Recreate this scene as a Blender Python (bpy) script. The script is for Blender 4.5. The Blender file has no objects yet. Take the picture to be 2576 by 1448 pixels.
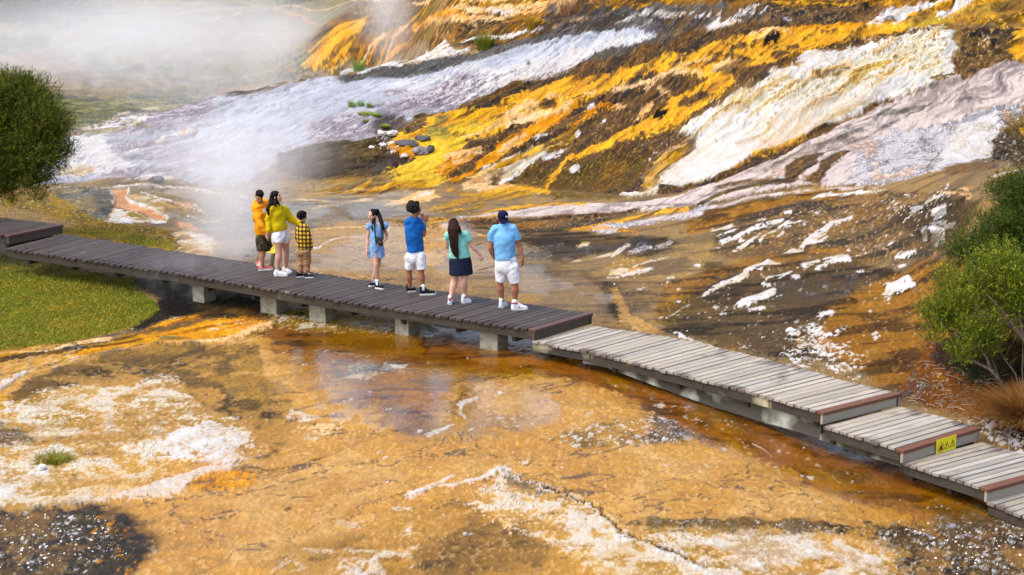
import bpy, bmesh, math, random, time
import numpy as np
from mathutils import Vector, Matrix, noise as mnoise
T0 = time.time()
SC = bpy.context.scene
COL = SC.collection
R = math.radians
# ------------------------------------------------------------------ camera
FP, PITCH, HC = 5000.0, R(13.1), 8.55       # focal length in units of a 2576 wide frame, pitch down, eye height
cam = bpy.data.cameras.new('camera'); camo = bpy.data.objects.new('camera', cam); COL.objects.link(camo)
camo.location = (0, 0, HC); camo.rotation_euler = (math.pi / 2 - PITCH, 0, 0)
cam.sensor_width = 36; cam.lens = 36 * FP / 2576.0; cam.clip_start = 0.5; cam.clip_end = 3000
SC.camera = camo
# ------------------------------------------------------------------ light
SUN_EL, SUN_AZ = R(60), R(248)
w = bpy.data.worlds.new('World'); SC.world = w; w.use_nodes = True
nt = w.node_tree; bg = nt.nodes['Background']
sky = nt.nodes.new('ShaderNodeTexSky'); sky.sky_type = 'NISHITA'; sky.sun_disc = False
sky.sun_elevation = SUN_EL; sky.sun_rotation = SUN_AZ; sky.air_density = 1.0; sky.dust_density = 4.0; sky.ozone_density = 0.6
nt.links.new(sky.outputs[0], bg.inputs[0]); bg.inputs[1].default_value = 0.15
sl = bpy.data.lights.new('sun', 'SUN'); sl.energy = 0.62; sl.angle = R(50); sl.color = (1, 0.98, 0.945)
so = bpy.data.objects.new('sun', sl); COL.objects.link(so)
sd = Vector((math.sin(SUN_AZ) * math.cos(SUN_EL), math.cos(SUN_AZ) * math.cos(SUN_EL), math.sin(SUN_EL)))
so.rotation_euler = sd.to_track_quat('Z', 'Y').to_euler(); so.location = (0, 0, 60)
SC.view_settings.view_transform = 'Standard'; SC.view_settings.look = 'None'
SC.view_settings.exposure = 1.1; SC.view_settings.gamma = 1
SC.cycles.volume_bounces = 8; SC.cycles.volume_max_steps = 16; SC.cycles.max_bounces = 10
SC.cycles.use_denoising = True
# ------------------------------------------------------------------ helpers
def lin(c):
    c = np.asarray(c, float) / 255.0
    return np.where(c <= 0.04045, c / 12.92, ((c + 0.055) / 1.055) ** 2.4)
def S(a, b, x):
    t = np.clip((np.asarray(x, float) - a) / (b - a), 0, 1); return t * t * (3 - 2 * t)
RNG = np.random.RandomState(7)
TAB = RNG.rand(512, 512).astype(np.float32)
def vnoise(x, y, seed=0):
    x = np.asarray(x, np.float32) + np.float32(seed * 17.31); y = np.asarray(y, np.float32) + np.float32(seed * 9.17)
    xi = np.floor(x); yi = np.floor(y); fx = x - xi; fy = y - yi
    xi = xi.astype(np.int64) & 511; yi = yi.astype(np.int64) & 511
    x1 = (xi + 1) & 511; y1 = (yi + 1) & 511
    fx = fx * fx * (3 - 2 * fx); fy = fy * fy * (3 - 2 * fy)
    a = TAB[yi, xi]; b = TAB[yi, x1]; c = TAB[y1, xi]; d = TAB[y1, x1]
    return (a + (b - a) * fx) * (1 - fy) + (c + (d - c) * fx) * fy
def fbm(x, y, oct=4, seed=0, g=0.5):
    s = 0; a = 1; t = 0
    for i in range(oct):
        s = s + a * vnoise(x, y, seed + i * 3); t += a; a *= g; x = x * 2.03; y = y * 2.03
    return s / t
def flakes(x, y, cx, cy, prob, seed, rmin=.2, rmax=.5):
    """jittered specks: one candidate per cell, value = 1 inside a speck"""
    gx = x / cx; gy = y / cy; out = np.zeros(len(x), np.float32)
    ix = np.floor(gx).astype(np.int64); iy = np.floor(gy).astype(np.int64)
    for dx in (-1, 0, 1):
        for dy in (-1, 0, 1):
            jx = ix + dx; jy = iy + dy
            h1 = TAB[(jy * 7 + seed) & 511, (jx * 3 + seed * 5) & 511]; h2 = TAB[(jx * 5 + seed) & 511, (jy * 11 + 3) & 511]
            h3 = TAB[(jx + jy * 13 + seed) & 511, (jy * 3 + jx * 7) & 511]; h4 = TAB[(jx * 9 + 31) & 511, (jy * 5 + jx + seed) & 511]
            d = np.sqrt((gx - jx - h1) ** 2 + (gy - jy - h2) ** 2); r = rmin + (rmax - rmin) * h4 ** 2
            out = np.maximum(out, ((h3 < prob) * np.clip((r - d) / .12, 0, 1)).astype(np.float32))
    return out
def tag(o, label=None, cat=None, group=None, kind=None):
    if label: o['label'] = label
    if cat: o['category'] = cat
    if group: o['group'] = group
    if kind: o['kind'] = kind
    return o
def npmesh(name, V, F, mat=None, parent=None, smooth=False, col=None):
    """V (n,3), F list of faces or (m,k) array"""
    me = bpy.data.meshes.new(name)
    if isinstance(F, np.ndarray):
        V = np.ascontiguousarray(V, np.float32); m, k = F.shape
        me.vertices.add(len(V)); me.vertices.foreach_set('co', V.ravel())
        me.loops.add(m * k); me.loops.foreach_set('vertex_index', np.ascontiguousarray(F, np.int32).ravel())
        me.polygons.add(m); me.polygons.foreach_set('loop_start', np.arange(0, m * k, k, dtype=np.int32))
        me.update(calc_edges=True); me.validate() if m < 1000 else None
    else:
        me.from_pydata([tuple(map(float, v)) for v in V], [], [tuple(map(int, f)) for f in F]); me.update()
    if smooth: me.polygons.foreach_set('use_smooth', np.ones(len(me.polygons), bool))
    if col is not None:
        ca = me.color_attributes.new('Col', 'FLOAT_COLOR', 'POINT'); ca.data.foreach_set('color', np.ascontiguousarray(col, np.float32).ravel())
    if mat: me.materials.append(mat)
    o = bpy.data.objects.new(name, me); COL.objects.link(o)
    if parent: o.parent = parent
    return o
def empty(name, loc=(0, 0, 0), rz=0):
    o = bpy.data.objects.new(name, None); COL.objects.link(o); o.location = loc; o.rotation_euler = (0, 0, rz)
    o.empty_display_size = .2
    return o
def newmat(name):
    m = bpy.data.materials.new(name); m.use_nodes = True; n = m.node_tree
    return m, n, n.nodes['Principled BSDF']
def N(n, t, **k):
    x = n.nodes.new(t)
    for a, b in k.items(): setattr(x, a, b)
    return x
def simple(name, rgb, rough=.7, var=.15, scale=8, bump=.0, bscale=40, stretch=(1, 1, 1), rgb2=None, contrast=1, spec=.4):
    """procedural: two-tone noise plus bump"""
    m, n, b = newmat(name); L = n.links.new
    tc = N(n, 'ShaderNodeTexCoord'); mp = N(n, 'ShaderNodeMapping'); mp.inputs[3].default_value = stretch
    L(tc.outputs['Object'], mp.inputs[0])
    no = N(n, 'ShaderNodeTexNoise'); no.inputs['Scale'].default_value = scale; no.inputs['Detail'].default_value = 6; no.inputs['Roughness'].default_value = .65
    L(mp.outputs[0], no.inputs[0])
    cr = N(n, 'ShaderNodeValToRGB'); c = lin(rgb); c2 = lin(rgb2) if rgb2 is not None else c * (1 - var * 2)
    cr.color_ramp.elements[0].position = .5 - .25 / contrast; cr.color_ramp.elements[1].position = .5 + .2 / contrast
    cr.color_ramp.elements[0].color = (*np.clip(c2, 0, 1), 1); cr.color_ramp.elements[1].color = (*np.clip(c * (1 + (0 if rgb2 is not None else var)), 0, 1), 1)
    L(no.outputs[0], cr.inputs[0]); L(cr.outputs[0], b.inputs['Base Color'])
    b.inputs['Roughness'].default_value = rough; b.inputs['Specular IOR Level'].default_value = spec
    if bump:
        n2 = N(n, 'ShaderNodeTexNoise'); n2.inputs['Scale'].default_value = bscale; n2.inputs['Detail'].default_value = 4
        L(mp.outputs[0], n2.inputs[0]); bp = N(n, 'ShaderNodeBump'); bp.inputs['Strength'].default_value = bump; bp.inputs['Distance'].default_value = .02
        L(n2.outputs[0], bp.inputs['Height']); L(bp.outputs[0], b.inputs['Normal'])
    return m
# ------------------------------------------------------------------ ground height
def sp(t, k=.8):
    return k * np.logaddexp(0, np.clip(t / k, -40, 400))
def ydeck(x):
    return np.interp(x, [-14, -9, -6, -2.5, 1, 5.2, 8, 12], [40.5, 38.3, 36.7, 34.3, 32.2, 28.3, 25.6, 22])
def H_unf(x, y):
    x = np.asarray(x, float); y = np.asarray(y, float)
    b = y - ydeck(x)
    z = -.42 * S(0.5, 6.5, x) * (1 - .6 * S(-.5, 2.5, b))
    z = z - .04 * S(-1.5, 1.0, -b) * S(-2, -5, x) * S(-14, -8, x) * np.exp(-((x + 5.5) / 2.5) ** 2)
    rr = S(0, 7, x)
    z = z + rr * .085 * sp(b - 1.5, 1.0)
    z = z + S(6.5, 11, x) * .25 * sp(b - 1.0, .8) * S(20, 8, b)
    yb = 46.3 - 1.5 * S(2, 9, x) + 1.2 * S(-3, -9, x)
    s = np.interp(x, [-14, -8, -3, 2, 9], [.09, .12, .17, .26, .22])
    t = y - yb
    z = z + s * (sp(t, .7) - sp(t - 24, 3))
    # small shelf on which the yellow basin sits
    return z
def raycast(px, py, H, y0=18, y1=190, dy=.2):
    px = np.atleast_1d(np.asarray(px, float)); py = np.atleast_1d(np.asarray(py, float))
    a = (px - 1288) / FP; b = -(py - 724) / FP
    dx = a; dyv = math.cos(PITCH) + b * math.sin(PITCH); dz = -math.sin(PITCH) + b * math.cos(PITCH)
    Y = np.arange(y0, y1, dy)[None, :]
    t = Y / dyv[:, None]; X = t * dx[:, None]; Z = HC + t * dz[:, None]
    D = Z - H(X, Y + 0 * X)
    hit = D < 0; i = np.where(hit.any(1), hit.argmax(1), D.shape[1] - 1); i = np.maximum(i, 1)
    r = np.arange(len(px)); d0 = D[r, i - 1]; d1 = D[r, i]; f = np.clip(d0 / (d0 - d1 + 1e-9), 0, 1)
    yy = Y[0, i - 1] + f * dy; tt = yy / dyv
    return tt * dx, yy, HC + tt * dz
_rp = [(-60, 372), (100, 345), (200, 331), (290, 318), (400, 285), (560, 240), (700, 214), (773, 202), (833, 199), (900, 181), (978, 165), (1063, 142), (1136, 121)]
_rx, _ry, _ = raycast([p[0] for p in _rp], [p[1] for p in _rp], H_unf)
def ridge(x): return np.interp(x, _rx, _ry)
def H0(x, y):
    x = np.asarray(x, float); y = np.asarray(y, float)
    z = H_unf(x, y)
    yr = ridge(x); m = S(-1.6, -3.8, x) * S(.0, 2.6, y - yr)
    far = -.9 + .035 * (y - 60) + .35 * (fbm(x * .25, y * .12, 3, 5) - .5)
    far = far + 1.9 * np.exp(-((x + 5.9) / 2.3) ** 2) * S(68, 73, y) * (1 - .3 * S(76, 95, y))
    far = far + 2.3 * S(-6.0, -2.2, x) * S(59, 64, y)
    far = far + S(84, 130, y) * 3.5
    z = z * (1 - m) + far * m
    dist = np.hypot(x, y - 40)
    z = z + S(90, 320, dist) * 22 + S(300, 900, dist) * 60
    return z
# ------------------------------------------------------------------ ground sheet
ud = np.linspace(-.345, .345, 1380); ue = .345 * np.array([1.03, 1.08, 1.16, 1.3, 1.55, 2, 2.8, 4, 6.5, 11, 20])
U = np.concatenate([-ue[::-1], ud, ue])
YY = np.concatenate([[.6, 2, 4, 7, 10, 13, 16, 18, 19.3, 20.2], np.arange(20.9, 34, .045), np.arange(34, 60, .05), np.arange(60, 74, .11), np.arange(74, 112, .3), 112 * 1.06 ** np.arange(0, 38)])
GU, GY = np.meshgrid(U, YY); gx = (GU * (GY + 1.5)).ravel(); gy = GY.ravel()
NV = len(gx); NR, NC = GU.shape
print('grid', NR, NC, NV)
ax = gx.astype(np.float32); ay = gy.astype(np.float32)
nA = fbm(ax / 2.2, ay / 3.2, 4, 1); nB = fbm(ax / .7, ay / 1.1, 4, 2); nC = fbm(ax / .26, ay / .34, 5, 3, .66); nD = fbm(ax / .045, ay / .07, 2, 4, .8)
rp_ = fbm(ax / 1.1 + nB, ay / .22 + nB * 2, 3, 6)
fa = (ax + ay) * .7071; fc = (ax - ay) * .7071
fw = fbm(ax / 1.6, ay / 1.6, 3, 11) - .5
fl = fbm(fa / 1.7, (fc + fw * .9) / .16, 3, 7); fl2 = fbm(fa / .8, (fc + fw * .9) / .045, 2, 8)
rid = 1 - np.abs(2 * fbm(ax / 1.1 + fw * 2, ay / 1.0 + fw * 2, 5, 9, .55) - 1)          # thin ridges -> cracks
def st(x): return np.clip((x - .5) * 1.9 + .5, 0, 1)
sl_ = (S(45.2, 47.2, gy) * S(76, 70, gy)).astype(np.float32)               # on the falls the crusts are drawn out down the slope
fx_ = np.where(ax > -5.5, 1, .6); ga = ax * .7071 + ay * .7071; gc = ax * .7071 - ay * .7071
nB = nB * (1 - sl_) + fbm(ga / 1.9, (gc + fw * 1.2) / .42, 4, 12) * sl_; nC = nC * (1 - sl_) + fbm(ga / .42, (gc + fw * 1.2) / .085, 3, 13, .6) * sl_; nD = nD * (1 - sl_) + fbm(ga / .09, (gc + fw) / .028, 2, 14, .7) * sl_
nA, nB, nC, nD, rp_, fl, fl2 = map(st, (nA, nB, nC, nD, rp_, fl, fl2))
ALB = .80
COLR = np.zeros((NV, 3), np.float32); WET = np.zeros(NV, np.float32); DH = np.zeros(NV, np.float32)
KY = .3
wx = ax + (nB - .5) * .06 + (nC - .5) * .04 + (nD - .5) * .04
wy = (ay + (nA - .5) * .14 + (nB[::-1] - .5) * .10 + (nC - .5) * .11 + (nD - .5) * .12 + (fl - .5) * .10) * KY
FR = {'P': (0, 0, 1), '1': (772.8, 0, .3025), '2': (1545.6, 0, .4), '3': (128.8, 193.2, .325), '4': (901.6, 257.6, .325), '5': (1288, 450.8, .425),
      '6': (0, 740.6, .325), '7': (0, 1062.6, .5), '8': (644, 869.4, .75), 'a': (3500 / 1.5528, 257.6, .2668), 's1': (1481.2, 805, .25), 's2': (1996.4, 933.8, .2669), 'z6': (837.2, 695.5, .275)}
def W(fr, pts):
    ox, oy, s = FR[fr]; p = np.array(pts, float)
    x, y, _ = raycast(ox + p[:, 0] * s, oy + p[:, 1] * s, H0)
    return np.stack([x, y * KY], 1)
def mixc(a, b, t): return a + (b - a) * t[:, None]
def sty(name, I):
    """surface colour recipes: albedo of each mineral or algae crust from shared noise fields"""
    a, b, c, d, r, f, f2 = nA[I], nB[I], nC[I], nD[I], rp_[I], fl[I], fl2[I]
    P = STY[name]; base = lin(P[0])[None, :].repeat(len(a), 0)
    for kind, colr, lo, hi, amt in P[1]:
        src = {'a': a, 'b': b, 'c': c, 'd': d, 'r': r, 'f': f, 'g': f2, 'm': (b + c) / 2, 'n': (c + d) / 2, 'k': rid[I], 'B': 1 - b, 'x': (c * .6 + f * .6) / 1.2, 'y': (c + r) / 2, 'A': 1 - a}[kind]
        base = mixc(base, lin(colr), S(lo, hi, src) * amt)
    return base * (.86 + .28 * d[:, None]) * (.90 + .20 * c[:, None])
STY = {
 'mud': ((162, 130, 80), [('a', (178, 144, 88), .3, .8, .8), ('r', (126, 100, 62), .45, .72, .75), ('b', (190, 146, 64), .55, .85, .6), ('n', (108, 86, 54), .6, .85, .5), ('f', (150, 128, 92), .5, .8, .4)]),
 'greymud': ((160, 146, 124), [('a', (178, 160, 130), .3, .8, .8), ('r', (132, 120, 104), .45, .8, .6), ('b', (186, 150, 95), .6, .95, .5)]),
 'tan': ((208, 154, 68), [('a', (202, 146, 58), .3, .75, .8), ('b', (220, 176, 108), .4, .9, .7), ('m', (186, 130, 42), .62, .9, .5), ('r', (192, 144, 74), .5, .9, .4), ('n', (160, 116, 56), .62, .82, .6), ('k', (96, 66, 30), .968, .992, .7), ('d', (224, 188, 134), .8, .97, .5)]),
 'deep': ((164, 104, 22), [('a', (182, 122, 36), .35, .7, .9), ('m', (120, 76, 18), .5, .8, .9), ('r', (90, 58, 16), .62, .85, .7), ('b', (196, 142, 58), .62, .9, .6)]),
 'dkwet': ((84, 60, 24), [('m', (130, 86, 24), .5, .8, .8), ('r', (56, 42, 22), .5, .8, .7)]),
 'mottle': ((158, 124, 78), [('m', (98, 82, 62), .42, .62, .85), ('b', (190, 148, 84), .52, .7, .8), ('n', (206, 184, 150), .66, .82, .6), ('d', (64, 54, 42), .66, .88, .6), ('c', (120, 98, 64), .6, .78, .6)]),
 'dkmottle': ((96, 80, 60), [('m', (146, 114, 70), .46, .66, .85), ('n', (56, 48, 42), .48, .66, .85), ('d', (190, 174, 150), .76, .92, .6), ('b', (120, 96, 62), .5, .75, .6)]),
 'whmottle': ((206, 176, 118), [('b', (182, 140, 66), .48, .66, .85), ('a', (196, 172, 130), .5, .8, .6), ('c', (236, 226, 206), .48, .64, .85), ('n', (140, 118, 80), .58, .74, .75), ('d', (244, 240, 234), .66, .86, .75), ('r', (168, 134, 78), .62, .8, .6)]),
 'white': ((226, 222, 216), [('m', (198, 190, 178), .45, .72, .8), ('f', (210, 194, 160), .55, .85, .5), ('n', (146, 134, 118), .66, .86, .6), ('c', (244, 243, 242), .55, .8, .9)]),
 'whflow': ((228, 224, 214), [('f', (200, 178, 124), .45, .72, .8), ('g', (246, 245, 243), .45, .7, .8), ('x', (150, 122, 62), .62, .78, .7), ('b', (208, 206, 202), .45, .75, .7), ('n', (170, 162, 148), .64, .84, .6)]),
 'cream': ((218, 196, 156), [('b', (196, 156, 92), .48, .68, .8), ('c', (238, 230, 214), .5, .68, .8), ('n', (158, 136, 100), .6, .8, .6), ('f', (186, 146, 80), .68, .85, .5)]),
 'whyel': ((222, 212, 182), [('x', (170, 130, 26), .42, .58, .95), ('m', (150, 122, 44), .62, .78, .8), ('n', (244, 240, 232), .5, .68, .9), ('f', (206, 168, 66), .6, .8, .6)]),
 'pink': ((208, 192, 182), [('f', (178, 164, 160), .45, .64, .85), ('g', (228, 216, 206), .5, .75, .8), ('m', (152, 138, 134), .58, .76, .75), ('n', (128, 114, 108), .68, .86, .6)]),
 'greyrock': ((200, 194, 192), [('m', (122, 120, 130), .44, .58, .9), ('c', (228, 224, 222), .5, .68, .85), ('n', (92, 86, 88), .52, .70, .9), ('f', (150, 146, 154), .5, .7, .7), ('b', (206, 172, 140), .62, .8, .6), ('d', (238, 236, 234), .7, .88, .6)]),
 'sheet': ((158, 160, 166), [('a', (138, 136, 140), .3, .7, .8), ('r', (182, 185, 192), .45, .72, .8), ('f', (176, 178, 186), .45, .75, .6), ('n', (120, 114, 116), .62, .82, .65), ('c', (206, 208, 214), .66, .86, .7)]),
 'sheetwh': ((190, 194, 202), [('r', (172, 176, 186), .4, .7, .85), ('f', (212, 215, 222), .45, .75, .8), ('n', (146, 144, 150), .64, .84, .6), ('a', (176, 178, 186), .4, .8, .7)]),
 'mauve': ((146, 132, 136), [('m', (100, 88, 90), .45, .64, .85), ('n', (208, 198, 204), .48, .64, .9), ('b', (176, 164, 170), .5, .75, .6), ('d', (78, 68, 68), .7, .9, .6)]),
 'dkgrey': ((112, 110, 106), [('n', (92, 90, 88), .4, .75, .8), ('b', (130, 126, 116), .5, .8, .6), ('d', (150, 146, 138), .7, .95, .5)]),
 'slate': ((96, 94, 96), [('f', (76, 74, 78), .4, .75, .9), ('b', (120, 108, 92), .5, .85, .6), ('n', (140, 134, 128), .7, .9, .5)]),
 'brown': ((112, 82, 48), [('f', (76, 56, 38), .4, .65, .9), ('g', (150, 106, 52), .6, .8, .7), ('x', (58, 44, 32), .58, .75, .9), ('b', (136, 98, 50), .5, .85, .5), ('d', (178, 136, 72), .8, .95, .5)]),
 'brrip': ((126, 96, 56), [('r', (84, 66, 42), .42, .62, .9), ('b', (152, 110, 58), .5, .78, .7), ('y', (62, 50, 36), .56, .72, .85), ('n', (172, 132, 78), .66, .82, .6), ('d', (196, 164, 116), .82, .95, .5)]),
 'dkrip': ((104, 86, 64), [('r', (66, 56, 46), .42, .68, .9), ('b', (130, 106, 72), .5, .85, .6), ('y', (54, 48, 44), .6, .78, .7), ('n', (150, 122, 80), .7, .9, .5)]),
 'orrip': ((166, 118, 60), [('r', (114, 82, 46), .43, .64, .9), ('b', (184, 134, 72), .5, .8, .7), ('y', (84, 62, 38), .58, .74, .75), ('n', (198, 152, 90), .66, .84, .6), ('c', (140, 104, 60), .55, .75, .5)]),
 'oliveb': ((120, 98, 44), [('m', (96, 80, 38), .4, .7, .8), ('r', (142, 114, 54), .5, .8, .7), ('d', (190, 160, 96), .78, .95, .5)]),
 'yellow': ((226, 168, 14), [('f', (196, 138, 12), .45, .72, .8), ('m', (240, 194, 34), .5, .8, .8), ('x', (116, 84, 16), .60, .74, .85), ('n', (246, 212, 110), .74, .9, .6), ('b', (214, 150, 14), .6, .9, .5)]),
 'yelbr': ((200, 146, 34), [('f', (132, 94, 34), .45, .62, .9), ('m', (224, 172, 50), .5, .8, .7), ('x', (88, 64, 34), .6, .74, .8), ('n', (236, 196, 110), .7, .86, .6)]),
 'lemon': ((222, 184, 12), [('m', (196, 158, 14), .45, .75, .8), ('n', (236, 206, 40), .5, .8, .8), ('b', (150, 140, 20), .68, .9, .7)]),
 'olive': ((116, 112, 20), [('m', (84, 84, 20), .4, .7, .8), ('n', (156, 142, 24), .55, .8, .7)]),
 'orange': ((228, 158, 62), [('f', (206, 132, 42), .45, .75, .8), ('n', (240, 186, 106), .55, .85, .7), ('x', (150, 96, 38), .66, .82, .6)]),
 'peach': ((238, 200, 148), [('m', (222, 170, 106), .45, .75, .8), ('n', (246, 220, 184), .5, .8, .8), ('x', (170, 118, 60), .68, .84, .7)]),
 'orpool': ((214, 146, 74), [('b', (202, 130, 56), .4, .8, .8), ('r', (224, 162, 96), .5, .8, .6)]),
 'grass': ((120, 128, 26), [('m', (144, 112, 26), .45, .65, .85), ('b', (100, 112, 28), .45, .75, .8), ('n', (78, 76, 20), .55, .8, .8), ('d', (168, 148, 44), .7, .92, .7), ('A', (168, 146, 64), .6, .85, .6)]),
 'moss': ((146, 118, 56), [('m', (108, 106, 86), .45, .68, .85), ('b', (176, 136, 56), .5, .78, .8), ('n', (82, 74, 48), .55, .76, .8), ('d', (198, 172, 110), .7, .9, .7)]),
 'greymoss': ((128, 126, 116), [('m', (92, 92, 86), .42, .68, .85), ('b', (158, 138, 88), .55, .8, .8), ('n', (72, 72, 66), .58, .78, .7), ('d', (186, 178, 160), .7, .9, .7)]),
 'far': ((160, 154, 104), [('r', (86, 98, 96), .42, .66, .9), ('a', (154, 126, 66), .5, .85, .8), ('b', (116, 124, 80), .5, .8, .7), ('n', (160, 132, 88), .66, .86, .6)]),
 'farbrown': ((148, 112, 66), [('f', (108, 86, 58), .42, .68, .9), ('b', (182, 128, 64), .5, .82, .8), ('r', (88, 80, 66), .55, .75, .8), ('n', (206, 164, 112), .66, .84, .7)]),
 'black': ((62, 52, 42), [('m', (92, 78, 44), .5, .75, .7), ('r', (46, 40, 34), .5, .8, .6), ('n', (120, 106, 66), .66, .85, .6)]),
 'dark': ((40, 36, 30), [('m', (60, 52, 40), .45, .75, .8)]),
 'litter': ((150, 92, 28), [('m', (96, 64, 30), .45, .65, .85), ('n', (70, 50, 32), .5, .7, .8), ('c', (176, 120, 40), .6, .85, .7), ('d', (170, 156, 136), .75, .92, .6)]),
 'hills': ((70, 84, 42), [('m', (44, 60, 30), .4, .7, .9), ('a', (92, 96, 50), .4, .8, .7)]),
}
WETS = {'deep': .78, 'dkwet': .8, 'mud': .55, 'greymud': .5, 'tan': .62, 'lemon': .4, 'olive': .7, 'yellow': .25, 'orpool': .7, 'black': .3, 'brown': .25, 'brrip': .25, 'sheet': .15}
BROKEN = {'mottle', 'dkmottle', 'whmottle', 'black', 'slate', 'dkwet', 'cream'}
def bbox(Q, pad):
    return np.nonzero((wx > Q[:, 0].min() - pad) & (wx < Q[:, 0].max() + pad) & (wy > Q[:, 1].min() - pad) & (wy < Q[:, 1].max() + pad))[0]
def segd(x, y, a, b):
    d = b - a; L = d @ d + 1e-12; t = np.clip(((x - a[0]) * d[0] + (y - a[1]) * d[1]) / L, 0, 1)
    return np.hypot(x - a[0] - t * d[0], y - a[1] - t * d[1]), t
def apply(I, al, style, h):
    if style in BROKEN: al = al * (.30 + .70 * S(.34, .56, nB[I] * .45 + nC[I] * .55))
    k = al > .003; I = I[k]; al = al[k]
    if not len(I): return
    c = sty(style, I); COLR[I] = COLR[I] * (1 - al[:, None]) + c * al[:, None]
    WET[I] = WET[I] * (1 - al) + WETS.get(style, 0) * al
    if h: DH[I] += al * h
def poly(fr, pts, style, soft=9, op=1., h=0, rag=1., fl=None):
    if fr in '678' and style == 'white': op *= .72
    Q = W(fr, pts); k_ = Q[:, 1].mean() / KY / FP; so = soft * k_; I = bbox(Q, so * 2.5)
    if not len(I): return
    x = wx[I]; y = wy[I]; dm = np.full(len(I), 9e9); ins = np.zeros(len(I), bool)
    for i in range(len(Q)):
        a = Q[i]; b = Q[(i + 1) % len(Q)]
        d, _ = segd(x, y, a, b); dm = np.minimum(dm, d)
        c = ((a[1] > y) != (b[1] > y)) & (x < (b[0] - a[0]) * (y - a[1]) / (b[1] - a[1] + 1e-12) + a[0]); ins ^= c
    sdv = np.where(ins, dm, -dm) + ((nB[I] - .5) * .9 + (nC[I] - .5) * 1.3 + (nD[I] - .5) * 1.1) * so * rag
    al = S(-so * .5, so * .5, sdv) * op
    if fl is not None:                      # broken cover: only where the specks / noise say so
        al = al * cover(fl, I)
    apply(I, al, style, h)
def wetten(fr, pts, soft, v):
    Q = W(fr, pts); so = soft * Q[:, 1].mean() / KY / FP; I = bbox(Q, so * 2); x = wx[I]; y = wy[I]; dm = np.full(len(I), 9e9); ins = np.zeros(len(I), bool)
    for i in range(len(Q)):
        a = Q[i]; b = Q[(i + 1) % len(Q)]; d, _ = segd(x, y, a, b); dm = np.minimum(dm, d); ins ^= ((a[1] > y) != (b[1] > y)) & (x < (b[0] - a[0]) * (y - a[1]) / (b[1] - a[1] + 1e-12) + a[0])
    al = S(-so, so, np.where(ins, dm, -dm)) * S(.25, .5, nA[I] * .5 + nB[I] * .5); WET[I] = np.maximum(WET[I], v * al)
def cover(fl, I):
    k, p = fl
    X = ax[I] + (nC[I] - .5) * .08 + (nD[I] - .5) * .05; Y = ay[I] + (nB[I] - .5) * .12 + (nD[I] - .5) * .11; q = S(.3, .62, nB[I] * .6 + nC[I] * .4)
    if k == 's': return np.maximum(flakes(X, Y, .12, .20, p, 3), flakes(X, Y, .05, .09, p * 1.2, 4) * .8) * (.15 + .85 * q)
    if k == 'l': return flakes(X, Y, .30, .55, p, 8, .1, .45)
    if k == 't': return np.maximum(flakes(X, Y, .055, .10, p * 1.2, 5, .15, .5), flakes(X, Y, .11, .2, p * .4, 6, .1, .5)) * (.1 + .9 * q)
    if k == 'c': return S(1.03 - p, 1.10 - p, nB[I] * .2 + nC[I] * .45 + nD[I] * .35)
    if k == 'b': return S(1.06 - p, 1.16 - p, nB[I] * .6 + nC[I] * .4)
    if k == 'f': return S(1 - p, 1.1 - p, fl_[I] * .6 + nC[I] * .4)
    if k == 'r': return S(1 - p, 1.1 - p, rp_[I] * .6 + nC[I] * .4)
fl_ = fl
def line(fr, pts, wd, style, soft=3, op=1., h=0, rag=1., fl=None):
    if fr in '678' and style == 'white': op *= .75
    if fr == '5' and style == 'white' and fl is None: fl = ('c', .80)
    Q = W(fr, pts); k_ = Q[:, 1].mean() / KY / FP; wd = np.atleast_1d(np.array(wd, float)) * k_ * .47
    if len(wd) == 1: wd = np.repeat(wd, len(Q))
    if len(wd) != len(Q): wd = np.interp(np.linspace(0, 1, len(Q)), np.linspace(0, 1, len(wd)), wd)
    so = soft * k_; I = bbox(Q, wd.max() + so * 2.5)
    if not len(I): return
    x = wx[I]; y = wy[I]; v = np.full(len(I), -9e9)
    for i in range(len(Q) - 1):
        d, t = segd(x, y, Q[i], Q[i + 1]); v = np.maximum(v, wd[i] + (wd[i + 1] - wd[i]) * t - d)
    v = v + ((nC[I] - .5) * .9 + (nD[I] - .5) * .8) * (so * .8 + wd.mean() * .35) * rag
    al = S(-so * .6, so * .6, v) * op
    if fl is not None: al = al * cover(fl, I)
    apply(I, al, style, h)
# ------------------------------------------------------------------ mineral colours of the ground (world-space patches)
ALL = np.arange(NV)
COLR[:] = sty('mud', ALL); WET[:] = .4
def whole(mask, style, op=1):
    m = np.asarray(mask, float) * op; apply(ALL, m, style, 0)
whole(S(100, 118, ay), 'hills'); whole(S(.42, .6, np.abs(ax / (ay + 1.5))) * .8, 'hills')
# --- far ground beyond the pool hollow
whole(S(58, 61, ay) * S(-1, 1, ax), 'farbrown'); whole(S(.3, 1.5, ay - ridge(ax)) * S(-1.8, -3.4, ax), 'far'); whole(S(.3, 1.5, ay - ridge(ax)) * S(-7.5, -5.5, ax) * S(-1.8, -3.4, ax) * .8, 'farbrown')
poly('P', [(1150, -60), (2900, -60), (2700, 40), (2200, 80), (1600, 110), (1150, 125), (1080, 130)], 'farbrown', 14)
poly('P', [(-80, 150), (120, 140), (230, 190), (180, 240), (-80, 240)], 'orrip', 18, .7)
poly('P', [(200, 215), (420, 195), (600, 215), (380, 235), (180, 240)], 'orrip', 12, .55)
poly('P', [(350, 165), (700, 150), (720, 190), (500, 205), (350, 190)], 'grass', 14, .4)
line('P', [(520, 55), (610, 30), (740, 12), (1000, 4)], 5, 'peach', 4, .7)
line('P', [(450, 34), (560, 22), (650, 18)], 7, 'peach', 4, .5)
line('P', [(690, 22), (760, 40), (830, 55)], 8, 'orange', 5, .6)
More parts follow.
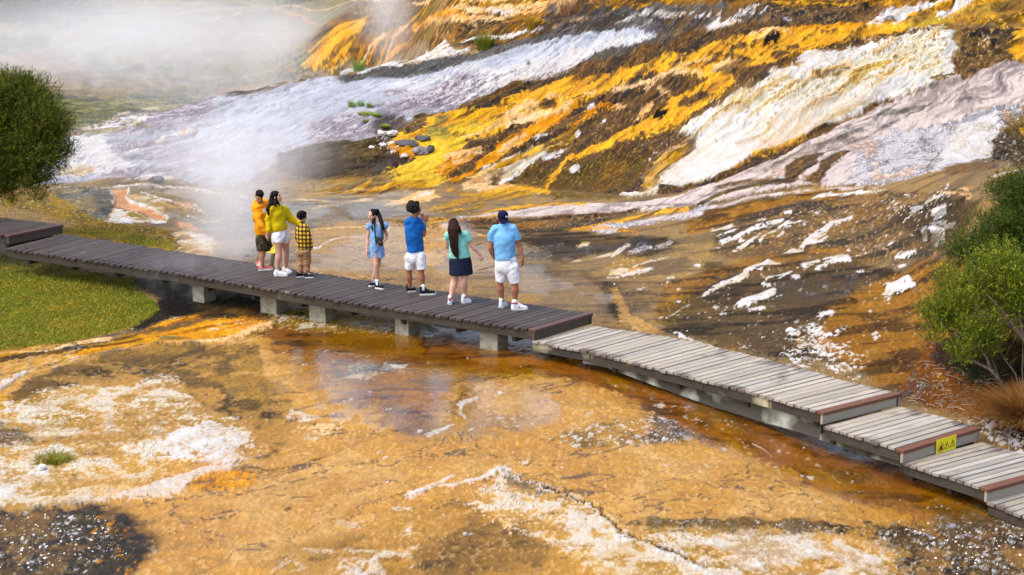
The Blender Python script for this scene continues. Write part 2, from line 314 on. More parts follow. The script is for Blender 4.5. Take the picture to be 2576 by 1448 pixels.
for k in range(70):
    x0 = 150 + RNG.rand() * 640; y0 = 20 + RNG.rand() * 210; L_ = 30 + RNG.rand() * 110
    line('P', [(x0, y0), (x0 + L_ * .5, y0 + 2), (x0 + L_, y0 - 4)], 2 + RNG.rand() * 5, ['slate', 'orrip', 'slate', 'orange', 'dkrip', 'greymud', 'yelbr'][k % 7], 3, .6)
poly('P', [(560, 245), (700, 190), (760, 196), (690, 216), (590, 240)], 'dark', 6, .9)
poly('1', [(200, 660), (420, 600), (760, 545), (1000, 400), (700, 400), (400, 480), (0, 600), (-300, 700)], 'greymud', 10, .6)
# yellow cascade in the steam
poly('1', [(-30, 540), (0, 420), (150, 300), (380, 150), (500, 140), (470, 220), (380, 330), (330, 450), (220, 560), (60, 570)], 'yellow', 8)
poly('1', [(-20, 440), (100, 240), (400, 100), (480, 150), (200, 250), (0, 420)], 'farbrown', 8, .9)
line('1', [(90, 500), (160, 400), (280, 280)], 12, 'lemon', 6, .6); line('1', [(40, 530), (90, 430), (190, 330)], 10, 'orange', 6, .6)
poly('1', [(380, 480), (420, 330), (700, 230), (800, 330), (640, 480), (560, 560), (430, 560)], 'orrip', 9, .8)
for k in range(7):
    x0 = 400 + k * 50; line('1', [(x0, 520 - k * 8), (x0 + 60, 400 - k * 16), (x0 + 190, 300 - k * 16)], 5, ['orange', 'peach', 'orange', 'brown'][k % 4], 3, .7)
line('1', [(650, 520), (720, 430), (850, 340)], 12, 'orange', 4, .9)
# top strip: ochre, pink and yellow veins
line('1', [(730, 120), (1000, 60), (1300, 40), (1700, 20), (2100, 5)], 12, 'yelbr', 8, .8)
line('1', [(880, 20), (1300, 8), (1800, -10)], 8, 'peach', 5, .8)
line('1', [(1130, 130), (1400, 85), (1600, 75), (1900, 50), (2200, 20)], 14, 'peach', 7, .85)
line('1', [(1220, 165), (1500, 150), (1700, 120), (2100, 75)], 9, 'peach', 6, .85)
line('1', [(1500, 60), (1560, 95), (1700, 90)], 8, 'white', 4, .8)
line('1', [(880, 215), (1050, 150), (1300, 150)], 14, 'orange', 8, .8)
line('1', [(900, 240), (1100, 200), (1400, 190)], 9, 'peach', 5, .5); line('1', [(1650, 240), (1850, 180), (2000, 180)], 10, 'yelbr', 5, .7)
line('1', [(2050, 230), (2180, 180), (2330, 155)], 9, 'peach', 5, .7)
line('1', [(1290, 355), (1380, 320), (1520, 300), (1700, 285), (1850, 255), (1960, 235)], [5, 6, 7, 4], 'white', 3, .9)
line('1', [(2030, 280), (2150, 250), (2310, 190)], 4, 'white', 3, .8)
poly('2', [(-400, 60), (0, 60), (500, 40), (1000, 20), (1500, 0), (1700, 60), (1500, 150), (1100, 160), (700, 210), (300, 300), (0, 330), (-300, 400), (-500, 300)], 'slate', 12, .95)
poly('2', [(700, 0), (1600, 10), (1640, 90), (1560, 155), (1150, 160), (900, 100)], 'brrip', 12, .8)
line('2', [(0, 10), (400, 20), (900, 12), (1500, 10), (1700, 30), (2000, 0)], 14, 'orrip', 7, .8)
line('2', [(1000, 25), (1500, 20), (1800, 30)], 5, 'yellow', 3, .8); line('2', [(0, 70), (500, 55), (700, 30)], 12, 'dkgrey', 6, .8)
line('2', [(0, 45), (200, 38), (400, 20)], 6, 'yelbr', 4, .8)
line('2', [(0, 155), (150, 110), (350, 95), (600, 90), (800, 70), (960, 55)], [4, 9, 6], 'white', 6, .55, fl=('f', .6))
line('2', [(1020, 175), (1060, 140), (1110, 125)], [12, 8, 3], 'mauve', 4, .8)
# --- the grey-white sheet
poly('P', [(60, 360), (200, 333), (290, 319), (400, 286), (560, 241), (700, 215), (833, 198), (930, 186), (1000, 176), (1150, 150), (1300, 110), (1500, 82), (1640, 62), (1650, 95), (1560, 118), (1400, 160), (1300, 215), (1200, 265), (1090, 290), (1000, 330), (960, 350), (800, 365), (700, 395), (640, 440), (560, 470), (450, 450), (300, 450), (100, 470), (60, 420)], 'sheet', 8)
poly('3', [(1250, 380), (1000, 430), (700, 560), (560, 600), (700, 620), (1100, 560), (1500, 620), (1700, 590), (2000, 520), (2000, 420), (2250, 300), (2576, 150), (2576, 30), (2000, 30), (1700, 120), (1400, 230)], 'sheetwh', 22, .9)
poly('3', [(160, 440), (400, 450), (470, 600), (640, 700), (480, 760), (330, 770), (260, 700), (80, 700), (60, 560)], 'white', 10, .9)
poly('3', [(40, 680), (290, 680), (330, 740), (250, 790), (60, 760)], 'cream', 8)
poly('3', [(420, 460), (900, 440), (1300, 260), (1000, 230), (700, 260), (450, 340), (250, 400)], 'mauve', 14, .75)
poly('3', [(450, 520), (700, 500), (1200, 520), (1100, 640), (900, 660), (700, 650), (560, 640)], 'mauve', 14, .6)
line('3', [(560, 600), (600, 560), (720, 540), (900, 500), (1100, 440)], 26, 'mauve', 6, .8); line('3', [(600, 590), (740, 545), (950, 470), (1150, 420)], 10, 'white', 5, .8, fl=('c', .6))
poly('3', [(360, 800), (480, 720), (700, 720), (1050, 700), (1050, 760), (700, 790)], 'mauve', 10, .9)
line('3', [(700, 640), (900, 610), (1050, 600)], 5, 'slate', 4, .8); line('3', [(740, 660), (900, 630)], 4, 'slate', 3, .7)
poly('3', [(250, 400), (500, 340), (700, 300), (850, 270), (740, 330), (620, 400), (400, 430)], 'white', 7, .8, fl=('c', .62))
line('3', [(240, 400), (430, 350), (560, 300), (680, 265), (830, 235)], 7, 'cream', 4, .7)
for a_ in [[(300, 420), (500, 410), (560, 400)], [(570, 350), (640, 370), (700, 370)], [(770, 280), (860, 275)], [(720, 380), (750, 380)]]: line('3', a_, 12, 'grass', 4, .6)
line('3', [(1010, 460), (1060, 435)], 10, 'cream', 3)
# upper body of the sheet
poly('1', [(0, 665), (300, 680), (600, 650), (1000, 600), (1400, 510), (1700, 390), (2100, 310), (2555, 255), (2900, 230), (2830, 330), (2480, 440), (2350, 490), (2250, 540), (1980, 640), (1850, 670), (1600, 720), (1300, 820), (900, 900), (560, 930), (0, 1050), (-600, 1150), (-600, 950)], 'sheetwh', 7)
poly('1', [(1200, 640), (1700, 560), (2350, 480), (2250, 540), (1980, 655), (1850, 690), (1500, 770), (1480, 880), (1300, 910), (1000, 925), (800, 960), (600, 900), (900, 780)], 'mauve', 9, .8)
poly('1', [(1150, 700), (1500, 600), (1900, 600), (1800, 690), (1560, 740), (1490, 860), (1200, 880)], 'white', 10, .75, fl=('c', .6))
poly('1', [(700, 720), (1000, 650), (1200, 650), (1100, 760), (800, 760)], 'white', 10, .6, fl=('c', .55))
poly('1', [(1000, 590), (1400, 560), (2000, 480), (2500, 330), (2900, 290), (2830, 340), (2480, 430), (2350, 490), (2250, 540), (1980, 640), (1850, 660), (1500, 610)], 'white', 9, .55)
for a_ in [[(500, 880), (900, 780), (1150, 700)], [(1250, 650), (1310, 660)], [(650, 770), (820, 750)], [(900, 860), (1300, 800)], [(1190, 890), (1420, 830)]]: line('1', a_, 12, 'mauve', 6, .8)
poly('1', [(0, 1200), (0, 1000), (300, 900), (600, 930), (800, 970), (830, 1060), (640, 1110), (300, 1170)], 'mauve', 9, .7)
poly('1', [(540, 1040), (650, 950), (800, 970), (860, 1050), (720, 1120), (560, 1130)], 'dkrip', 8, .7)
# dark grey band along the top of the sheet
poly('1', [(230, 660), (450, 600), (760, 555), (1000, 490), (1400, 430), (1540, 370), (1800, 330), (2100, 290), (2400, 250), (2555, 225), (2830, 180), (2830, 215), (2560, 250), (2100, 320), (1880, 370), (1560, 440), (1380, 520), (1000, 610), (800, 650), (560, 655), (330, 692)], 'dkgrey', 4)
poly('1', [(680, 548), (900, 490), (1000, 440), (1200, 395), (1440, 410), (1200, 455), (960, 490)], 'white', 5, .85, fl=('c', .75))
line('1', [(200, 660), (280, 620), (380, 592), (440, 600), (640, 555), (780, 548)], 8, 'white', 3, .9)
line('1', [(2550, 235), (2300, 275), (2060, 330), (1880, 365), (1560, 430)], 4, 'slate', 2, .8)
line('1', [(1900, 400), (2100, 350), (2250, 330), (2480, 300)], 3, 'dkgrey', 2, .5); line('1', [(1600, 470), (1900, 400)], 3, 'dkgrey', 3, .4)
# dark slate right of the white tongue
poly('1', [(2350, 470), (2555, 420), (2900, 330), (3400, 260), (3700, 250), (3400, 420), (3000, 540), (2555, 600), (2200, 680), (1980, 700), (1960, 650), (2080, 590), (2250, 545)], 'slate', 5)
poly('1', [(2220, 640), (2300, 580), (2450, 560), (2555, 550), (2700, 560), (2555, 600), (2300, 670)], 'greyrock', 6, .8)
poly('2', [(330, 300), (420, 250), (550, 190), (640, 130), (790, 125), (830, 160), (700, 190), (560, 240), (420, 290)], 'whflow', 6, .9)
line('2', [(640, 140), (800, 100), (960, 90)], [10, 6, 2], 'white', 4, .6, fl=('f', .6))
poly('2', [(170, 175), (300, 150), (430, 140), (340, 190), (200, 215)], 'slate', 5, .9)
line('1', [(1800, 700), (1980, 690), (2200, 690), (2500, 620)], 8, 'dkgrey', 4, .8)
# brown between sheet and yellow
poly('1', [(1500, 860), (1620, 750), (1900, 700), (2300, 680), (2560, 600), (2830, 560), (2560, 680), (2200, 760), (1800, 850), (1500, 920)], 'brrip', 5)
poly('2', [(0, 440), (100, 360), (300, 310), (600, 240), (500, 320), (200, 400)], 'orrip', 7, .8)
poly('1', [(830, 1060), (900, 960), (1150, 930), (1060, 960), (940, 1070)], 'brrip', 5)
# dark rippled outcrop behind the couple
poly('1', [(-250, 1250), (0, 1205), (300, 1170), (560, 1140), (700, 1110), (900, 1060), (1000, 1300), (880, 1340), (760, 1420), (560, 1470), (100, 1500), (-300, 1400)], 'dkrip', 7)
poly('1', [(-200, 1220), (100, 1200), (550, 1150), (640, 1260), (300, 1330), (0, 1290)], 'oliveb', 12, .35)
poly('1', [(500, 1360), (760, 1300), (850, 1340), (700, 1420), (560, 1450)], 'slate', 8, .7)
# --- brown filament hill (everything between the yellow stream and the white terraces)
poly('P', [(1000, 480), (990, 420), (1090, 300), (1300, 210), (1540, 150), (1700, 90), (2000, 60), (2300, 70), (2430, 90), (2250, 90), (1980, 170), (1740, 310), (1700, 330), (1760, 360), (1600, 495), (1400, 480), (1250, 470), (1120, 470)], 'brown', 6)
poly('4', [(700, 560), (1000, 250), (1300, 100), (1500, 100), (2200, 0), (2576, 80), (2300, 400), (2100, 660), (1800, 700), (1500, 680), (1200, 640), (1000, 600)], 'brrip', 22, .35)
poly('4', [(1130, 640), (1300, 520), (1550, 480), (1900, 420), (2300, 330), (2200, 520), (2080, 690), (1500, 680)], 'oliveb', 18, .55)
# main yellow stream, upper right
poly('2', [(-750, 640), (-560, 560), (-300, 510), (-120, 480), (0, 440), (150, 400), (350, 340), (500, 320), (620, 265), (800, 215), (1000, 190), (1150, 180), (1600, 158), (1850, 145), (2050, 95), (2300, 35), (2576, -10), (2800, -60), (2800, 60), (2576, 90), (2300, 110), (2100, 140), (1900, 180), (1600, 230), (1480, 270), (1250, 310), (1050, 380), (880, 430), (760, 470), (600, 500), (540, 480), (420, 470), (300, 440), (200, 450), (0, 530), (-200, 580), (-330, 620), (-500, 700)], 'yellow', 5)
line('2', [(1100, 182), (1500, 160), (1850, 140), (2060, 90), (2280, 30), (2500, -20)], 8, 'orange', 3, .8)
line('2', [(1850, 148), (2100, 105), (2400, 35), (2576, 0)], 22, 'olive', 8, .5); line('2', [(1600, 170), (1900, 160), (2100, 110)], 8, 'lemon', 5, .8)
poly('2', [(920, 300), (960, 240), (1020, 215), (1060, 220), (1030, 270), (960, 300)], 'dark', 4)
for a_, w_ in [([(795, 292), (828, 290)], 12), ([(1095, 295), (1150, 290)], 10), ([(1310, 200), (1390, 195)], 7), ([(740, 315), (770, 305)], 10), ([(350, 395), (400, 378)], 6), ([(1000, 350), (1100, 330)], 9), ([(620, 460), (680, 440)], 12)]: line('2', a_, w_, 'brown', 4)
line('2', [(630, 350), (860, 380), (700, 385), (560, 400)], 7, 'brown', 4, .8)
poly('2', [(180, 500), (260, 450), (420, 450), (320, 490), (200, 510)], 'brown', 4)
poly('2', [(610, 460), (620, 410), (720, 385), (800, 390), (740, 440), (650, 470)], 'peach', 5, .9); line('2', [(660, 455), (740, 430), (840, 385)], 14, 'brown', 4, .8)
line('2', [(720, 490), (780, 460), (880, 460), (960, 500)], 22, 'brown', 5, .9)
for a_ in [[(400, 410), (500, 385), (580, 360)], [(160, 520), (400, 420)], [(900, 260), (1000, 200), (1100, 195)], [(830, 225), (1000, 195)], [(440, 440), (560, 470), (660, 480)]]: line('2', a_, 7, 'peach', 5, .75)
line('2', [(1560, 240), (1700, 230), (1900, 185)], 6, 'peach', 3, .8, fl=('c', .6)); line('2', [(1500, 260), (1700, 225), (2000, 190), (2120, 180)], 10, 'brown', 5, .6)
line('2', [(1200, 270), (1400, 215), (1550, 205)], 6, 'yelbr', 4, .8)
# its lower cascade toward the basin
poly('1', [(940, 1070), (1060, 960), (1160, 930), (1350, 930), (1500, 900), (1640, 860), (1850, 830), (1900, 770), (2100, 740), (2300, 690), (2560, 620), (2560, 720), (2200, 880), (2060, 990), (1980, 1010), (1850, 1000), (1700, 990), (1680, 1060), (1500, 1130), (1330, 1160), (1120, 1130), (1000, 1090)], 'yellow', 4)
poly('1', [(1000, 1070), (1100, 970), (1200, 960), (1150, 1040), (1060, 1090)], 'olive', 5, .8); poly('1', [(1320, 1070), (1370, 1010), (1430, 1010), (1410, 1070)], 'olive', 5, .85)
poly('1', [(1120, 950), (1300, 940), (1640, 900), (1640, 960), (1400, 1000), (1200, 980)], 'yelbr', 8, .55)
poly('1', [(1180, 1090), (1430, 1010), (1650, 990), (1600, 1060), (1400, 1120)], 'lemon', 6, .7)
poly('1', [(1640, 950), (1700, 900), (1780, 872), (1800, 890), (1700, 950), (1660, 970)], 'slate', 3)
poly('1', [(1940, 880), (2000, 820), (2080, 830), (2060, 880), (1960, 900)], 'brown', 4)
for a_, w_ in [([(1660, 1000), (1750, 900), (1900, 860)], 20), ([(1680, 1000), (1850, 970), (1980, 1000)], 14), ([(1850, 960), (2010, 930)], 14), ([(2000, 800), (2100, 790)], 8), ([(1500, 1090), (1600, 1030)], 12), ([(1250, 1150), (1450, 1110)], 9), ([(2310, 760), (2380, 745)], 8)]: line('1', a_, w_, 'peach', 5, .85, fl=('c', .75))
# yellow basin and rocks
poly('1', [(700, 1170), (740, 1110), (900, 1085), (1100, 1100), (1300, 1150), (1330, 1200), (1250, 1280), (1180, 1330), (1120, 1400), (1020, 1448), (740, 1440), (640, 1430), (800, 1370), (890, 1300), (760, 1230)], 'lemon', 5)
poly('1', [(700, 1150), (860, 1095), (1000, 1100), (930, 1140), (760, 1160)], 'orange', 5, .8); poly('1', [(1000, 1110), (1140, 1090), (1210, 1130), (1150, 1165), (1050, 1150)], 'olive', 6, .55)
poly('1', [(700, 1180), (800, 1170), (900, 1230), (870, 1320), (760, 1290), (690, 1230)], 'orange', 6, .9)
poly('1', [(560, 1130), (700, 1130), (760, 1220), (860, 1320), (800, 1310), (640, 1240), (540, 1180)], 'white', 6, .9, fl=('s', .5))
poly('P', [(985, 447), (1010, 430), (1060, 425), (1110, 440), (1100, 470), (1060, 478), (1000, 470)], 'lemon', 6, .9)
poly('4', [(600, 520), (620, 480), (680, 440), (700, 380), (800, 370), (900, 360), (940, 380), (860, 460), (720, 540), (680, 580), (610, 560)], 'orange', 5, .85); line('4', [(680, 430), (760, 400), (940, 370)], 12, 'peach', 5, .8)
line('4', [(640, 500), (720, 470), (840, 440)], 8, 'peach', 4, .7); line('4', [(720, 470), (660, 540), (690, 580)], 8, 'orange', 4)
# orange rivulet
line('4', [(1680, 10), (1520, 130), (1400, 190), (1300, 240), (1180, 310), (1080, 380), (1050, 430), (960, 470), (900, 530), (820, 570), (720, 620), (660, 640)], [14, 18, 24, 22, 26, 16, 14, 18, 12], 'orange', 3)
line('4', [(1640, 0), (1520, 60), (1380, 120), (1200, 110)], 16, 'peach', 4, .8); line('4', [(1290, 250), (1180, 320), (1100, 380)], 9, 'peach', 3, .7)
line('4', [(2040, 10), (1880, 20), (1760, 110), (1680, 170)], [8, 10, 12, 6], 'orange', 4, .9); line('4', [(2260, 20), (2180, 100)], 12, 'orange', 4, .8)
# yellow rivulet, right
line('4', [(2576, 30), (2450, 110), (2330, 180), (2200, 210), (2080, 240), (1900, 330), (1740, 400), (1620, 440), (1560, 530), (1500, 600), (1460, 660)], [30, 34, 26, 28, 26, 18, 16, 14, 12, 14, 10], 'yellow', 3)
line('4', [(1800, 380), (2020, 320), (2200, 240), (2320, 210)], [4, 8, 10], 'yellow', 3, .8)
poly('2', [(60, 860), (200, 760), (330, 660), (340, 610), (480, 590), (600, 500), (560, 470), (740, 470), (760, 520), (640, 610), (520, 690), (400, 720), (330, 790), (200, 810), (100, 840), (0, 910), (0, 870)], 'yellow', 4)
poly('2', [(410, 670), (450, 620), (540, 620), (480, 680)], 'brown', 4); poly('2', [(250, 750), (270, 700), (350, 690), (300, 760)], 'dark', 3); poly('2', [(480, 620), (560, 570), (640, 590), (540, 630)], 'brown', 4, .9)
for a_ in [[(150, 740), (180, 690), (230, 650)], [(0, 660), (60, 650)], [(290, 570), (340, 580)], [(0, 560), (200, 500), (420, 440)], [(200, 545), (300, 490)]]: line('2', a_, 9, 'peach', 5, .7)
poly('4', [(1830, 700), (1950, 500), (2080, 470), (2030, 620), (1920, 700)], 'orrip', 14, .5)
# small white and yellow tongue
poly('4', [(880, 600), (960, 530), (1100, 470), (1260, 380), (1420, 340), (1560, 260), (1650, 210), (1700, 230), (1640, 300), (1500, 350), (1420, 430), (1300, 510), (1180, 590), (1120, 645), (1060, 620), (900, 640)], 'cream', 4)
poly('4', [(1080, 640), (1100, 560), (1300, 440), (1480, 340), (1480, 380), (1340, 500), (1200, 590), (1120, 645)], 'whflow', 4, .9); line('4', [(1440, 440), (1560, 400), (1610, 380)], [8, 6, 3], 'white', 3, .9); line('4', [(1230, 400), (1360, 350)], 8, 'cream', 3)
line('4', [(1100, 500), (1300, 400), (1420, 350), (1500, 340)], 12, 'yellow', 4, .8); line('4', [(1480, 350), (1600, 280), (1660, 220)], 24, 'yelbr', 5, .8); line('4', [(900, 590), (1000, 540), (1100, 540)], 20, 'yelbr', 5, .6)
line('4', [(975, 505), (1010, 490)], 10, 'white', 3)
for x_, y_ in [(1380, 265), (1440, 262), (1690, 240), (1890, 150), (1670, 520), (1800, 30)]: line('4', [(x_, y_), (x_ + 18, y_ - 4)], 8, 'white', 2)
line('4', [(1650, 535), (1700, 515)], 8, 'white', 2)
# pools at the terrace foot
poly('4', [(-400, 760), (-100, 650), (500, 640), (900, 640), (1500, 690), (2000, 730), (1700, 780), (1200, 830), (800, 900), (640, 960), (350, 920), (-400, 900)], 'mud', 12)
poly('4', [(-500, 680), (0, 640), (350, 620), (620, 610), (560, 660), (300, 680), (0, 720), (-300, 740), (-500, 730)], 'yelbr', 8, .75)
line('4', [(-400, 700), (-100, 680), (200, 660)], [6, 10, 5], 'peach', 5, .6); line('4', [(0, 690), (200, 695), (350, 690)], 5, 'brown', 3, .8)
poly('4', [(-100, 860), (0, 720), (240, 700), (430, 680), (400, 740), (240, 800), (100, 860)], 'greymud', 10, .9)
poly('4', [(210, 790), (400, 740), (450, 680), (600, 670), (580, 720), (650, 735), (560, 760), (400, 775)], 'peach', 5, .95, 0); poly('4', [(460, 690), (580, 680), (570, 720), (480, 730)], 'white', 6, .4)
poly('4', [(800, 640), (950, 600), (1080, 640), (1200, 660), (1000, 690), (820, 680)], 'peach', 7, .85)
poly('4', [(560, 560), (700, 590), (640, 640), (520, 640)], 'lemon', 6, .7)
line('4', [(700, 680), (900, 720), (1100, 690), (1300, 680), (1450, 690)], 9, 'yellow', 5, .6); line('4', [(1250, 680), (1480, 690)], 8, 'yellow', 4)
for a_ in [[(560, 900), (640, 830), (800, 770), (1000, 730), (1300, 720)], [(600, 940), (760, 860), (960, 800)]]: line('4', a_, 26, 'yelbr', 12, .55)
poly('4', [(1480, 690), (2050, 715), (1900, 750), (1500, 740)], 'oliveb', 8, .7)
poly('4', [(-100, 900), (200, 900), (340, 900), (640, 965), (640, 985), (350, 950), (0, 930)], 'brown', 5, .85, -.04); poly('4', [(540, 900), (700, 860), (700, 930), (640, 970), (560, 950)], 'yelbr', 7, .7)
line('4', [(-700, 870), (-300, 880), (0, 890)], 8, 'dkrip', 6, .6)
# --- big white terrace
poly('2', [(50, 1225), (170, 1215), (260, 1160), (280, 1130), (310, 1090), (420, 1010), (500, 950), (520, 880), (550, 850), (410, 850), (420, 800), (560, 730), (640, 690), (740, 620), (960, 510), (1060, 470), (1190, 440), (1300, 360), (1500, 340), (1600, 290), (1900, 220), (2060, 205), (2150, 215), (2105, 250), (2165, 300), (2120, 350), (2085, 385), (2150, 405), (2160, 450), (2110, 470), (2180, 505), (2050, 540), (1800, 610), (1650, 660), (1560, 720), (1480, 740), (1300, 830), (1180, 890), (1060, 940), (880, 990), (720, 1090), (640, 1130), (420, 1180), (250, 1230), (90, 1245)], 'whflow', 4, h=.06)
poly('2', [(1300, 370), (1500, 345), (1620, 290), (1900, 225), (2080, 210), (2090, 300), (2060, 400), (2100, 440), (2060, 520), (1800, 480), (1400, 620), (1000, 700), (600, 780), (640, 690), (900, 560), (1300, 430)], 'whyel', 12, .8)
poly('2', [(1450, 300), (1700, 260), (2060, 235), (2090, 300), (2040, 400), (1850, 430), (1700, 440), (1460, 520), (1300, 520), (1500, 420)], 'whyel', 10, .7); poly('2', [(1350, 600), (1440, 540), (1500, 480), (1460, 440), (1600, 440), (1500, 540), (1420, 600)], 'yelbr', 7, .55)
line('2', [(1300, 380), (1400, 370), (1250, 440), (1100, 490), (1000, 500)], 26, 'white', 6, .8); line('2', [(1290, 420), (1500, 360), (1650, 300)], 16, 'white', 6, .8)
poly('2', [(1200, 740), (1230, 700), (1320, 640), (1420, 590), (1450, 610), (1300, 700)], 'yelbr', 8, .6)
poly('2', [(900, 960), (900, 820), (1300, 650), (1540, 560), (1560, 640), (1540, 700), (1300, 820), (1180, 880), (1060, 940)], 'cream', 14, .45)
poly('2', [(700, 850), (780, 750), (900, 740), (1040, 700), (950, 800), (900, 900), (800, 1000), (520, 1120), (300, 1170), (280, 1130), (500, 960), (560, 860)], 'white', 9, .85)
for a_ in [[(880, 1000), (1000, 940), (900, 880), (780, 920)], [(1100, 560), (1400, 480), (1600, 430)], [(1250, 500), (1500, 410)], [(640, 740), (900, 620), (1050, 560)], [(1250, 480), (1480, 430)]]: line('2', a_, 6, 'yelbr', 4, .5)
poly('2', [(1150, 405), (1210, 350), (1310, 335), (1300, 365), (1230, 395)], 'white', 3); line('2', [(1520, 310), (1570, 295)], 12, 'white', 3)
poly('2', [(1260, 490), (1370, 460), (1460, 425), (1490, 430), (1400, 480), (1300, 510)], 'brown', 5, .8); poly('2', [(1960, 480), (2060, 470), (2160, 490), (2080, 520), (2000, 510)], 'oliveb', 4, .9)
# ochre slope left of the white foot
poly('2', [(130, 1210), (180, 1060), (320, 960), (440, 880), (560, 760), (620, 760), (530, 870), (500, 950), (400, 1020), (300, 1100), (250, 1160), (170, 1215)], 'cream', 9, .5)
poly('2', [(140, 1210), (200, 1060), (340, 960), (480, 880), (500, 940), (320, 1090), (240, 1170)], 'yelbr', 10, .65)
line('2', [(180, 1070), (230, 980), (300, 920), (380, 890)], 8, 'white', 3, .8, fl=('t', .5)); poly('2', [(480, 900), (530, 880), (510, 950), (420, 1010)], 'slate', 5, .7); poly('2', [(130, 910), (220, 890), (200, 920)], 'slate', 4, .7)
# brown seam, right of it
poly('2', [(280, 1180), (420, 1185), (640, 1130), (720, 1090), (880, 990), (1060, 940), (1180, 890), (1340, 800), (1560, 725), (1480, 770), (1300, 880), (1100, 960), (900, 1060), (700, 1130), (400, 1220), (260, 1225)], 'brown', 3)
line('2', [(880, 985), (1060, 935), (1200, 875)], 9, 'yellow', 4, .75); line('2', [(740, 1080), (860, 1000)], 5, 'yelbr', 3, .8)
poly('2', [(1560, 700), (1600, 670), (1700, 640), (1780, 615), (1740, 660), (1640, 710), (1570, 725)], 'brown', 3)
# brown plateau above the pink flow
poly('2', [(2170, 200), (2300, 170), (2500, 160), (2640, 180), (2640, 400), (2420, 400), (2300, 470), (2200, 520), (2130, 440), (2130, 380), (2170, 320)], 'brrip', 5)
poly('2', [(2500, 200), (2640, 100), (2640, 420), (2480, 350)], 'yellow', 8, .9); poly('2', [(2250, 255), (2300, 235), (2350, 270), (2300, 280)], 'peach', 4, .9); line('2', [(2330, 220), (2380, 230)], 8, 'cream', 4, .7)
poly('2', [(2250, 130), (2450, 100), (2600, 60), (2640, 160), (2500, 160), (2300, 160)], 'yelbr', 7, .8); line('2', [(2400, 60), (2560, 40)], 20, 'brown', 6, .7)
# white streams top right
poly('2', [(1590, 158), (1680, 100), (1760, 60), (1900, 30), (2050, 0), (2150, -10), (2080, 30), (1900, 60), (1830, 100), (1780, 140), (1740, 120), (1660, 150)], 'white', 4); poly('2', [(1690, 130), (1730, 100), (1760, 120), (1720, 145)], 'slate', 3, .8)
poly('2', [(2040, 110), (2120, 60), (2180, 0), (2280, -20), (2260, 20), (2180, 60), (2110, 110)], 'white', 4); line('2', [(1840, 90), (2000, 60), (2120, 20)], 5, 'yellow', 3, .9); line('2', [(2100, 110), (2240, 50), (2320, -10)], 6, 'yellow', 3, .8)
# --- pink flow
poly('2', [(-1000, 1370), (-850, 1370), (-500, 1320), (0, 1290), (400, 1240), (500, 1200), (700, 1130), (900, 1060), (1100, 960), (1300, 880), (1480, 770), (1600, 715), (1800, 610), (2050, 540), (2240, 510), (2300, 470), (2420, 410), (2576, 400), (2700, 400), (2700, 650), (2576, 655), (2270, 680), (2180, 760), (2000, 790), (1900, 900), (1500, 1170), (1300, 1160), (1100, 1180), (800, 1240), (600, 1290), (300, 1320), (0, 1340), (-300, 1380), (-600, 1370), (-900, 1400)], 'pink', 4, h=.03)
poly('2', [(1300, 1170), (1320, 1080), (1420, 960), (1700, 860), (2000, 790), (2180, 760), (2240, 690), (2400, 660), (2560, 650), (2560, 720), (2420, 800), (2380, 980), (2250, 1010), (2060, 1070), (1850, 1120), (1500, 1170)], 'greyrock', 5)
poly('2', [(2020, 1060), (2060, 900), (2200, 780), (2400, 700), (2420, 800), (2380, 980), (2250, 1010)], 'white', 10, .7); poly('2', [(1310, 1160), (1330, 1070), (1440, 960), (1560, 940), (1500, 1050), (1480, 1160)], 'pink', 8, .8)
poly('2', [(1500, 1120), (1540, 960), (1650, 880), (1760, 830), (1900, 830), (2000, 900), (2060, 1000), (1980, 1080), (1800, 1120)], 'greyrock', 10, .8)
poly('2', [(1930, 870), (2010, 840), (2090, 880), (2070, 990), (2000, 1060), (1920, 1000)], 'slate', 10, .35)
line('2', [(1960, 1080), (2010, 990), (2060, 940)], 3, 'brown', 2, .8); line('2', [(1640, 1040), (1660, 1110)], 14, 'cream', 6, .7)
poly('2', [(1060, 1140), (1080, 1050), (1160, 1000), (1270, 960), (1330, 970), (1240, 1050), (1160, 1120), (1130, 1160)], 'brown', 4); poly('2', [(1200, 1150), (1260, 1080), (1290, 1010), (1400, 970), (1480, 960), (1380, 1040), (1310, 1120), (1290, 1160)], 'brown', 4)
poly('2', [(940, 1140), (1000, 1080), (1070, 1060), (1070, 1140)], 'greyrock', 6, .9)
for a_, w_ in [([(1000, 1050), (1200, 950), (1400, 880), (1600, 800), (1760, 780), (1900, 720), (2000, 680)], 5), ([(1400, 880), (1500, 850), (1700, 800), (1800, 760)], 5), ([(1150, 1100), (1250, 990), (1500, 910), (1800, 770)], 4), ([(2100, 660), (2240, 630)], 5), ([(1640, 760), (1700, 720), (1850, 720)], 10), ([(1700, 740), (1960, 690)], 6), ([(1800, 612), (1900, 600), (2050, 545)], 3), ([(1200, 900), (1500, 800), (1700, 720)], 3), ([(640, 1200), (900, 1130), (1000, 1060)], 3)]: line('2', a_, w_, 'slate', 3, .6)
line('2', [(900, 1100), (1100, 1010), (1350, 900), (1500, 880)], 14, 'dkrip', 5, .35)
line('2', [(640, 1190), (800, 1160), (1000, 1140), (1100, 1160)], 12, 'brrip', 4, .9); line('2', [(300, 1290), (600, 1230), (700, 1180)], 6, 'brown', 4, .5)
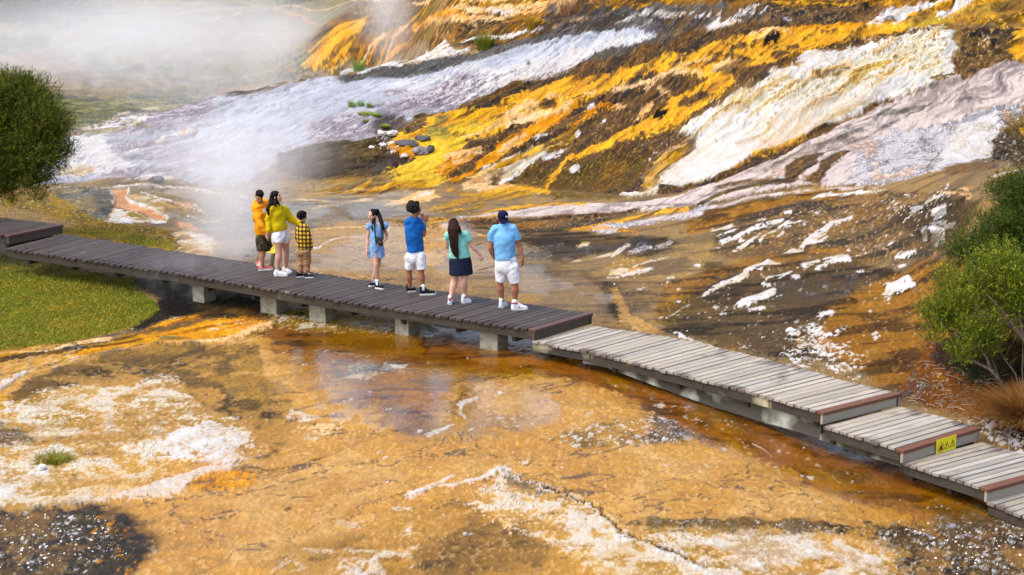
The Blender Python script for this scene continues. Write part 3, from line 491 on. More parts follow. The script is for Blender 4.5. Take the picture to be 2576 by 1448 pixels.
# lower braids of the pink flow
poly('5', [(-180, 225), (0, 195), (200, 160), (450, 138), (700, 150), (1000, 100), (1080, 90), (1140, 140), (1110, 160), (900, 155), (760, 175), (500, 195), (350, 215), (0, 215), (-180, 240)], 'pink', 3)
line('5', [(-320, 240), (-120, 212), (0, 200)], [9, 16, 12], 'pink', 3); poly('4', [(640, 980), (660, 940), (700, 935), (700, 985)], 'pink', 3)
line('5', [(2100, 40), (1800, 60), (1560, 90), (1400, 110), (1250, 160), (1100, 190), (1040, 200)], [3, 7, 10, 12, 12, 8], 'pink', 3)
line('5', [(1110, 160), (1200, 110), (1350, 60), (1500, 30), (1650, 15)], 12, 'dkrip', 4, .9); line('5', [(1150, 130), (1300, 80), (1480, 40)], 6, 'oliveb', 3)
poly('5', [(460, 290), (560, 265), (800, 240), (1000, 200), (1130, 160), (1180, 170), (1120, 230), (900, 240), (640, 300), (600, 325), (520, 330)], 'greyrock', 4); line('5', [(700, 265), (900, 225), (1060, 210)], 9, 'pink', 3, .8)
line('5', [(310, 300), (500, 270), (650, 245), (800, 210), (900, 190), (1040, 180)], [9, 9, 12, 14, 10], 'yellow', 4); line('5', [(330, 300), (560, 290), (740, 320)], 9, 'orange', 5, .8)
line('5', [(800, 170), (900, 160), (1080, 160)], 7, 'dkgrey', 3, .7)
line('5', [(-230, 215), (-100, 190), (60, 170), (240, 150), (430, 145)], [7, 11, 8], 'yellow', 4, .9); line('5', [(-300, 260), (-180, 235), (-60, 225)], 12, 'yelbr', 5, .8)
line('5', [(650, 90), (700, 95), (770, 95)], 7, 'white', 3)
line('5', [(180, 100), (400, 110), (640, 110)], 8, 'oliveb', 6, .6)
# --- brown shelf in front of the pink flow
poly('5', [(-320, 250), (-100, 230), (350, 220), (760, 185), (640, 245), (400, 285), (200, 330), (-100, 310), (-330, 290)], 'brrip', 6); poly('5', [(-320, 260), (-100, 240), (200, 260), (60, 320), (-200, 300)], 'orrip', 10, .6)
poly('5', [(-60, 400), (60, 320), (300, 300), (500, 330), (900, 340), (1000, 380), (800, 460), (500, 440), (300, 500), (180, 490)], 'dkrip', 10, .85); poly('5', [(150, 380), (500, 400), (700, 390), (560, 450), (250, 450)], 'slate', 12, .7)
poly('5', [(640, 440), (600, 400), (680, 370), (760, 330), (860, 380), (800, 440)], 'slate', 8, .8)
poly('5', [(380, 400), (420, 380), (470, 380), (450, 400), (400, 405)], 'cream', 4, .85); line('5', [(600, 450), (640, 430), (690, 395)], 13, 'white', 4, .85); line('5', [(700, 440), (760, 420), (820, 400)], 10, 'greyrock', 4, .8); line('5', [(860, 400), (940, 375)], 10, 'greyrock', 5, .6)
line('5', [(330, 500), (420, 480), (560, 455), (600, 440)], [4, 8, 8], 'cream', 4, .9); poly('5', [(545, 590), (600, 545), (700, 530), (840, 520), (780, 560), (650, 590)], 'cream', 3); line('5', [(560, 588), (640, 590), (830, 530)], 4, 'white', 2, .9)
line('5', [(730, 520), (820, 480), (910, 460)], [5, 6, 3], 'white', 3, .9); line('5', [(615, 500), (660, 498)], 12, 'cream', 4); line('5', [(735, 648), (780, 640)], 7, 'white', 2)
line('5', [(20, 350), (180, 325)], 5, 'cream', 4, .7)
# right slope: brown, with rills of white sinter
poly('5', [(1000, 300), (1200, 210), (1500, 110), (2200, 60), (2700, 60), (2700, 460), (2400, 480), (2000, 480), (1600, 480), (1250, 470), (1180, 420), (1200, 300)], 'brrip', 10, .8)
poly('5', [(1000, 260), (1200, 180), (1600, 100), (1800, 60), (2100, 60), (1700, 130), (1500, 180), (1200, 290), (1050, 330)], 'orrip', 9, .9)
poly('5', [(1160, 480), (1000, 700), (850, 900), (1600, 1080), (2100, 1100), (2100, 760), (2350, 560), (2000, 470), (1700, 480), (1400, 500)], 'dkrip', 16, .85)
poly('5', [(850, 740), (900, 620), (1100, 540), (1450, 450), (1900, 420), (2100, 400), (1700, 480), (1300, 540), (1080, 660), (950, 780), (860, 860), (820, 800)], 'orrip', 10, .75)
poly('5', [(850, 760), (950, 720), (1080, 680), (1000, 800), (960, 860), (870, 850)], 'oliveb', 10, .5)
poly('5', [(1800, 1000), (1850, 740), (2200, 600), (2400, 480), (2700, 460), (2700, 1300), (2340, 1300), (2100, 1180)], 'orrip', 14, .95); poly('5', [(2100, 1260), (2200, 1000), (2450, 960), (2420, 1300)], 'orrip', 10, .6)
poly('5', [(1500, 640), (1900, 560), (2050, 560), (2000, 660), (1800, 720), (1550, 720)], 'slate', 14, .6)
poly('5', [(100, 480), (540, 600), (700, 620), (1000, 600), (860, 740), (560, 880), (460, 860), (460, 790), (60, 740)], 'brrip', 16, .4)
poly('5', [(540, 600), (640, 640), (640, 780), (700, 870), (560, 860), (520, 760)], 'dkrip', 12, .75); poly('5', [(560, 650), (620, 640), (700, 800), (900, 900), (840, 930), (660, 860)], 'tan', 10, .7)
poly('5', [(60, 540), (420, 560), (560, 700), (600, 860), (470, 860), (460, 790), (0, 730)], 'mud', 14, .7); line('5', [(420, 560), (560, 640), (600, 760)], 20, 'dkrip', 12, .4)
for a_, w_ in [([(1185, 300), (1240, 285), (1300, 265)], 5), ([(1240, 365), (1330, 340), (1450, 280), (1600, 240)], [12, 9, 12, 6]), ([(1310, 420), (1380, 380), (1470, 320)], [9, 12, 5]), ([(1475, 370), (1500, 330), (1560, 305)], 7), ([(1575, 290), (1620, 260), (1720, 245)], [6, 10, 5]), ([(1340, 360), (1360, 352)], 7), ([(1720, 405), (1800, 340), (1900, 270), (2020, 225)], [10, 18, 14, 5]), ([(1605, 442), (1660, 425), (1720, 425)], [5, 10, 6]), ([(1720, 400), (1800, 380), (1870, 340)], 8), ([(1210, 340), (1320, 300)], 3), ([(1580, 345), (1610, 320)], 8), ([(1170, 650), (1250, 605), (1350, 575), (1430, 520), (1520, 500), (1600, 500)], [10, 14, 10, 16, 12, 4]), ([(1120, 690), (1170, 650)], 7), ([(920, 820), (1000, 765), (1060, 740)], 2.5), ([(1320, 760), (1400, 720), (1500, 680), (1550, 650)], [3, 16, 14, 10]), ([(1415, 770), (1490, 755)], 11), ([(1740, 515), (1820, 490)], 9), ([(1815, 525), (1890, 490), (1960, 465), (2000, 470)], [7, 14, 12]), ([(1850, 480), (1900, 470)], 5), ([(2210, 690), (2260, 640), (2340, 590)], [10, 24, 14]), ([(2260, 655), (2370, 630)], 12), ([(1520, 580), (1600, 570), (1660, 545)], [5, 9, 5]), ([(1490, 620), (1525, 618)], 5), ([(1815, 798), (1890, 780)], 9), ([(1238, 802), (1262, 800)], 5), ([(1205, 402), (1218, 405)], 7), ([(1650, 905), (1690, 900)], 12), ([(2040, 540), (2070, 538)], 6), ([(2290, 520), (2320, 515)], 6), ([(2280, 450), (2380, 430)], 14), ([(1455, 240), (1500, 235)], 4), ([(1615, 200), (1650, 195)], 4), ([(1780, 110), (1860, 95), (2000, 80), (2200, 55)], [5, 8, 5]), ([(970, 900), (1010, 930), (1060, 950), (1200, 1000)], [6, 12, 6, 3]), ([(920, 578), (950, 576)], 6), ([(1085, 505), (1110, 507)], 5)]: line('5', a_, w_, 'white', 2.5, .95, fl=None)
for a_, w_ in [([(1100, 690), (1250, 615), (1400, 560)], 5), ([(1740, 380), (1860, 320)], 4), ([(1480, 560), (1520, 590)], 6)]: line('5', a_, w_, 'whmottle', 2.5, .8)
poly('a', [(350, 1080), (370, 1020), (430, 990), (470, 980), (480, 1040), (400, 1130), (350, 1120)], 'white', 3, .95); poly('a', [(230, 1200), (290, 1170), (290, 1290), (240, 1320)], 'whflow', 3, .95); poly('a', [(320, 1190), (400, 1180), (460, 1220), (440, 1310), (380, 1350), (330, 1320), (350, 1240)], 'whflow', 3, .95)
poly('a', [(150, 1060), (160, 990), (260, 970), (200, 1020), (190, 1080)], 'white', 4, .9); poly('a', [(330, 1150), (450, 1110), (500, 1120), (440, 1170), (360, 1180)], 'white', 5, .9, fl=('c', .6)); line('a', [(480, 1180), (540, 1160)], 16, 'white', 3); line('a', [(370, 900), (430, 890)], 10, 'white', 3); line('a', [(300, 930), (350, 915)], 7, 'white', 3)
poly('a', [(0, 1110), (100, 980), (450, 900), (800, 940), (740, 1130), (500, 1350), (200, 1340), (130, 1220)], 'dark', 12, .55)
for a_ in [[(350, 1080), (370, 1020), (430, 990), (470, 980)], [(320, 1190), (440, 1200), (460, 1300)]]: line('a', a_, 5, 'white', 3, .8)
poly('a', [(580, 830), (700, 790), (800, 780), (720, 830), (600, 850)], 'peach', 5, .6, fl=('s', .6)); line('a', [(400, 850), (560, 860), (700, 875)], 6, 'peach', 4, .7)
poly('a', [(440, 650), (620, 590), (900, 560), (960, 620), (500, 700)], 'brown', 7, .6); line('a', [(940, 690), (1050, 670), (1180, 640)], 12, 'white', 4, .9)
poly('a', [(900, 380), (960, 300), (1060, 230), (1300, 200), (1500, 300), (1500, 640), (1200, 640), (1000, 560), (900, 540)], 'brown', 10, .95); poly('a', [(900, 380), (960, 300), (1060, 230), (1300, 200), (1500, 300), (1500, 640), (1000, 560), (900, 540)], 'dark', 12, .6, fl=('b', .7)); poly('a', [(880, 340), (1050, 230), (1300, 260), (1300, 640), (1000, 600), (860, 560)], 'white', 14, .9, fl=('s', .3)); poly('a', [(1160, 240), (1240, 220), (1260, 330), (1180, 330)], 'yellow', 5, .95)
poly('P', [(2540, 480), (2700, 440), (2900, 600), (2800, 900), (2500, 900), (2440, 600)], 'brrip', 20, .9); poly('P', [(2480, 460), (2700, 420), (2800, 700), (2600, 700)], 'dark', 20, .6, fl=('b', .6))
# speckles of white gravel on the slope
poly('5', [(1350, 1000), (1450, 830), (1950, 900), (2100, 1180), (1700, 1090)], 'white', 8, .95, fl=('s', .22)); poly('5', [(1620, 1060), (1640, 960), (1760, 900), (1900, 870), (1990, 920), (2000, 1010), (2080, 1050), (2000, 1130), (1850, 1150), (1700, 1090)], 'white', 26, .9, fl=('c', .46))
poly('5', [(1700, 1090), (1780, 1000), (1880, 930), (1940, 900), (1950, 940), (1820, 1050), (1790, 1110)], 'white', 14, .8, fl=('c', .40))
poly('5', [(1640, 980), (1700, 930), (1760, 920), (1720, 990), (1660, 1010)], 'cream', 8, .9, fl=('c', .5)); poly('5', [(2110, 920), (2150, 895), (2180, 930), (2150, 960)], 'white', 4, .9, fl=('c', .8)); poly('5', [(1900, 1150), (2100, 1140), (2130, 1200), (2000, 1180)], 'white', 5, .8, fl=('s', .5))
poly('5', [(560, 480), (1000, 500), (1400, 600), (2300, 400), (2500, 500), (2500, 900), (1600, 1000), (1000, 900), (700, 700)], 'white', 20, .9, fl=('s', .035)); poly('5', [(1500, 480), (2300, 300), (2600, 500), (2400, 700), (1800, 720)], 'white', 15, .9, fl=('l', .05))
poly('5', [(1400, 260), (2300, 60), (2576, 200), (2300, 460), (1950, 450), (1500, 300)], 'white', 12, .9, fl=('s', .10)); poly('5', [(1950, 440), (2100, 380), (2280, 330), (2200, 440)], 'white', 10, .9, fl=('s', .35)); poly('5', [(2250, 130), (2576, 20), (2600, 200), (2330, 260)], 'white', 10, .9, fl=('s', .3))
# litter under the right bushes
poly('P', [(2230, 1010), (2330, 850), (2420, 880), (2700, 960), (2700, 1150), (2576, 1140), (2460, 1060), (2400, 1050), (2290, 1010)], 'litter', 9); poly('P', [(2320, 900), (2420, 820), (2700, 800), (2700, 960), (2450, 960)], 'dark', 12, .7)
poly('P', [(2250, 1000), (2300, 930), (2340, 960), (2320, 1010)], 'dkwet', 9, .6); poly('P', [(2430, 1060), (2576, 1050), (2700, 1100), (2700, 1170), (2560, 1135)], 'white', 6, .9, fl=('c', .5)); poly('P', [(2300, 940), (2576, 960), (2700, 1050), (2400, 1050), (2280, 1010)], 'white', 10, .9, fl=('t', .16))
# --- ground left of the couple
poly('3', [(0, 1000), (0, 850), (200, 850), (360, 860), (470, 870), (480, 1000), (440, 1120), (300, 1150), (100, 1130)], 'greymoss', 9)
poly('3', [(200, 1160), (100, 1100), (-400, 1000), (-400, 900), (0, 900), (250, 1050), (440, 1120), (700, 1150), (960, 1190), (1010, 1300), (980, 1360), (700, 1290), (300, 1230)], 'moss', 9)
poly('3', [(90, 1225), (90, 1180), (400, 1190), (700, 1230), (950, 1300), (960, 1360), (700, 1310), (400, 1250)], 'grass', 6, .9); line('3', [(90, 1215), (300, 1240), (560, 1290), (900, 1350)], 9, 'yelbr', 4, .6)
poly('3', [(380, 860), (460, 870), (480, 1000), (470, 1080), (400, 1060), (330, 960)], 'slate', 10, .8)
poly('3', [(380, 850), (600, 860), (1000, 870), (1400, 880), (1560, 940), (1560, 1400), (1250, 1387), (1260, 1300), (1000, 1180), (900, 1100), (600, 950)], 'greymud', 10)
poly('3', [(600, 880), (800, 880), (1100, 960), (1250, 1080), (1180, 1150), (1000, 1100), (800, 1020), (620, 950)], 'moss', 8, .8); poly('3', [(600, 920), (720, 920), (850, 960), (960, 1020), (1000, 1080), (900, 1080), (750, 1000), (600, 960)], 'cream', 6, .7); poly('3', [(880, 1010), (1000, 1040), (960, 1080), (900, 1070)], 'slate', 6, .6)
poly('3', [(960, 990), (1060, 980), (1110, 1010), (1050, 1030)], 'orpool', 6, .8)
poly('3', [(455, 872), (600, 870), (570, 940), (640, 980), (760, 1020), (860, 1080), (910, 1115), (820, 1115), (700, 1060), (560, 1020), (490, 990), (500, 930)], 'orpool', 3, .98, -.05)
poly('3', [(940, 1120), (1060, 1130), (1200, 1200), (1100, 1195), (960, 1150)], 'orpool', 4, .95); poly('3', [(500, 1060), (520, 1080), (500, 1090)], 'orpool', 3)
poly('3', [(430, 1110), (470, 1050), (500, 1020), (600, 1040), (800, 1090), (900, 1130), (800, 1140), (600, 1130), (470, 1130)], 'cream', 4, .9); poly('3', [(550, 1060), (600, 1050), (720, 1080), (620, 1090)], 'grass', 4, .9); poly('3', [(440, 1120), (480, 1060), (520, 1030), (640, 1040), (600, 1050), (540, 1090), (700, 1110), (880, 1120), (880, 1140), (640, 1130), (520, 1130)], 'white', 4, .9, fl=('c', .75))
for a_, w_ in [([(600, 880), (570, 940), (640, 975), (760, 1010), (860, 1070), (910, 1100)], 5), ([(690, 900), (900, 960), (1120, 1030), (1260, 1080)], 4), ([(380, 855), (600, 850), (760, 845), (1000, 862), (1200, 880), (1430, 890), (1560, 950)], 4), ([(1060, 1080), (1180, 1130), (1210, 1080), (1120, 990)], 4), ([(480, 990), (500, 940), (460, 870)], 3), ([(1190, 1130), (1350, 1110), (1550, 1095)], 6)]: line('3', a_, w_, 'white', 2.2, .85, .03)
line('3', [(400, 835), (700, 820), (950, 830), (1100, 845)], 14, 'oliveb', 6, .7); line('3', [(700, 790), (930, 795)], 12, 'white', 5, .8)
poly('3', [(750, 795), (820, 795), (900, 830), (860, 855), (800, 840)], 'dark', 4, .95); line('3', [(820, 835), (890, 835)], 8, 'grass', 4)
poly('3', [(960, 1210), (1080, 1180), (1230, 1230), (1310, 1280), (1240, 1320), (1250, 1370), (1100, 1390), (1000, 1310)], 'cream', 6, .95); poly('3', [(1050, 1210), (1200, 1230), (1270, 1270), (1150, 1280)], 'white', 9, .7); poly('3', [(1000, 1310), (1100, 1330), (1200, 1390), (1050, 1400)], 'yelbr', 8, .5)
for k in range(9): line('3', [(1430, 1290 + k * 14), (1500, 1262 + k * 13), (1585, 1230 + k * 12)], 3, ['white', 'orange', 'white'][k % 3], 3, .6)
# pale-tan apron behind the walk
poly('P', [(560, 450), (900, 480), (960, 560), (940, 700), (640, 660), (500, 560)], 'greymud', 24, .7)
poly('P', [(720, 580), (940, 545), (1150, 570), (1280, 640), (1200, 730), (900, 700), (740, 690)], 'tan', 18, .55); line('P', [(780, 490), (900, 480), (1000, 474)], 9, 'yelbr', 7, .7); line('P', [(740, 500), (860, 510)], 5, 'peach', 5, .7); line('P', [(800, 520), (930, 500)], 12, 'peach', 6, .5)
line('P', [(730, 640), (745, 628), (765, 624), (800, 625), (830, 605), (870, 600), (925, 596)], [2.5, 4, 4, 5, 3, 2.5], 'white', 1.8, .95)
line('P', [(738, 645), (770, 640), (760, 650)], 8, 'mottle', 4, .7); line('P', [(925, 565), (985, 570), (980, 582)], 3, 'white', 2, .7); line('P', [(720, 582), (900, 572), (930, 566)], 2.5, 'peach', 3, .8)
for k in range(16):
    x0 = 740 + RNG.rand() * 200; y0 = 655 + RNG.rand() * 45; line('P', [(x0, y0), (x0 + 20, y0 + 3), (x0 + 50, y0 + 9)], 2.2, ['brrip', 'oliveb'][k % 2], 2, .7)
poly('P', [(820, 500), (1000, 520), (960, 560), (840, 545)], 'dkrip', 14, .4)
poly('4', [(640, 1100), (900, 1000), (1250, 1040), (1300, 1300), (1000, 1447), (650, 1300)], 'mud', 20, .7); line('4', [(840, 1010), (950, 1030), (1060, 1080)], 8, 'yelbr', 5, .8); poly('4', [(500, 1000), (680, 990), (700, 1200), (560, 1300), (480, 1150)], 'tan', 16, .7)
poly('4', [(1000, 1120), (1280, 1090), (1500, 1180), (1480, 1230), (1280, 1230)], 'greymoss', 14, .6)
poly('P', [(560, 640), (1100, 720), (1450, 790), (1480, 770), (1200, 690), (900, 640)], 'mud', 10, .4); poly('P', [(1130, 760), (1100, 705), (1140, 730), (1150, 760)], 'white', 4, .5, fl=('t', .4))
# ================= in front of the walk
poly('P', [(-500, 860), (0, 780), (350, 780), (690, 800), (1000, 810), (1346, 860), (1700, 930), (2075, 1060), (2300, 1150), (2600, 1290), (2900, 1400), (2900, 1800), (-500, 1800)], 'tan', 8)
poly('P', [(650, 810), (900, 800), (1346, 850), (1500, 900), (1780, 960), (2070, 1080), (2300, 1170), (2576, 1310), (2700, 1400), (2500, 1380), (2250, 1290), (2000, 1220), (1780, 1120), (1600, 1040), (1420, 960), (1200, 930), (960, 920), (800, 900), (680, 880)], 'deep', 10)
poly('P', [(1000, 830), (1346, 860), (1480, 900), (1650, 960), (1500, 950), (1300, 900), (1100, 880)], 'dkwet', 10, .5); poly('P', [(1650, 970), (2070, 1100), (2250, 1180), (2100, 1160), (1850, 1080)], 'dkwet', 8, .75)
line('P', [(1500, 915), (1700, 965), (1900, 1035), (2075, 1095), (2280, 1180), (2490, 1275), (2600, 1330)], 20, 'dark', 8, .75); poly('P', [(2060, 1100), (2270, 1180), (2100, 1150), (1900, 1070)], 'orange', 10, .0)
line('P', [(1950, 1110), (2040, 1150), (2100, 1140), (2180, 1170)], 14, 'deep', 8, .9); poly('P', [(1550, 960), (1900, 1080), (2100, 1180), (2300, 1260), (2500, 1360), (2300, 1300), (1900, 1160), (1600, 1020)], 'white', 12, .85, fl=('t', .10)); poly('P', [(1660, 1000), (1800, 1040), (1860, 1110), (1740, 1060)], 'white', 9, .9, fl=('s', .14))
poly('8', [(100, 0), (520, 0), (640, 120), (600, 330), (480, 330), (400, 200), (160, 120)], 'deep', 20, .35)
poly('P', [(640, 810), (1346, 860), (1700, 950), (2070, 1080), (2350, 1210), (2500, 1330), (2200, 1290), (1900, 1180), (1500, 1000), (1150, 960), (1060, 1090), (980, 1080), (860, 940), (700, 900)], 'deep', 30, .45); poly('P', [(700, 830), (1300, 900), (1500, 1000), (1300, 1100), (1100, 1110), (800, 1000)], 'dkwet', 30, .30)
# left streams and grass bank
poly('6', [(-300, 540), (-300, 460), (0, 465), (420, 420), (860, 345), (1050, 280), (1300, 200), (1480, 130), (1900, 90), (2140, 130), (2150, 230), (2050, 310), (1800, 340), (1500, 370), (1200, 380), (900, 420), (500, 520), (200, 620), (0, 750), (-300, 900)], 'yelbr', 6)
poly('6', [(1030, 300), (1240, 230), (1480, 160), (1700, 150), (1900, 100), (2140, 150), (2140, 240), (1850, 300), (1500, 350), (1100, 350)], 'orange', 8, .7); poly('6', [(1050, 280), (1300, 240), (1700, 150), (1840, 170), (1600, 210), (1300, 290), (1100, 310)], 'dkmottle', 6, .9); poly('6', [(1230, 330), (1450, 330), (1480, 345), (1250, 350)], 'olive', 5, .8)
poly('6', [(1260, 190), (1360, 160), (1480, 165), (1350, 190)], 'white', 4, .7); poly('6', [(1240, 240), (1400, 190), (1460, 180), (1300, 240)], 'orange', 4, .9); poly('6', [(1840, 180), (1950, 130), (2120, 190), (2130, 240), (1950, 280), (1700, 290), (1560, 320)], 'white', 6, .85, fl=('s', .3))
line('6', [(-200, 560), (0, 500), (180, 480), (420, 430), (700, 390), (1050, 290), (1250, 160), (1350, 80), (1560, 60)], [10, 12, 22, 26, 34, 50, 60], 'slate', 8, .85)
poly('6', [(1150, 100), (1250, 0), (1500, -60), (2050, -20), (2020, 60), (1850, 90), (1500, 140), (1300, 190), (1100, 270), (1030, 260)], 'dark', 8, .9); poly('6', [(1480, 60), (1900, 20), (1900, 100), (1500, 125)], 'moss', 7, .7)
line('6', [(420, 420), (560, 380), (740, 355), (860, 340)], [7, 8, 5], 'peach', 3, .95); line('6', [(0, 462), (200, 445), (420, 425)], 3, 'peach', 3, .8); line('6', [(930, 280), (980, 268), (1040, 268)], 6, 'cream', 3)
poly('6', [(-200, 640), (0, 530), (200, 480), (600, 430), (450, 530), (200, 610), (0, 690), (-200, 800)], 'cream', 10, .55); poly('6', [(-200, 600), (0, 520), (300, 470), (560, 440), (400, 540), (150, 600), (-100, 680)], 'tan', 9, .7)
line('6', [(560, 490), (640, 440), (840, 405), (1000, 395)], 12, 'orange', 5, .8); line('6', [(1180, 385), (1500, 368), (1750, 350), (1900, 310), (2000, 270), (2110, 240), (2140, 190)], [6, 10, 14, 20, 24, 12], 'peach', 4, .95, .03)
line('6', [(-60, 770), (60, 700), (130, 650), (210, 622)], [12, 26, 22, 10], 'white', 4, 1, .05); line('6', [(405, 575), (520, 520), (640, 487)], [8, 18, 10], 'cream', 5, .9)
poly('6', [(-200, 900), (0, 800), (120, 790), (60, 860), (-100, 940)], 'yelbr', 8, .8)
poly('6', [(-500, -100), (200, -200), (1000, -60), (1150, 30), (1250, 110), (1100, 220), (900, 290), (700, 350), (300, 400), (0, 440), (-500, 480)], 'grass', 8)
poly('6', [(-500, -300), (0, -260), (300, -230), (1000, -60), (1200, 0), (1000, 20), (300, -120), (-500, -200)], 'olive', 9, .5)
poly('6', [(200, 150), (500, 60), (1000, 60), (1150, 110), (800, 220), (500, 300)], 'yelbr', 24, .3)
# shade below the walk painted into the ground colour, moss and cream crust beside
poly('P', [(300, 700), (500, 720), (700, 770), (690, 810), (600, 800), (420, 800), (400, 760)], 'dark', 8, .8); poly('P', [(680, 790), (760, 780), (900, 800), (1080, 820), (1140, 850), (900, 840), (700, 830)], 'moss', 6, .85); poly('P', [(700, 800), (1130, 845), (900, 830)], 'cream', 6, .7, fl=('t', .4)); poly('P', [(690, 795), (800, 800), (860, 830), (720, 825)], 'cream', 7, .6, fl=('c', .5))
# middle-left mottled ground
poly('6', [(0, 900), (100, 780), (250, 690), (450, 600), (700, 520), (1100, 400), (1500, 390), (2000, 400), (2050, 640), (2250, 760), (2300, 1000), (2150, 1250), (1300, 1250), (0, 1250), (-400, 1250), (-400, 1000)], 'mottle', 16, .9)
poly('6', [(80, 780), (250, 660), (480, 570), (900, 480), (1300, 460), (1700, 400), (1800, 440), (1500, 540), (1000, 620), (700, 710), (500, 700), (260, 790), (100, 850)], 'dkmottle', 12, .8)
poly('6', [(250, 640), (800, 450), (1300, 400), (1700, 380), (1900, 420), (1100, 470), (500, 600)], 'mottle', 12, .6); poly('6', [(1560, 900), (1700, 800), (2000, 830), (2100, 920), (2150, 1050), (2000, 1040), (1800, 950)], 'dkmottle', 14, .8)
poly('6', [(0, 860), (200, 860), (340, 770), (560, 720), (1000, 690), (1350, 650), (1600, 900), (1900, 980), (2050, 1189), (0, 1250), (-400, 1189), (-400, 900)], 'whmottle', 16, .9)
poly('6', [(-200, 1060), (0, 1030), (160, 1050), (300, 1150), (100, 1200), (-200, 1200)], 'dkmottle', 16, .75); poly('6', [(330, 790), (600, 720), (1000, 700), (900, 850), (1200, 960), (700, 900), (400, 860)], 'cream', 16, .5)
poly('6', [(1380, 1000), (1560, 970), (1740, 1010), (1900, 1080), (2050, 1189), (1800, 1300), (1250, 1250), (1260, 1100)], 'white', 20, .8, fl=('c', .62)); poly('6', [(400, 990), (560, 950), (520, 1000), (380, 1010)], 'grass', 9, .5); poly('6', [(500, 1090), (900, 1010), (1300, 1060), (1200, 1189), (600, 1200)], 'orange', 24, .4, fl=('b', .5))
poly('7', [(-300, 150), (200, 100), (800, 60), (850, 200), (900, 310), (600, 370), (280, 430), (0, 440), (-300, 440)], 'whmottle', 16, .9); poly('7', [(0, 330), (400, 260), (800, 230), (700, 330), (560, 380), (280, 430), (50, 420)], 'cream', 18, .5); poly('7', [(1100, 0), (830, 0), (800, 130), (1000, 230), (1200, 190), (1350, 100)], 'white', 14, .7, fl=('b', .7))
poly('7', [(160, 390), (100, 300), (0, 320), (-200, 400), (0, 440), (180, 440)], 'white', 12, .8, fl=('c', .5)); line('7', [(280, 430), (420, 400), (580, 375), (760, 340), (880, 320), (980, 260), (1160, 225)], [10, 18, 16, 50, 60, 22, 24], 'white', 6, .85, .03); poly('7', [(560, 380), (740, 330), (900, 320), (950, 370), (800, 385), (640, 385)], 'cream', 7, .5)
poly('7', [(950, 300), (1100, 240), (1330, 250), (1250, 320), (1150, 350), (980, 330)], 'orange', 8, .7, fl=('c', .7)); line('7', [(1000, 300), (1080, 295)], 10, 'slate', 5, .6); line('7', [(1060, 345), (1170, 345)], 7, 'cream', 4, .9); poly('7', [(850, 200), (1000, 180), (1080, 200), (940, 210)], 'yelbr', 10, .5)
poly('7', [(200, 220), (270, 150), (350, 190), (290, 225)], 'grass', 7, .95); line('7', [(180, 235), (235, 240)], 16, 'white', 4)
line('7', [(1230, 220), (1330, 235), (1450, 230), (1600, 190), (1700, 150), (1800, 100), (2050, 30)], [12, 7, 4, 2.5], 'dkmottle', 3, .8); line('7', [(1240, 210), (1500, 190), (1620, 160), (1750, 120), (2040, 35)], 4, 'white', 3, .7, fl=('t', .5))
# dark pool, bottom left
poly('7', [(-400, 440), (0, 440), (300, 430), (480, 400), (640, 420), (760, 500), (830, 570), (800, 640), (700, 740), (640, 900), (-400, 900)], 'brrip', 26, .7); poly('7', [(-400, 480), (0, 450), (280, 440), (480, 430), (640, 460), (720, 560), (770, 620), (700, 720), (560, 900), (-400, 900)], 'black', 14, .95)
poly('7', [(-400, 460), (0, 450), (250, 450), (420, 520), (560, 570), (620, 660), (480, 720), (300, 800), (-400, 850)], 'white', 16, .9, fl=('t', .30)); poly('7', [(-400, 500), (100, 520), (300, 500), (360, 560), (200, 600), (300, 650), (200, 700), (-400, 760)], 'white', 14, .9, fl=('s', .3)); poly('7', [(420, 440), (640, 430), (820, 520), (780, 640), (700, 770), (560, 770)], 'orange', 14, .85, fl=('s', .12))
poly('7', [(640, 740), (760, 700), (800, 600), (820, 700), (760, 800), (640, 830)], 'cream', 14, .4, fl=('c', .5))
# brown field, bottom centre
poly('7', [(1400, 780), (1430, 640), (1600, 600), (1900, 560), (2050, 380), (2330, 380), (2500, 480), (2700, 600), (2900, 700), (2900, 1000), (1400, 1000)], 'mottle', 18, .55); poly('7', [(2050, 600), (2600, 480), (2800, 640), (2700, 760), (2200, 800), (2050, 700)], 'brrip', 24, .45)
poly('7', [(1640, 470), (1720, 460), (1900, 450), (1900, 500), (1720, 540), (1650, 520)], 'cream', 9, .8, fl=('c', .75)); line('7', [(1590, 445), (1760, 465), (1900, 460), (2000, 470)], 8, 'white', 5, .7, fl=('t', .5)); poly('7', [(1990, 420), (2080, 410), (2080, 470), (2020, 470)], 'white', 6, .7, fl=('c', .6))
line('7', [(2040, 380), (2050, 350), (2110, 330), (2230, 290), (2290, 265)], [8, 6, 8, 5], 'white', 2.5, .9); line('7', [(2045, 372), (2120, 345), (2200, 322), (2310, 315), (2430, 275), (2520, 235), (2576, 240)], [18, 10, 8, 8, 8, 10], 'white', 2.5, .85, .02)
line('7', [(2060, 500), (2030, 560), (2060, 600), (1990, 640), (1900, 670)], [8, 34, 40, 22, 8], 'cream', 6, .85, fl=('c', .8)); line('7', [(2040, 545), (2070, 610), (2090, 610)], 16, 'white', 5, .6, fl=('c', .7)); line('7', [(1900, 640), (1700, 650), (1450, 640)], 7, 'cream', 4, .6, fl=('c', .6)); line('7', [(2040, 660), (2070, 700)], 20, 'cream', 5, .7)
poly('7', [(1700, 700), (1900, 700), (1960, 770), (2000, 900), (1680, 860)], 'white', 12, .8, fl=('c', .65)); line('7', [(1370, 750), (1460, 715), (1550, 745), (1470, 755)], 5, 'white', 3, .8); line('7', [(1440, 690), (1560, 700), (1700, 680)], 3, 'dkmottle', 3, .8); line('7', [(1430, 710), (1470, 690)], 5, 'white', 3, .6)
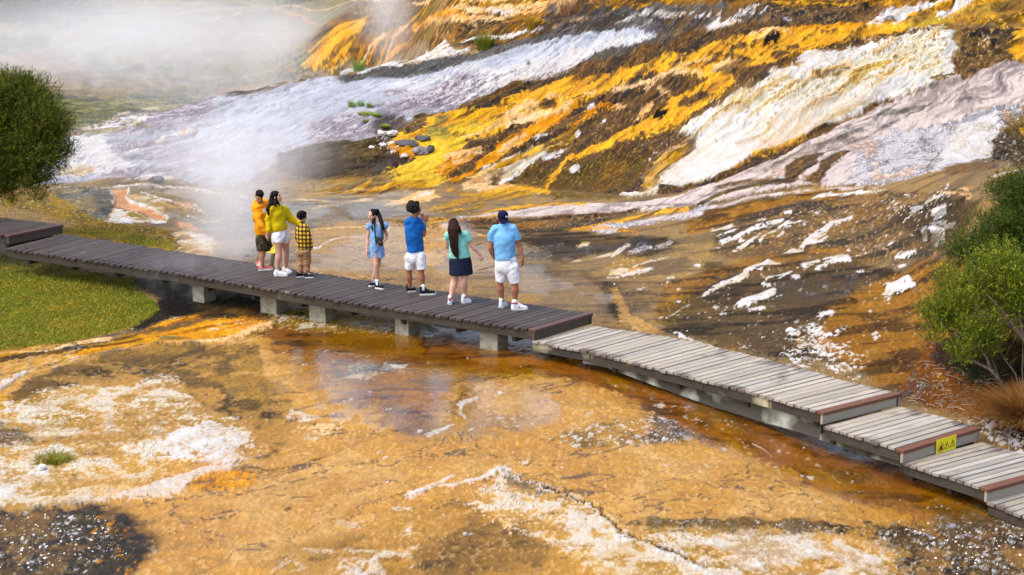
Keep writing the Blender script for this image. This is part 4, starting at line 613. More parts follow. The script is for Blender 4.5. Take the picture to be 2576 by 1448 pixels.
poly('7', [(2370, 390), (2420, 390), (2500, 440), (2576, 480), (2576, 540), (2460, 470)], 'peach', 7, .8, fl=('c', .7))
line('7', [(1500, 20), (1560, 60), (1700, 20)], 26, 'whmottle', 6, .7, fl=('c', .7)); line('7', [(2160, 65), (2270, 15)], [12, 8], 'cream', 3, .9)
# right: peach and white crusts with the split line
poly('8', [(720, 520), (830, 425), (950, 470), (1130, 540), (1190, 620), (1300, 680), (1500, 740), (1620, 850), (1150, 850), (1080, 720), (900, 620)], 'whmottle', 12, .85); poly('8', [(840, 430), (950, 465), (1060, 510), (960, 500), (840, 480)], 'mottle', 9, .8)
poly('8', [(1160, 560), (1200, 640), (1400, 700), (1530, 760), (1560, 850), (1200, 850), (1100, 700), (1180, 690), (1080, 640)], 'cream', 12, .6); poly('8', [(960, 500), (1130, 550), (1190, 630), (1150, 700), (1000, 600)], 'white', 10, .45, fl=('c', .6))
poly('8', [(1260, 600), (1500, 590), (1900, 610), (2150, 650), (2250, 850), (1560, 850), (1480, 730), (1330, 670)], 'whmottle', 16, .85); poly('8', [(1500, 620), (2000, 640), (2100, 720), (1900, 771), (1600, 771)], 'white', 20, .45, fl=('b', .7)); poly('8', [(1230, 590), (1500, 580), (1900, 585), (2150, 625), (1900, 630), (1500, 610), (1280, 610)], 'dkmottle', 10, .85)
poly('8', [(1900, 600), (2200, 570), (2700, 600), (2900, 800), (2200, 900), (2130, 700)], 'dkmottle', 16, .85); poly('8', [(2080, 610), (2700, 560), (2800, 850), (2200, 850), (2180, 700)], 'black', 20, .5); poly('8', [(2130, 610), (2500, 570), (2800, 600), (2800, 850), (2230, 850)], 'dkmottle', 26, .9); poly('8', [(2050, 600), (2300, 560), (2700, 570), (2800, 850), (2150, 850)], 'white', 14, .9, fl=('t', .30)); poly('8', [(2250, 590), (2700, 570), (2750, 800), (2200, 800)], 'sheetwh', 14, .8, fl=('s', .2))
poly('8', [(1880, 420), (2100, 440), (2450, 540), (2300, 600), (2100, 560)], 'mottle', 16, .5); poly('8', [(1700, 420), (2500, 500), (2576, 570), (2300, 560)], 'white', 14, .8, fl=('t', .10))
line('8', [(820, 415), (870, 435), (950, 470), (1050, 510), (1130, 550), (1180, 600), (1215, 640), (1330, 680), (1450, 730), (1560, 790)], [7, 9, 10, 12, 13, 9], 'white', 3, .9, .02); line('8', [(940, 460), (1060, 500), (1140, 530), (1190, 570), (1230, 620), (1330, 660), (1440, 700)], [7, 9, 12, 7], 'cream', 3, .9, .02); line('8', [(830, 416), (945, 464), (1060, 507), (1145, 545), (1195, 590), (1230, 635), (1350, 672), (1520, 745)], [2, 5, 6, 7, 7, 3], 'brown', 1.6, .95, -.03)
# crusts and cracks in the middle
poly('8', [(990, 310), (1020, 290), (1250, 240), (1330, 230), (1440, 280), (1520, 315), (1440, 335), (1260, 350), (1100, 350)], 'mottle', 10, .7); poly('8', [(1260, 290), (1330, 250), (1420, 275), (1480, 310), (1330, 330)], 'slate', 12, .5)
poly('8', [(990, 320), (1010, 290), (1200, 250), (1330, 230), (1430, 270), (1520, 315), (1440, 335), (1260, 350), (1080, 350)], 'white', 9, .95, fl=('s', .42)); poly('8', [(1200, 280), (1240, 255), (1330, 245), (1330, 270), (1260, 290)], 'white', 6, .8, fl=('c', .6)); poly('8', [(760, 220), (900, 250), (890, 270), (780, 245)], 'white', 6, .7, fl=('s', .4))
line('8', [(700, 240), (685, 225), (690, 190), (740, 175)], [8, 6, 14, 10], 'white', 3, .85, fl=('c', .7)); line('8', [(580, 298), (620, 285), (655, 265)], [10, 8, 6], 'white', 3, .9); poly('8', [(410, 80), (440, 65), (515, 60), (500, 75), (460, 80)], 'white', 3, .9); poly('8', [(310, 105), (320, 70), (440, 60), (470, 80), (380, 105)], 'greymoss', 6, .8); poly('8', [(310, 105), (400, 85), (440, 95), (360, 110)], 'cream', 4, .8, fl=('c', .7)); line('8', [(180, 108), (260, 102), (320, 100)], 3, 'dkmottle', 3, .7)
poly('8', [(180, 280), (200, 262), (270, 268), (250, 290), (200, 292)], 'peach', 4, .9); poly('8', [(90, 240), (120, 220), (220, 240), (160, 260)], 'white', 5, .85, fl=('c', .65)); line('8', [(130, 240), (300, 240), (420, 225), (560, 220), (650, 220)], 4, 'dkmottle', 4, .7, fl=('c', .6)); line('8', [(0, 250), (90, 280), (60, 300), (20, 310)], 12, 'mottle', 8, .6)
line('8', [(410, 215), (450, 215)], 10, 'white', 4, .8, fl=('t', .5)); line('8', [(1115, 235), (1130, 230)], 10, 'white', 2, .9); line('8', [(1340, 204), (1370, 204)], 7, 'white', 2, .9); line('8', [(640, 215), (700, 235), (760, 250), (900, 290), (1000, 330), (1130, 385), (1240, 370)], 3, 'brrip', 3, .7, fl=('c', .6)); line('8', [(700, 300), (730, 350), (830, 375)], 2, 'brrip', 2, .6)
poly('8', [(740, 130), (900, 100), (1100, 120), (1300, 200), (1330, 225), (1250, 235), (950, 240), (760, 215)], 'tan', 14, .8); poly('8', [(1250, 350), (1560, 340), (1800, 420), (1900, 500), (1500, 560), (1200, 500), (900, 440), (1100, 390)], 'tan', 16, .7)
for k in range(60):
    x0 = 900 + RNG.rand() * 1500; y0 = 1080 + RNG.rand() * 330; L_ = 20 + RNG.rand() * 60
    line('P', [(x0, y0), (x0 + L_ * .4, y0 + RNG.randn() * 3), (x0 + L_, y0 + RNG.randn() * 6)], 1.6, ['brrip', 'dkmottle', 'brown'][k % 3], 1.8, .55, fl=('c', .6))
poly('P', [(300, 1200), (2000, 1000), (2300, 1300), (2000, 1400), (900, 1440)], 'dkmottle', 30, .85, fl=('t', .012)); poly('P', [(700, 850), (1500, 950), (2200, 1200), (2500, 1400), (900, 1400)], 'white', 30, .85, fl=('t', .02)); poly('P', [(350, 1290), (900, 1200), (900, 1440), (420, 1440)], 'deep', 30, .12)
wetten('P', [(640, 800), (1000, 815), (1346, 870), (1500, 930), (1560, 1010), (1400, 1080), (1200, 1130), (900, 1130), (720, 1060), (690, 900)], 30, .97); wetten('P', [(1480, 900), (1700, 960), (2070, 1090), (2300, 1180), (2560, 1310), (2400, 1330), (2000, 1220), (1700, 1100), (1500, 1000)], 20, .95); wetten('P', [(560, 500), (1000, 500), (1200, 560), (1300, 700), (1100, 700), (740, 690), (560, 620)], 30, .85); wetten('P', [(1300, 620), (1560, 680), (1560, 780), (1480, 780), (1300, 740)], 20, .85)
# the far right bank below the bushes, outside the walk
poly('P', [(2576, 1150), (2700, 1180), (2800, 1300), (2800, 1100)], 'litter', 10, .8)
print('painted', round(time.time() - T0, 1))
# ------------------------------------------------------------------ build the sheet
slope = S(45, 47.5, gy) * S(80, 70, gy)
Z = H0(gx, gy)
rough_ = .014 + .035 * slope
rip_side = S(0, 4, ax) * S(33, 36, gy)
Zd = (nB - .5) * .10 * (.22 + slope) + (nC - .5) * rough_ * 1.1 + (nD - .5) * .010 + slope * ((fl - .5) * .09 + (fl2 - .5) * .03) * S(-4, 0, ax) + (rp_ - .5) * .05 * np.maximum(rip_side, slope * S(2, -6, ax)) * (1 - .6 * WET)
tl_ = (Z * 4.2 + nB * 1.3 + fw * 2.2) % 1; Zd = Zd + slope * S(-3, 1, ax) * (tl_ ** 3) * .055
flat = S(.28, .16, 1 - WET)                       # standing water stays level
Zd = Zd * (1 - .75 * S(.6, .95, WET)) + DH
near = S(20.5, 21.5, gy)
Z = Z + Zd * S(.40, .35, np.abs(gx / (gy + 1.5))) * S(112, 100, gy)
V = np.stack([gx, gy, Z], 1)
ii = np.arange(NR - 1)[:, None] * NC + np.arange(NC - 1)[None, :]; ii = ii.ravel()
F = np.stack([ii, ii + 1, ii + NC + 1, ii + NC], 1)
gm, gn, gb = newmat('sinter_ground'); L = gn.links.new
at_ = N(gn, 'ShaderNodeAttribute', attribute_name='Col'); tc = N(gn, 'ShaderNodeTexCoord'); mp = N(gn, 'ShaderNodeMapping'); mp.inputs[3].default_value = (52, 26, 52); L(tc.outputs['Object'], mp.inputs[0])
no = N(gn, 'ShaderNodeTexNoise'); no.inputs['Scale'].default_value = 1; no.inputs['Detail'].default_value = 5; no.inputs['Roughness'].default_value = .7; L(mp.outputs[0], no.inputs[0])
mr = N(gn, 'ShaderNodeMapRange'); mr.inputs[1].default_value = .3; mr.inputs[2].default_value = .7; mr.inputs[3].default_value = .70; mr.inputs[4].default_value = 1.25; L(no.outputs[0], mr.inputs[0])
vm = N(gn, 'ShaderNodeVectorMath', operation='SCALE'); L(at_.outputs['Color'], vm.inputs[0]); L(mr.outputs[0], vm.inputs['Scale']); L(vm.outputs[0], gb.inputs['Base Color'])
m2 = N(gn, 'ShaderNodeMapRange'); m2.inputs[3].default_value = .9; m2.inputs[4].default_value = .10; L(at_.outputs['Alpha'], m2.inputs[0]); L(m2.outputs[0], gb.inputs['Roughness'])
ms = N(gn, 'ShaderNodeMapRange'); ms.inputs[3].default_value = .10; ms.inputs[4].default_value = .5; L(at_.outputs['Alpha'], ms.inputs[0]); L(ms.outputs[0], gb.inputs['Specular IOR Level'])
bp = N(gn, 'ShaderNodeBump'); bp.inputs['Distance'].default_value = .02; m3 = N(gn, 'ShaderNodeMapRange'); m3.inputs[3].default_value = .35; m3.inputs[4].default_value = .06; L(at_.outputs['Alpha'], m3.inputs[0]); L(m3.outputs[0], bp.inputs['Strength']); L(no.outputs[0], bp.inputs['Height']); L(bp.outputs[0], gb.inputs['Normal'])
lum_ = (COLR @ np.array([.3, .6, .1], np.float32))[:, None]; COLR = np.clip(lum_ + (COLR - lum_) * 1.17, .004, 1)
COLR *= 1 - .26 * S(.40, .9, lum_)
ground = npmesh('ground', V, F, gm, None, True, np.concatenate([np.clip(COLR * (np.clip(COLR @ np.array([.3, .6, .1], np.float32), .02, 1) / .62)[:, None] ** .48, 0, 1) * ALB, WET[:, None]], 1)); tag(ground, kind='structure')
_hz = Z.reshape(NR, NC)
def HZ(x, y):
    """height of the finished ground at a point"""
    x = np.atleast_1d(x).astype(float); y = np.atleast_1d(y).astype(float)
    j = np.clip(np.searchsorted(YY, y) - 1, 0, NR - 2); f = (y - YY[j]) / (YY[j + 1] - YY[j])
    u = x / (y + 1.5); i = np.clip(np.searchsorted(U, u) - 1, 0, NC - 2); g = np.clip((u - U[i]) / (U[i + 1] - U[i]), 0, 1)
    return (_hz[j, i] * (1 - g) + _hz[j, i + 1] * g) * (1 - f) + (_hz[j + 1, i] * (1 - g) + _hz[j + 1, i + 1] * g) * f
def onground(px, py):
    x, y, z = raycast([px], [py], H0); return float(x[0]), float(y[0]), float(HZ(x, y)[0])
print('ground', round(time.time() - T0, 1))
# ------------------------------------------------------------------ solid primitives
def frame(d, lat=None):
    d = Vector(d).normalized()
    a = Vector(lat) if lat is not None else (Vector((0, 0, 1)) if abs(d.z) < .9 else Vector((1, 0, 0)))
    u = a - d * a.dot(d)
    if u.length < 1e-5: u = d.orthogonal()
    u.normalize(); return u, d.cross(u)
def tube(pts, rad, lat=None, seg=12, cap=True, fl=''):
    """lofted elliptical tube; rad: list of r or (ra, rb), ra along lat; rounded ends"""
    pts = [Vector(p) for p in pts]; rad = [(r, r) if np.isscalar(r) else tuple(r) for r in rad]
    V, F = [], []; n = len(pts)
    rings = []
    for i, p in enumerate(pts):
        d = (pts[min(i + 1, n - 1)] - pts[max(i - 1, 0)]); u, v = frame(d, lat); rings.append((p, u, v, *rad[i]))
    if cap:
        p, u, v, a, b = rings[0]; d = (pts[0] - pts[1]).normalized(); m = min(a, b)
        if 's' not in fl: rings = [(p + d * m * .95, u, v, a * .15, b * .15), (p + d * m * .75, u, v, a * .62, b * .62), (p + d * m * .4, u, v, a * .9, b * .9)] + rings
        p, u, v, a, b = rings[-1]; d = (pts[-1] - pts[-2]).normalized(); m = min(a, b)
        if 'e' not in fl: rings = rings + [(p + d * m * .4, u, v, a * .9, b * .9), (p + d * m * .75, u, v, a * .62, b * .62), (p + d * m * .95, u, v, a * .15, b * .15)]
    for p, u, v, a, b in rings:
        for k in range(seg):
            t = 2 * math.pi * k / seg; V.append(tuple(p + u * (a * math.cos(t)) + v * (b * math.sin(t))))
    for i in range(len(rings) - 1):
        for k in range(seg): F.append((i * seg + k, i * seg + (k + 1) % seg, (i + 1) * seg + (k + 1) % seg, (i + 1) * seg + k))
    F.append(tuple(reversed(range(seg)))); o = (len(rings) - 1) * seg; F.append(tuple(range(o, o + seg)))
    return V, F
def ell(c, r, fw=(0, -1, 0), up=(0, 0, 1), seg=14):
    """ellipsoid: r = (side, front, up)"""
    f = Vector(fw).normalized(); u = Vector(up) - f * Vector(up).dot(f); u.normalize(); s = f.cross(u); c = Vector(c)
    V, F = [], []; m = seg // 2 + 1
    for i in range(m + 1):
        ph = math.pi * (i / m) ; ph = min(max(ph, .05), math.pi - .05)
        for k in range(seg):
            t = 2 * math.pi * k / seg
            V.append(tuple(c + s * (r[0] * math.sin(ph) * math.cos(t)) + f * (r[1] * math.sin(ph) * math.sin(t)) + u * (r[2] * math.cos(ph))))
    for i in range(m):
        for k in range(seg): F.append(((i + 1) * seg + k, (i + 1) * seg + (k + 1) % seg, i * seg + (k + 1) % seg, i * seg + k))
    F.append(tuple(range(seg))); F.append(tuple(reversed(range(m * seg, m * seg + seg))))
    return V, F
def box8(c):
    """box from 8 corners: bottom 4 (ccw), top 4"""
    return [tuple(p) for p in c], [(3, 2, 1, 0), (4, 5, 6, 7), (0, 1, 5, 4), (1, 2, 6, 5), (2, 3, 7, 6), (3, 0, 4, 7)]
def obox(c, sx, sy, sz, ux=(1, 0, 0), uz=(0, 0, 1)):
    c = Vector(c); x = Vector(ux).normalized(); z = Vector(uz); z = (z - x * z.dot(x)).normalized(); y = z.cross(x)
    P = [c + x * (a * sx / 2) + y * (b * sy / 2) + z * (g * sz / 2) for g in (-1, 1) for a, b in ((-1, -1), (1, -1), (1, 1), (-1, 1))]
    return box8(P)
def join(pr):
    V, F = [], []
    for v, f in pr:
        o = len(V); V += list(v); F += [tuple(i + o for i in q) for q in f]
    return V, F
def mesh(name, prims, mat, parent=None, smooth=False, bevel=0):
    V, F = join(prims); o = npmesh(name, V, F, mat, parent, smooth)
    if bevel:
        b = o.modifiers.new('bevel', 'BEVEL'); b.width = bevel; b.segments = 2; b.limit_method = 'ANGLE'
    return o
def solid(name, prims, mat, parent, vox=.01, it=4, wr=None, colf=None):
    """fuse overlapping primitives into one continuous smooth surface"""
    V, F = join(prims); me = bpy.data.meshes.new('tmp'); me.from_pydata(V, [], F)
    o = bpy.data.objects.new('tmp', me); COL.objects.link(o)
    m = o.modifiers.new('r', 'REMESH'); m.mode = 'VOXEL'; m.voxel_size = vox
    s = o.modifiers.new('s', 'SMOOTH'); s.iterations = it; s.factor = .5
    dg = bpy.context.evaluated_depsgraph_get(); m2 = bpy.data.meshes.new_from_object(o.evaluated_get(dg))
    bpy.data.objects.remove(o); bpy.data.meshes.remove(me)
    m2.name = name; n = len(m2.vertices); co = np.zeros(n * 3, np.float32); m2.vertices.foreach_get('co', co); co = co.reshape(-1, 3)
    if wr:
        nr = np.zeros(n * 3, np.float32); m2.vertices.foreach_get('normal', nr); nr = nr.reshape(-1, 3)
        amp, sx, sz = wr; q = (fbm(co[:, 0] * sx + co[:, 1] * sx * .8, co[:, 2] * sz + co[:, 1] * sz * .4, 3, 21) - .5)
        q2 = 1 - np.abs(fbm(co[:, 0] * sx * .7 - co[:, 2] * sz * .6, co[:, 2] * sz * .7 + co[:, 1] * 4, 2, 25) * 2 - 1)
        co = co + nr * ((q * 2 + (q2 - .7) * 1.2) * amp)[:, None]; m2.vertices.foreach_set('co', co.ravel().astype(np.float32))
    m2.polygons.foreach_set('use_smooth', np.ones(len(m2.polygons), bool))
    if colf is not None:
        c = colf(co); ca = m2.color_attributes.new('Col', 'FLOAT_COLOR', 'POINT'); ca.data.foreach_set('color', np.concatenate([c, np.ones((n, 1))], 1).astype(np.float32).ravel())
    m2.materials.clear(); m2.materials.append(mat); m2.update()
    r = bpy.data.objects.new(name, m2); COL.objects.link(r); r.parent = parent
    return r
def atz(px, py, z):
    a = (px - 1288) / FP; b = -(py - 724) / FP
    d = (a, math.cos(PITCH) + b * math.sin(PITCH), -math.sin(PITCH) + b * math.cos(PITCH)); t = (z - HC) / d[2]
    return Vector((d[0] * t, d[1] * t, z))
# ------------------------------------------------------------------ boardwalk
def woodmat(name, stops, var, rough=.8, grime=None, edge=0):
    m, n, b = newmat(name); L = n.links.new
    tc = N(n, 'ShaderNodeTexCoord'); ge = N(n, 'ShaderNodeNewGeometry'); at = N(n, 'ShaderNodeAttribute', attribute_name='Col')
    se = N(n, 'ShaderNodeSeparateColor'); L(at.outputs['Color'], se.inputs[0])      # r along board, g board id, b across
    cb = N(n, 'ShaderNodeCombineXYZ'); mu = N(n, 'ShaderNodeMath', operation='MULTIPLY'); mu.inputs[1].default_value = 3.0; L(se.outputs[0], mu.inputs[0]); L(mu.outputs[0], cb.inputs[0])
    m4 = N(n, 'ShaderNodeMath', operation='MULTIPLY'); m4.inputs[1].default_value = 977.; L(se.outputs[1], m4.inputs[0]); L(m4.outputs[0], cb.inputs[2])
    m5 = N(n, 'ShaderNodeMath', operation='MULTIPLY'); m5.inputs[1].default_value = 30.; L(se.outputs[2], m5.inputs[0]); L(m5.outputs[0], cb.inputs[1])
    no = N(n, 'ShaderNodeTexNoise'); no.inputs['Scale'].default_value = 1.0; no.inputs['Detail'].default_value = 6; no.inputs['Roughness'].default_value = .6; L(cb.outputs[0], no.inputs[0])
    cr = N(n, 'ShaderNodeValToRGB'); els = cr.color_ramp.elements
    while len(els) < len(stops): els.new(.5)
    for e, (p, c) in zip(els, stops): e.position = p; e.color = (*lin(c), 1)
    L(no.outputs[0], cr.inputs[0])
    wn = N(n, 'ShaderNodeTexWhiteNoise', noise_dimensions='1D'); L(se.outputs[1], wn.inputs['W'])
    mr = N(n, 'ShaderNodeMapRange'); mr.inputs[3].default_value = 1 - var; mr.inputs[4].default_value = 1 + var; L(wn.outputs[0], mr.inputs[0])
    hs = N(n, 'ShaderNodeVectorMath', operation='SCALE'); L(cr.outputs[0], hs.inputs[0]); L(mr.outputs[0], hs.inputs['Scale'])
    mx0 = N(n, 'ShaderNodeMix', data_type='RGBA'); mx0.blend_type = 'MULTIPLY'; mx0.inputs[0].default_value = 1; L(hs.outputs[0], mx0.inputs[6])
    tint = N(n, 'ShaderNodeMix', data_type='RGBA'); tint.inputs[6].default_value = (1.06, 1, .86, 1); tint.inputs[7].default_value = (.95, 1, 1.06, 1); L(wn.outputs[1], tint.inputs[0]); L(tint.outputs[2], mx0.inputs[7])
    out = mx0.outputs[2]
    if grime:
        n2 = N(n, 'ShaderNodeTexNoise'); n2.inputs['Scale'].default_value = grime[1]; n2.inputs['Detail'].default_value = 5; L(tc.outputs['Object'], n2.inputs[0])
        c2 = N(n, 'ShaderNodeValToRGB'); c2.color_ramp.elements[0].position = grime[2]; c2.color_ramp.elements[1].position = grime[2] + .14; L(n2.outputs[0], c2.inputs[0])
        mx = N(n, 'ShaderNodeMix', data_type='RGBA'); L(c2.outputs[0], mx.inputs[0]); L(out, mx.inputs[6]); mx.inputs[7].default_value = (*lin(grime[0]), 1); out = mx.outputs[2]
    if edge:
        e1 = N(n, 'ShaderNodeMath', operation='SUBTRACT'); e1.inputs[1].default_value = .5; L(se.outputs[0], e1.inputs[0]); e2 = N(n, 'ShaderNodeMath', operation='ABSOLUTE'); L(e1.outputs[0], e2.inputs[0])
        n3 = N(n, 'ShaderNodeTexNoise'); n3.inputs['Scale'].default_value = 2.2; n3.inputs['Detail'].default_value = 5; L(tc.outputs['Object'], n3.inputs[0]); e3 = N(n, 'ShaderNodeMath', operation='ADD'); L(e2.outputs[0], e3.inputs[0]); L(n3.outputs[0], e3.inputs[1])
        e4 = N(n, 'ShaderNodeMapRange'); e4.inputs[1].default_value = .96; e4.inputs[2].default_value = 1.12; e4.inputs[4].default_value = edge; L(e3.outputs[0], e4.inputs[0]); mx = N(n, 'ShaderNodeMix', data_type='RGBA'); L(e4.outputs[0], mx.inputs[0]); L(out, mx.inputs[6]); mx.inputs[7].default_value = (*lin((72, 56, 54)), 1); out = mx.outputs[2]
    L(out, b.inputs['Base Color']); b.inputs['Roughness'].default_value = rough; b.inputs['Specular IOR Level'].default_value = .3
    bp = N(n, 'ShaderNodeBump'); bp.inputs['Strength'].default_value = .5; bp.inputs['Distance'].default_value = .006; L(no.outputs[0], bp.inputs['Height']); L(bp.outputs[0], b.inputs['Normal'])
    return m
M = {}
M['pale'] = woodmat('weathered_boards', [(.22, (84, 77, 72)), (.42, (144, 136, 126)), (.6, (176, 168, 154)), (.8, (152, 148, 145))], .24, grime=((84, 62, 58), 1.3, .64), edge=.75)
M['darkw'] = woodmat('dark_boards', [(.25, (42, 34, 33)), (.45, (68, 58, 56)), (.65, (92, 82, 79)), (.85, (58, 50, 47))], .45, grime=((160, 156, 152), 2.6, .66))
M['beam'] = woodmat('side_timber', [(.2, (34, 31, 27)), (.5, (62, 56, 48)), (.8, (92, 82, 66))], .2, grime=((98, 92, 70), 3.0, .62))
M['beam2'] = woodmat('stained_timber', [(.2, (30, 28, 26)), (.5, (66, 60, 54)), (.8, (90, 84, 76))], .2, grime=((184, 176, 140), 1.6, .6))
M['skirt'] = woodmat('limewashed_timber', [(.2, (42, 40, 35)), (.5, (80, 76, 66)), (.8, (110, 104, 90))], .1, grime=((202, 208, 188), 1.4, .50))
M['riser'] = woodmat('riser_timber', [(.2, (104, 98, 90)), (.5, (158, 150, 138)), (.8, (186, 180, 168))], .1, grime=((98, 88, 84), 3.0, .66))
M['riserd'] = woodmat('dark_riser', [(.2, (44, 38, 34)), (.5, (84, 72, 62)), (.8, (104, 94, 82))], .1, grime=((50, 44, 40), 4.0, .6))
M['nose'] = woodmat('red_nosing', [(.2, (82, 48, 34)), (.5, (112, 72, 54)), (.8, (136, 94, 74))], .1, rough=.6)
M['nosed'] = woodmat('dark_red_nosing', [(.2, (62, 44, 40)), (.5, (96, 68, 62)), (.8, (112, 84, 78))], .1, rough=.6)
M['conc'] = simple('old_concrete', (176, 170, 148), .85, .1, 9, .5, 60, rgb2=(112, 106, 88))
M['wire'] = simple('steel_netting', (92, 86, 82), .5, .2, 30)
def board(a, b, c, d, t, uid, jit=0):
    """a,b near/far start, c,d near/far end on the top face; returns verts, faces, cols (subdivided along its length)"""
    up = Vector((0, 0, 1)); V, F, Cc = [], [], []
    n = 6
    for i in range(n + 1):
        s = i / n
        p = a.lerp(b, s); q = c.lerp(d, s)
        for w_, zz, k in ((p, 0, 0), (q, 0, 1), (q, -t, 1.3), (p, -t, -.3)):
            V.append(tuple(w_ + up * (zz + jit))); Cc.append((s, uid, k, 1))
        if i:
            o = (i - 1) * 4
            for k in range(4): F.append((o + k, o + (k + 1) % 4, o + 4 + (k + 1) % 4, o + 4 + k))
    F.append((3, 2, 1, 0)); o = n * 4; F.append((o, o + 1, o + 2, o + 3))
    return V, F, Cc
def bmeshobj(name, bl, mat, parent, bevel=.004):
    V, F, Cc = [], [], []
    for v, f, c in bl:
        o = len(V); V += v; F += [tuple(i + o for i in q) for q in f]; Cc += c
    o = npmesh(name, V, F, mat, parent, False, np.array(Cc))
    if bevel: b = o.modifiers.new('bevel', 'BEVEL'); b.width = bevel; b.segments = 1; b.limit_method = 'ANGLE'
    return o
def plen(P): return np.concatenate([[0], np.cumsum([(P[i + 1] - P[i]).length for i in range(len(P) - 1)])])
def along(P, cl, s):
    s = s * cl[-1]; i = int(np.clip(np.searchsorted(cl, s) - 1, 0, len(P) - 2)); return P[i].lerp(P[i + 1], (s - cl[i]) / (cl[i + 1] - cl[i]))
rnd = random.Random(5)
ROOT = {}
def deck(key, z, near, far, board_m, label, net=False, nose=None, riser=None, drop=.18, beam='beam', extra=None, pitch=.142):
    N_ = [atz(x, y, z) for x, y in near]; F_ = [atz(x, y, z) for x, y in far]
    org = (N_[0] + F_[-1]) / 2; org.z = z - .3
    root = empty('boardwalk_section', org); tag(root, label, 'boardwalk', 'stepped boardwalk sections'); ROOT[key] = (root, N_, F_, org)
    N_ = [p - org for p in N_]; F_ = [p - org for p in F_]
    cn = plen(N_); cf = plen(F_); n = int(round((cn[-1] + cf[-1]) / 2 / pitch)); bl = []
    nw = .12 if nose else 0
    for i in range(n):
        g = .011 if not net else .014
        g += rnd.uniform(-.003, .004); s0 = i / n + g / cn[-1]; s1 = (i + 1) / n - g / cn[-1]
        if nose and i == n - 1: continue
        a, c = along(N_, cn, s0), along(N_, cn, s1); b, d = along(F_, cf, s0), along(F_, cf, s1)
        dr = (b - a).normalized(); e0 = rnd.uniform(-.016, .016); e1 = rnd.uniform(-.016, .016)
        bl.append(board(a - dr * (.02 + e0), b + dr * (.02 + e1), c - dr * (.02 + e0), d + dr * (.02 + e1), .042, rnd.random(), rnd.uniform(-.006, .003)))
    bmeshobj('decking', bl, board_m, root)
    for nm, Pp, side in (('side_beam', N_, 1), ('side_beam', F_, -1)):
        bl = []
        for i in range(len(Pp) - 1):
            a, c = Pp[i], Pp[i + 1]; dr = (c - a).normalized(); nr_ = Vector((dr.y, -dr.x, 0)) * side     # outward
            o0 = nr_ * -.01; o1 = nr_ * -.06; dz = Vector((0, 0, -.048))
            m_ = max(1, int((c - a).length / 2.4)); 
            for j in range(m_):
                p = a.lerp(c, j / m_) + dr * .003; q = a.lerp(c, (j + 1) / m_) - dr * .003
                v, f, cc = board(p + o1 + dz, q + o1 + dz, p + o0 + dz, q + o0 + dz, .135, rnd.random())
                cc = [(x[0], x[1], k2, 1) for x, k2 in zip(cc, [0, 1, 2.2, 1.6] * 7)]
                bl.append((v, f, cc))
        bmeshobj(nm, bl, M[beam], root)
    # cross bearers under the boards
    bl = []
    for s in np.linspace(.04, .96, max(3, int(cn[-1] / 1.1))):
        a, b = along(N_, cn, s), along(F_, cf, s); dr = (b - a).normalized(); t_ = Vector((-dr.y, dr.x, 0)) * .04; dz = Vector((0, 0, -.185))
        bmeshobj('bearer', [board(a + dr * .1 - t_ + dz, b - dr * .1 - t_ + dz, a + dr * .1 + t_ + dz, b - dr * .1 + t_ + dz, .10, rnd.random())], M['beam'], root)
    if nose:
        a, b = N_[-1], F_[-1]; dr = (b - a).normalized(); t_ = (N_[-1] - N_[-2]).normalized(); t_ = (t_ - dr * t_.dot(dr)).normalized(); up = Vector((0, 0, .004))
        bmeshobj('step_nosing', [board(a - dr * .025 - t_ * .125 + up, b + dr * .025 - t_ * .125 + up, a - dr * .025 + t_ * .02 + up, b + dr * .025 + t_ * .02 + up, .05, .3)], M[nose], root, .006)
        dz = Vector((0, 0, -.048)); v, f, cc = board(a - dr * .02 - t_ * .045 + dz, b + dr * .02 - t_ * .045 + dz, a - dr * .02 + dz, b + dr * .02 + dz, drop - .05 + .006, .6)
        cc = [(x[0], x[1], k2, 1) for x, k2 in zip(cc, [0, 1, 3, 4] * 7)]
        bmeshobj('step_riser', [(v, f, cc)], M[riser], root, .004)
    if net:
        V, F = [], []; Wd = (F_[0] - N_[0]).length; Ln = cn[-1]; sp_ = .042
        def pt(s, t): 
            a = along(N_, cn, s); b = along(F_, cf, s); return a.lerp(b, t)
        nl = int((Ln + Wd) / sp_)
        for k in range(nl):
            for sg in (1, -1):
                s0 = k * sp_; 
                t0, t1 = .09, .95
                xs = np.linspace(0, 1, 9); pts = []
                for q in xs:
                    t = t0 + (t1 - t0) * q; s = (s0 - (t * Wd if sg > 0 else (1 - t) * Wd)) / Ln
                    if 0 <= s <= 1: pts.append(pt(s, t) + Vector((0, 0, .004 + .003 * (q * 8 % 2))))
                for a, b in zip(pts[:-1], pts[1:]):
                    d = (b - a).normalized(); w_ = Vector((-d.y, d.x, 0)) * .0024; o = len(V)
                    V += [tuple(a - w_), tuple(b - w_), tuple(b + w_), tuple(a + w_)]; F.append((o, o + 1, o + 2, o + 3))
        npmesh('wire_netting', V, F, M['wire'], root)
    return root
d0 = deck('0', .68, [(-420, 528), (23, 593)], [(-300, 513), (156, 566)], M['darkw'], 'upper boardwalk section at the left edge, ending in a dark step', True, 'nosed', 'riserd')
d1 = deck('1', .50, [(16, 624.5), (451, 688), (837, 753.5), (1346, 830)], [(156.6, 589), (500, 642), (930, 707.7), (1487.6, 789)], M['darkw'], 'long dark netted boardwalk section on which the seven people stand', True, 'nosed', 'riserd')
d2 = deck('2', .32, [(1338, 857), (1483, 884), (1769, 955), (1934, 998), (2072.5, 1038)], [(1478, 819), (1661, 844), (1806, 875), (1981, 917.5), (2125, 959), (2263, 991)], M['pale'], 'long pale grey boardwalk section below the dark netted one', False, 'nose', 'riser', beam='beam2')
